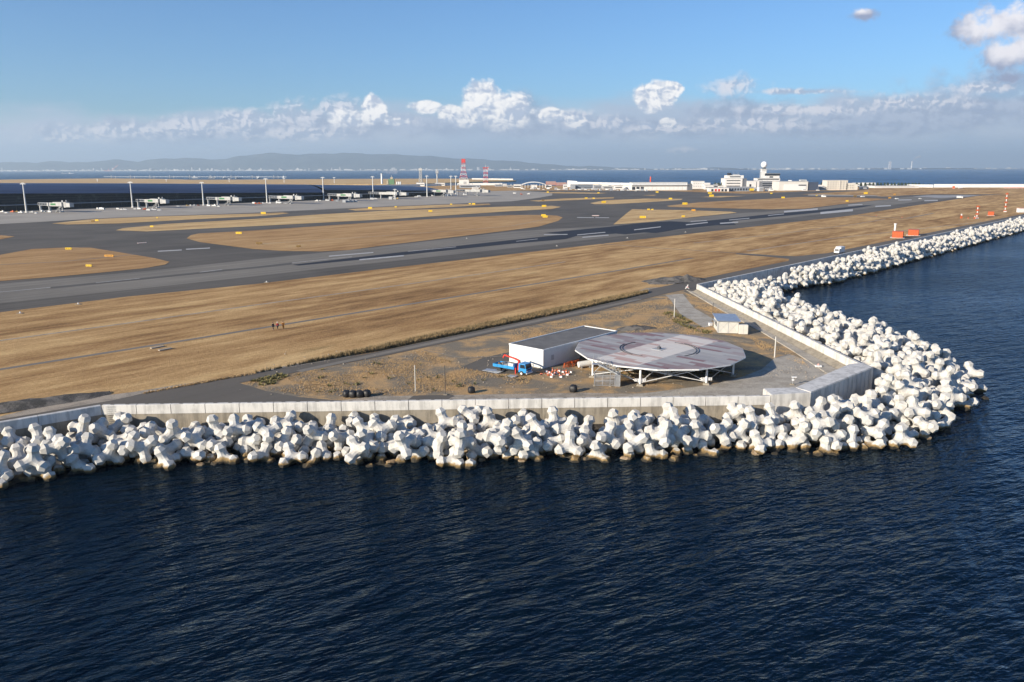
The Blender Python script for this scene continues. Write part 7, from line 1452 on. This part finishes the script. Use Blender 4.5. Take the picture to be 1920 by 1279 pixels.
# left background
t, w, h, D = bld('plant_base', 861, 879, 337.2, 348.8, 'white block building under the chequered red and white tower', WHITE, .7); MB().box((w*.1, -.1, h*.5), (w*.3, .2, h*.4)).build('door', GREYW, t)
t, w, h, D = bld('grey_depot', 862, 900, 347.5, 352.5, 'low grey depot in front of the red and white tower', SHEET, .4); bands(t, w, h, D, [.5], DARK, hh=.3)
def lattice(px, ptop, pbase, wtop, wbot, lab, nseg, cols, Yo=0, head=None):
    p = Vector(at(px, pbase)); p.y += Yo; z = bearing(px, ptop, p.y)[1]; s_ = (p.y+7)/FPX; p.x = bearing(px, pbase, p.y)[0]; t = thing('lattice_tower', lab, 'lattice tower', p)
    for k in range(nseg):
        z0_, z1_ = z*k/nseg, z*(k+1)/nseg; r0 = (wbot+(wtop-wbot)*min(1, k/nseg*1.6))*s_/2; r1 = (wbot+(wtop-wbot)*min(1, (k+1)/nseg*1.6))*s_/2; g_ = MB()
        cs0 = [(-r0, -r0), (r0, -r0), (r0, r0), (-r0, r0)]; cs1 = [(-r1, -r1), (r1, -r1), (r1, r1), (-r1, r1)]; th = max(.7, .40*s_)
        for q in range(4):
            a, b, c_, e = cs0[q], cs1[q], cs0[(q+1) % 4], cs1[(q+1) % 4]
            g_.bar((*a, z0_), (*b, z1_), th); g_.bar((*a, z0_), (*e, z1_), th*.6); g_.bar((*c_, z0_), (*b, z1_), th*.6); g_.bar((*b, z1_), (*e, z1_), th*.7)
        g_.build('tower_section', cols[k % len(cols)], t)
    if head: MB().box((0, 0, z+head[1]*s_/2), (head[0]*s_, head[0]*s_*.8, head[1]*s_)).build('tower_head', head[2], t); MB().cyl((0, 0, z), (0, 0, z+6*s_), .6, .3, 6).build('aerial', STEEL, t)
    return t
DR_ = mat('tower_red', (.55, .04, .03), .6)
lattice(869.5, 305, 337.5, 6, 15, 'tall chequered red and white lattice tower with a solid red head', 8, [WHITE2, DR_], 0, (7, 6.5, DR_))
lattice(911, 315, 347, 7, 8, 'slimmer red and white lattice tower right of the taller one', 8, [WHITE2, DR_], 0, (11, 1.0, DR_))
lattice(789, 320, 344, 4, 6, 'pale grey lattice tower behind the terminal tip', 5, [mat('pale_tower', (.52, .50, .46), .7)], 0, (6, 4, mat('pale_tower', (.52,)*3)))
t, w, h, D = bld('tower_base_building', 781, 796, 343, 349.5, 'pale base building under the grey lattice tower', WHITE, .6); bands(t, w, h, D, [.5], hh=.15)
p = at(820, 348); z = bearing(820, 319, p[1])[1]; t = thing('radio_mast', 'slender pale radio mast right of the grey lattice tower', 'mast', p); MB().cyl((0, 0, 0), (0, 0, z), 1.5, 1.1, 8).build('shaft', mat('pale_tower', (.52,)*3), t); MB().box((0, 0, z-4), (6, 5, 6)).cyl((0, 0, z), (0, 0, z+5), .4, n=6).build('aerial_head', GREYW, t)
t, w, h, D = bld('radio_house', 816, 834, 343.5, 348.5, 'low pale house at the foot of the slender radio mast', WHITE, .5); bands(t, w, h, D, [.5], hh=.2)
p = at(716.3, 345); z = bearing(716, 325, p[1])[1]; t = thing('white_chimney', 'single white chimney behind the terminal with a wisp of smoke', 'chimney', p); MB().cyl((0, 0, 0), (0, 0, z), 2.4, 2.1, 10).build('stack', WHITE2, t); MB().cyl((0, 0, z-1), (0, 0, z), 2.5, n=10).build('stack_rim', GREYW, t)
x2, z2_ = bearing(742, 322, p[1]); smoke('incinerator_smoke', (p[0]+3, p[1], z+3), (x2, p[1], z2_), 2.5, 6, 'faint smoke wisp trailing right from the white chimney', .035, 5)
t, w, h, D = bld('green_plant', 728, 739, 336, 346, 'green and tan process plant right of the white chimney', mat('plant_green', (.12, .22, .10), .7), .7); MB().box((w*.1, 2, h+2), (w*.4, 6, 5)).build('upper_unit', mat('tan_wall', (.45, .38, .26), .7), t); MB().box((-w*.6, 2, h*.35), (w*.3, 6, h*.7)).build('side_unit', mat('tan_wall', (.45,)*3), t); MB().cyl((w*.1, 4, h), (w*.1, 4, h+9), .6, n=6).build('stack', GREYW, t)
for i, px in enumerate((744.5, 748, 751)):
    p = at(px, 346); z = bearing(px, 341, p[1])[1]; t = thing('storage_stack', f'short pale vertical stack, {ordw(i+1)} from left beside the green plant', 'stack', p, 0, 'short stacks by the green plant'); MB().cyl((0, 0, 0), (0, 0, z), 1.5, n=8).build('cylinder_wall', WHITE2, t); MB().cyl((0, 0, z), (0, 0, z+.8), 1.5, .6, n=8).build('stack_cap', GREYW, t)
# approach-light pier in the strait
pa_, pb_ = at(195, 332.8, SEAZ+4), at(538, 333.2, SEAZ+4); t = thing('light_pier', 'thin pale approach light pier with platforms in the sea behind the far island', 'pier', (pa_[0], pa_[1], SEAZ)); dx, dy = pb_[0]-pa_[0], pb_[1]-pa_[1]
MB().bar((0, 0, 7), (dx, dy, 7), 3, 1.2).build('walkway', SHEET, t)
for i in range(9):
    k = (i+.5)/9; MB().box((dx*k, dy*k, 6.5), (30, 10, 2)).bar((dx*k-9, dy*k, 0), (dx*k-9, dy*k, 14), 2).bar((dx*k+9, dy*k, 0), (dx*k+9, dy*k, 11), 2).build('platform', GREYW, t)
for i, (px, py) in enumerate([(367, 335.4), (398, 335.8), (424, 335.8), (448, 336), (487, 335.8), (533, 335.4)]):
    p = at(px, py-1.2, SEAZ); t = thing('work_boat', f'small pale work boat, {ordw(i+1)} from left near the approach light pier', 'boat', (p[0], p[1], SEAZ), .3*i, 'work boats by the pier'); MB().prism([(-16, -3.5), (12, -3.5), (18, 0), (12, 3.5), (-16, 3.5)], -.5, 3).build('hull', GREYW, t); MB().box((-6, 0, 5.5), (9, 5, 5)).cyl((-4, 0, 8), (-4, 0, 13), .4, n=6).build('wheelhouse', WHITE2, t)
# light vehicles and aircraft at the runway end
for px, py, w, kd, lab in ((1544, 370, 8, 'van', 'white service van on the taxiway right of the hangar'), (1681, 373.6, 6, 'car', 'white car on the runway, left of the second white car'), (1725, 373.4, 5, 'car', 'white car on the runway, right of the first white car'), (1799, 372.6, 10, 'truck', 'white and black truck at the far runway end'), (1617, 369.8, 7, 'car', 'white car just right of the dark yellow sign'), (1560, 355.8, 8, 'van', 'silver van parked before the stepped white complex'), (1508, 358, 9, 'car', 'white car parked by the hangar door'), (1533, 357.6, 6, 'car', 'white car parked right of the hangar'), (1566, 354.6, 7, 'van', 'pale van at the door of the stepped white complex'), (1446, 358.6, 8, 'van', 'pale van parked below the dark glazed block'), (1425, 358.8, 9, 'box', 'grey container below the blank walled block')):
    vehicle(px, py, w, kd, lab, WHITE2, grp='vehicles at the far end of the field')
for i in range(34):
    px = [979, 983, 997, 1003, 1010, 1019, 1028, 1042, 1047, 1052, 1058, 1062, 1070, 1080, 1086, 1092, 1098, 1104, 1112, 1118, 1126, 1132, 1138, 1146, 1152, 1158, 1166, 1172, 1178, 1192, 1196, 1204, 1212, 1222][i]
    vehicle(px, 354.6+(px-979)*.014+(i % 3)*.5, [5, 4, 6, 5][i % 4], ['van', 'car', 'truck', 'box'][i % 4], f'pale parked vehicle, {ordw(i+1)} from left in the long row before the sheds', [WHITE2, ofw, WHITE2, SHEET][i % 4], grp='vehicles parked in the row before the sheds')
# orange containers
def container(x0, x1, ytop, ybase, lab):
    p = Vector(at((x0+x1)/2, ybase)); s_ = (p.y+7)/FPX; w = (x1-x0)*s_; h = bearing((x0+x1)/2, ytop, p.y)[1]*1.0
    ang_ = R_(-28); t = thing('orange_container', lab, 'container', (p.x, p.y+2.2, 0), ang_, 'orange equipment shelters'); Lc, Wc = w*.62, w*.62
    MB().box((0, 0, .15+h*.45), (Lc, Wc*1.1, h*.9)).build('container_body', ORANGE, t); r_ = MB()
    for k in range(7):
        r_.box((Lc/2+.05, (k/6-.5)*Wc, .15+h*.45), (.12, .2, h*.86)); r_.box(((k/6-.5)*Lc*.95, -Wc*.55-.05, .15+h*.45), (.12, .12, h*.86))
    r_.build('corrugation', mat('dark_orange', (.45, .07, .012), .6), t); MB().box((0, 0, .08), (Lc*1.35, Wc*1.4, .16)).build('plinth', CONC, t); MB().box((0, 0, .2+h*.92), (Lc*1.04, Wc*1.14, .12)).build('roof', ORANGE, t)
    return t
container(1672, 1701, 434, 446.5, 'larger orange equipment shelter, left of the two by the road'); container(1702, 1730, 431, 442, 'orange equipment shelter, right of the two by the road'); container(1853, 1868, 397, 404.5, 'small orange equipment shelter below the red and white masts'); container(1786, 1792, 349, 354, 'tiny orange shelter in front of the far white wall')
p = at(1683, 440); t = thing('white_vent', 'white vent pipe standing behind the larger orange shelter', 'vent', (p[0]+4, p[1]+12, 0)); MB().cyl((0, 0, 0), (0, 0, 4.6), .5, n=10).build('pipe', WHITE2, t); MB().cyl((0, 0, 4.6), (0, 0, 5.1), .8, n=10).build('vent_cap', WHITE2, t)
def rwmast(px, py, top, n, lab, arm=False):
    p = at(px, py); z = bearing(px, top, p[1])[1]; t = thing('marker_mast', lab, 'mast', p, 0, 'red and white masts near the runway end')
    for k in range(n): MB().cyl((0, 0, z*k/n), (0, 0, z*(k+1)/n), .30, n=8).build('mast_section', ORANGE if (n-1-k) % 2 == 0 else WHITE2, t)
    for k in range(n): 
        if (n-1-k) % 2 == 0: MB().box((0, 0, z*(k+.5)/n), (2.4, .3, .8)).build('antenna_element', ORANGE, t)
    MB().box((0, 0, .4), (1.8, 1.4, .8)).build('equipment_base', WHITE2, t)
rwmast(1831, 410, 385.5, 7, 'shorter red and white mast left of the taller one'); rwmast(1884, 397.5, 361.5, 9, 'tall red and white mast near the right edge')
for px, py, w, lab in ((1802, 409.5, 6, 'white topped orange marker cluster left of the shorter mast'), (1815, 410.5, 3, 'small orange marker between cluster and shorter mast'), (1827, 410.5, 4, 'orange marker at the foot of the shorter mast'), (1691, 408.8, 2, 'single orange post on the grass drain at right'), (1643, 405.4, 2, 'single orange post on the grass drain, left one')):
    p = at(px, py); s_ = p[1]/FPX; t = thing('orange_marker', lab, 'marker', p); MB().box((0, 0, w*s_*.45), (w*s_*.6, .8, w*s_*.9), 0, .6).build('marker_body', ORANGE, t)
    if w > 3: MB().box((0, 0, w*s_*1.1), (w*s_*.3, .5, w*s_*.5)).build('marker_top', WHITE2, t)
    else: MB().box((0, 0, .1), (1, 1, .2)).build('marker_base', CONC_LO, t)
t = thing('hut_on_pad', 'white hut at the roadside beyond the tall mast, at the right edge', 'hut', at(1914, 398.5)); MB().box((0, 0, 1.7), (5.2, 3.5, 3.2)).build('wall', WHITE2, t); MB().box((0, 0, 3.4), (5.6, 4, .3)).build('roof', mat('pale_red', (.6,)*3), t)
for i, px in enumerate(range(1884, 1921, 5)):
    t = thing('approach_light', f'low red and white approach light bar, {ordw(i+1)} from left near the far wall', 'light', at(px, 354), 0, 'approach light bars'); p = t.location; MB().box((0, 0, 1.6), (3.2, .4, .8)).build('light_bar', mat('beacon_red', (.7,)*3), t); MB().box((-1.2, 0, .6), (.3, .3, 1.2)).box((1.2, 0, .6), (.3, .3, 1.2)).build('leg', WHITE2, t)
t = thing('parked_light_aircraft', 'white shapes of a light aircraft beside the tiny orange shelter', 'aircraft', at(1801, 354.5), .4); MB().cyl((-5, 0, 1.6), (4, 0, 1.9), .6, .9, 10).build('fuselage', WHITE2, t); MB().box((1.5, 0, 2.6), (1.6, 12, .25)).build('wing', WHITE2, t); MB().box((-4.8, 0, 2.7), (1.2, .2, 2.0)).box((-4.8, 0, 2.0), (1, 4, .2)).build('tail', WHITE2, t)
# white lorry on the perimeter road
def lorry():
    p = at(1573, 476.5); t = thing('white_lorry', 'white box lorry driving along the perimeter road beside the seawall', 'lorry', p, math.atan2(-FG[1], -FG[0]))
    MB().box((-.9, 0, 1.95), (4.4, 2.3, 2.3)).build('cargo_box', WHITE2, t, bevel=.05)
    x0, x1 = 1.45, 3.0; prof = [(x0, .6), (x1+.05, .6), (x1+.05, 1.45), (x1-.2, 2.35), (x0, 2.45)]; n = 5; vs = [(x, -1.05, z) for x, z in prof]+[(x, 1.05, z) for x, z in prof]
    c_ = MB().add(vs, [tuple(range(n)), tuple(range(2*n-1, n-1, -1))]+[(i, n+i, n+(i+1) % n, (i+1) % n) for i in range(n)]).build('cab', WHITE2, t, bevel=.05)
    MB().add([(x1+.06, -.9, 1.5), (x1+.06, .9, 1.5), (x1-.14, .85, 2.25), (x1-.14, -.85, 2.25)], [(0, 1, 2, 3)]).build('windscreen', DARK, c_)
    for y in (-1, 1): MB().box((x0+.8, y*1.06, 1.85), (.9, .03, .6)).build('side_window', DARK, c_); MB().box((x1+.09, y*.75, .95), (.05, .3, .2)).build('headlight', mat('lamp_glass', (.7, .68, .6), .3), c_)
    MB().box((x1+.08, 0, .6), (.16, 2.1, .3)).build('bumper', BLK, t); MB().box((-.2, 0, .65), (6.0, .9, .3)).build('chassis', BLK, t)
    for x in (2.2, -1.9):
        for y in (-.95, .95): o_ = MB().cyl((x, y-.15, .45), (x, y+.15, .45), .45, n=16).build('wheel', BLK, t); MB().cyl((x, y-.16, .45), (x, y+.16, .45), .2, n=10).build('rim', WHITE2, o_)
lorry()
# pines on the far right shore
def pine(px, ybase, h_px, lab, seed):
    rn = random.Random(seed); p = Vector(at(px, ybase)); s_ = (p.y+7)/FPX; h = h_px*s_; t = thing('pine_tree', lab, 'tree', p, 0, 'pines along the far shore')
    MB().cyl((0, 0, 0), (0, 0, h*.6), .45, .25, 6).build('trunk', BARK, t); vs = []; fs = []
    for k in range(120):
        a = rn.uniform(0, 6.28); u = rn.random(); z = h*(.22+.75*u); R0 = h*.38*(1-u*.72)*rn.uniform(.3, 1.05); c = Vector((R0*math.cos(a), R0*math.sin(a), z)); n_ = Vector((rn.gauss(0, 1), rn.gauss(0, 1), rn.gauss(0, 1))).normalized(); u1 = n_.orthogonal().normalized()*h*.085; u2 = n_.cross(u1); b = len(vs)
        vs += [c-u1, c+u1*.8+u2, c+u1-u2, c-u2*.9-u1*.2]; fs.append((b, b+1, b+2, b+3))
    MB().add(vs, fs).build('crown', TREEG, t)
px_l = [1341, 1347, 1353, 1540, 1546, 1606, 1614, 1622, 1630, 1637, 1645, 1651, 1658, 1664, 1671, 1677, 1684, 1690, 1697, 1703, 1710, 1716, 1722, 1730, 1742, 1752, 1765, 1772, 1780, 1790, 1208, 1218, 1288, 1294, 1186]
for i, px in enumerate(sorted(px_l)):
    if px < 1300: pine(px, 349, 6, f'dark round tree showing above the sheds, {ordw(i+1)} from left', i); continue
    y = 352.5 if px < 1360 else 351.6; pine(px, y, 9.5 if px < 1360 else (8.5 if px < 1725 else 6.5), f'dark green pine, {ordw(i+1)} from left among the far trees of the field', i)
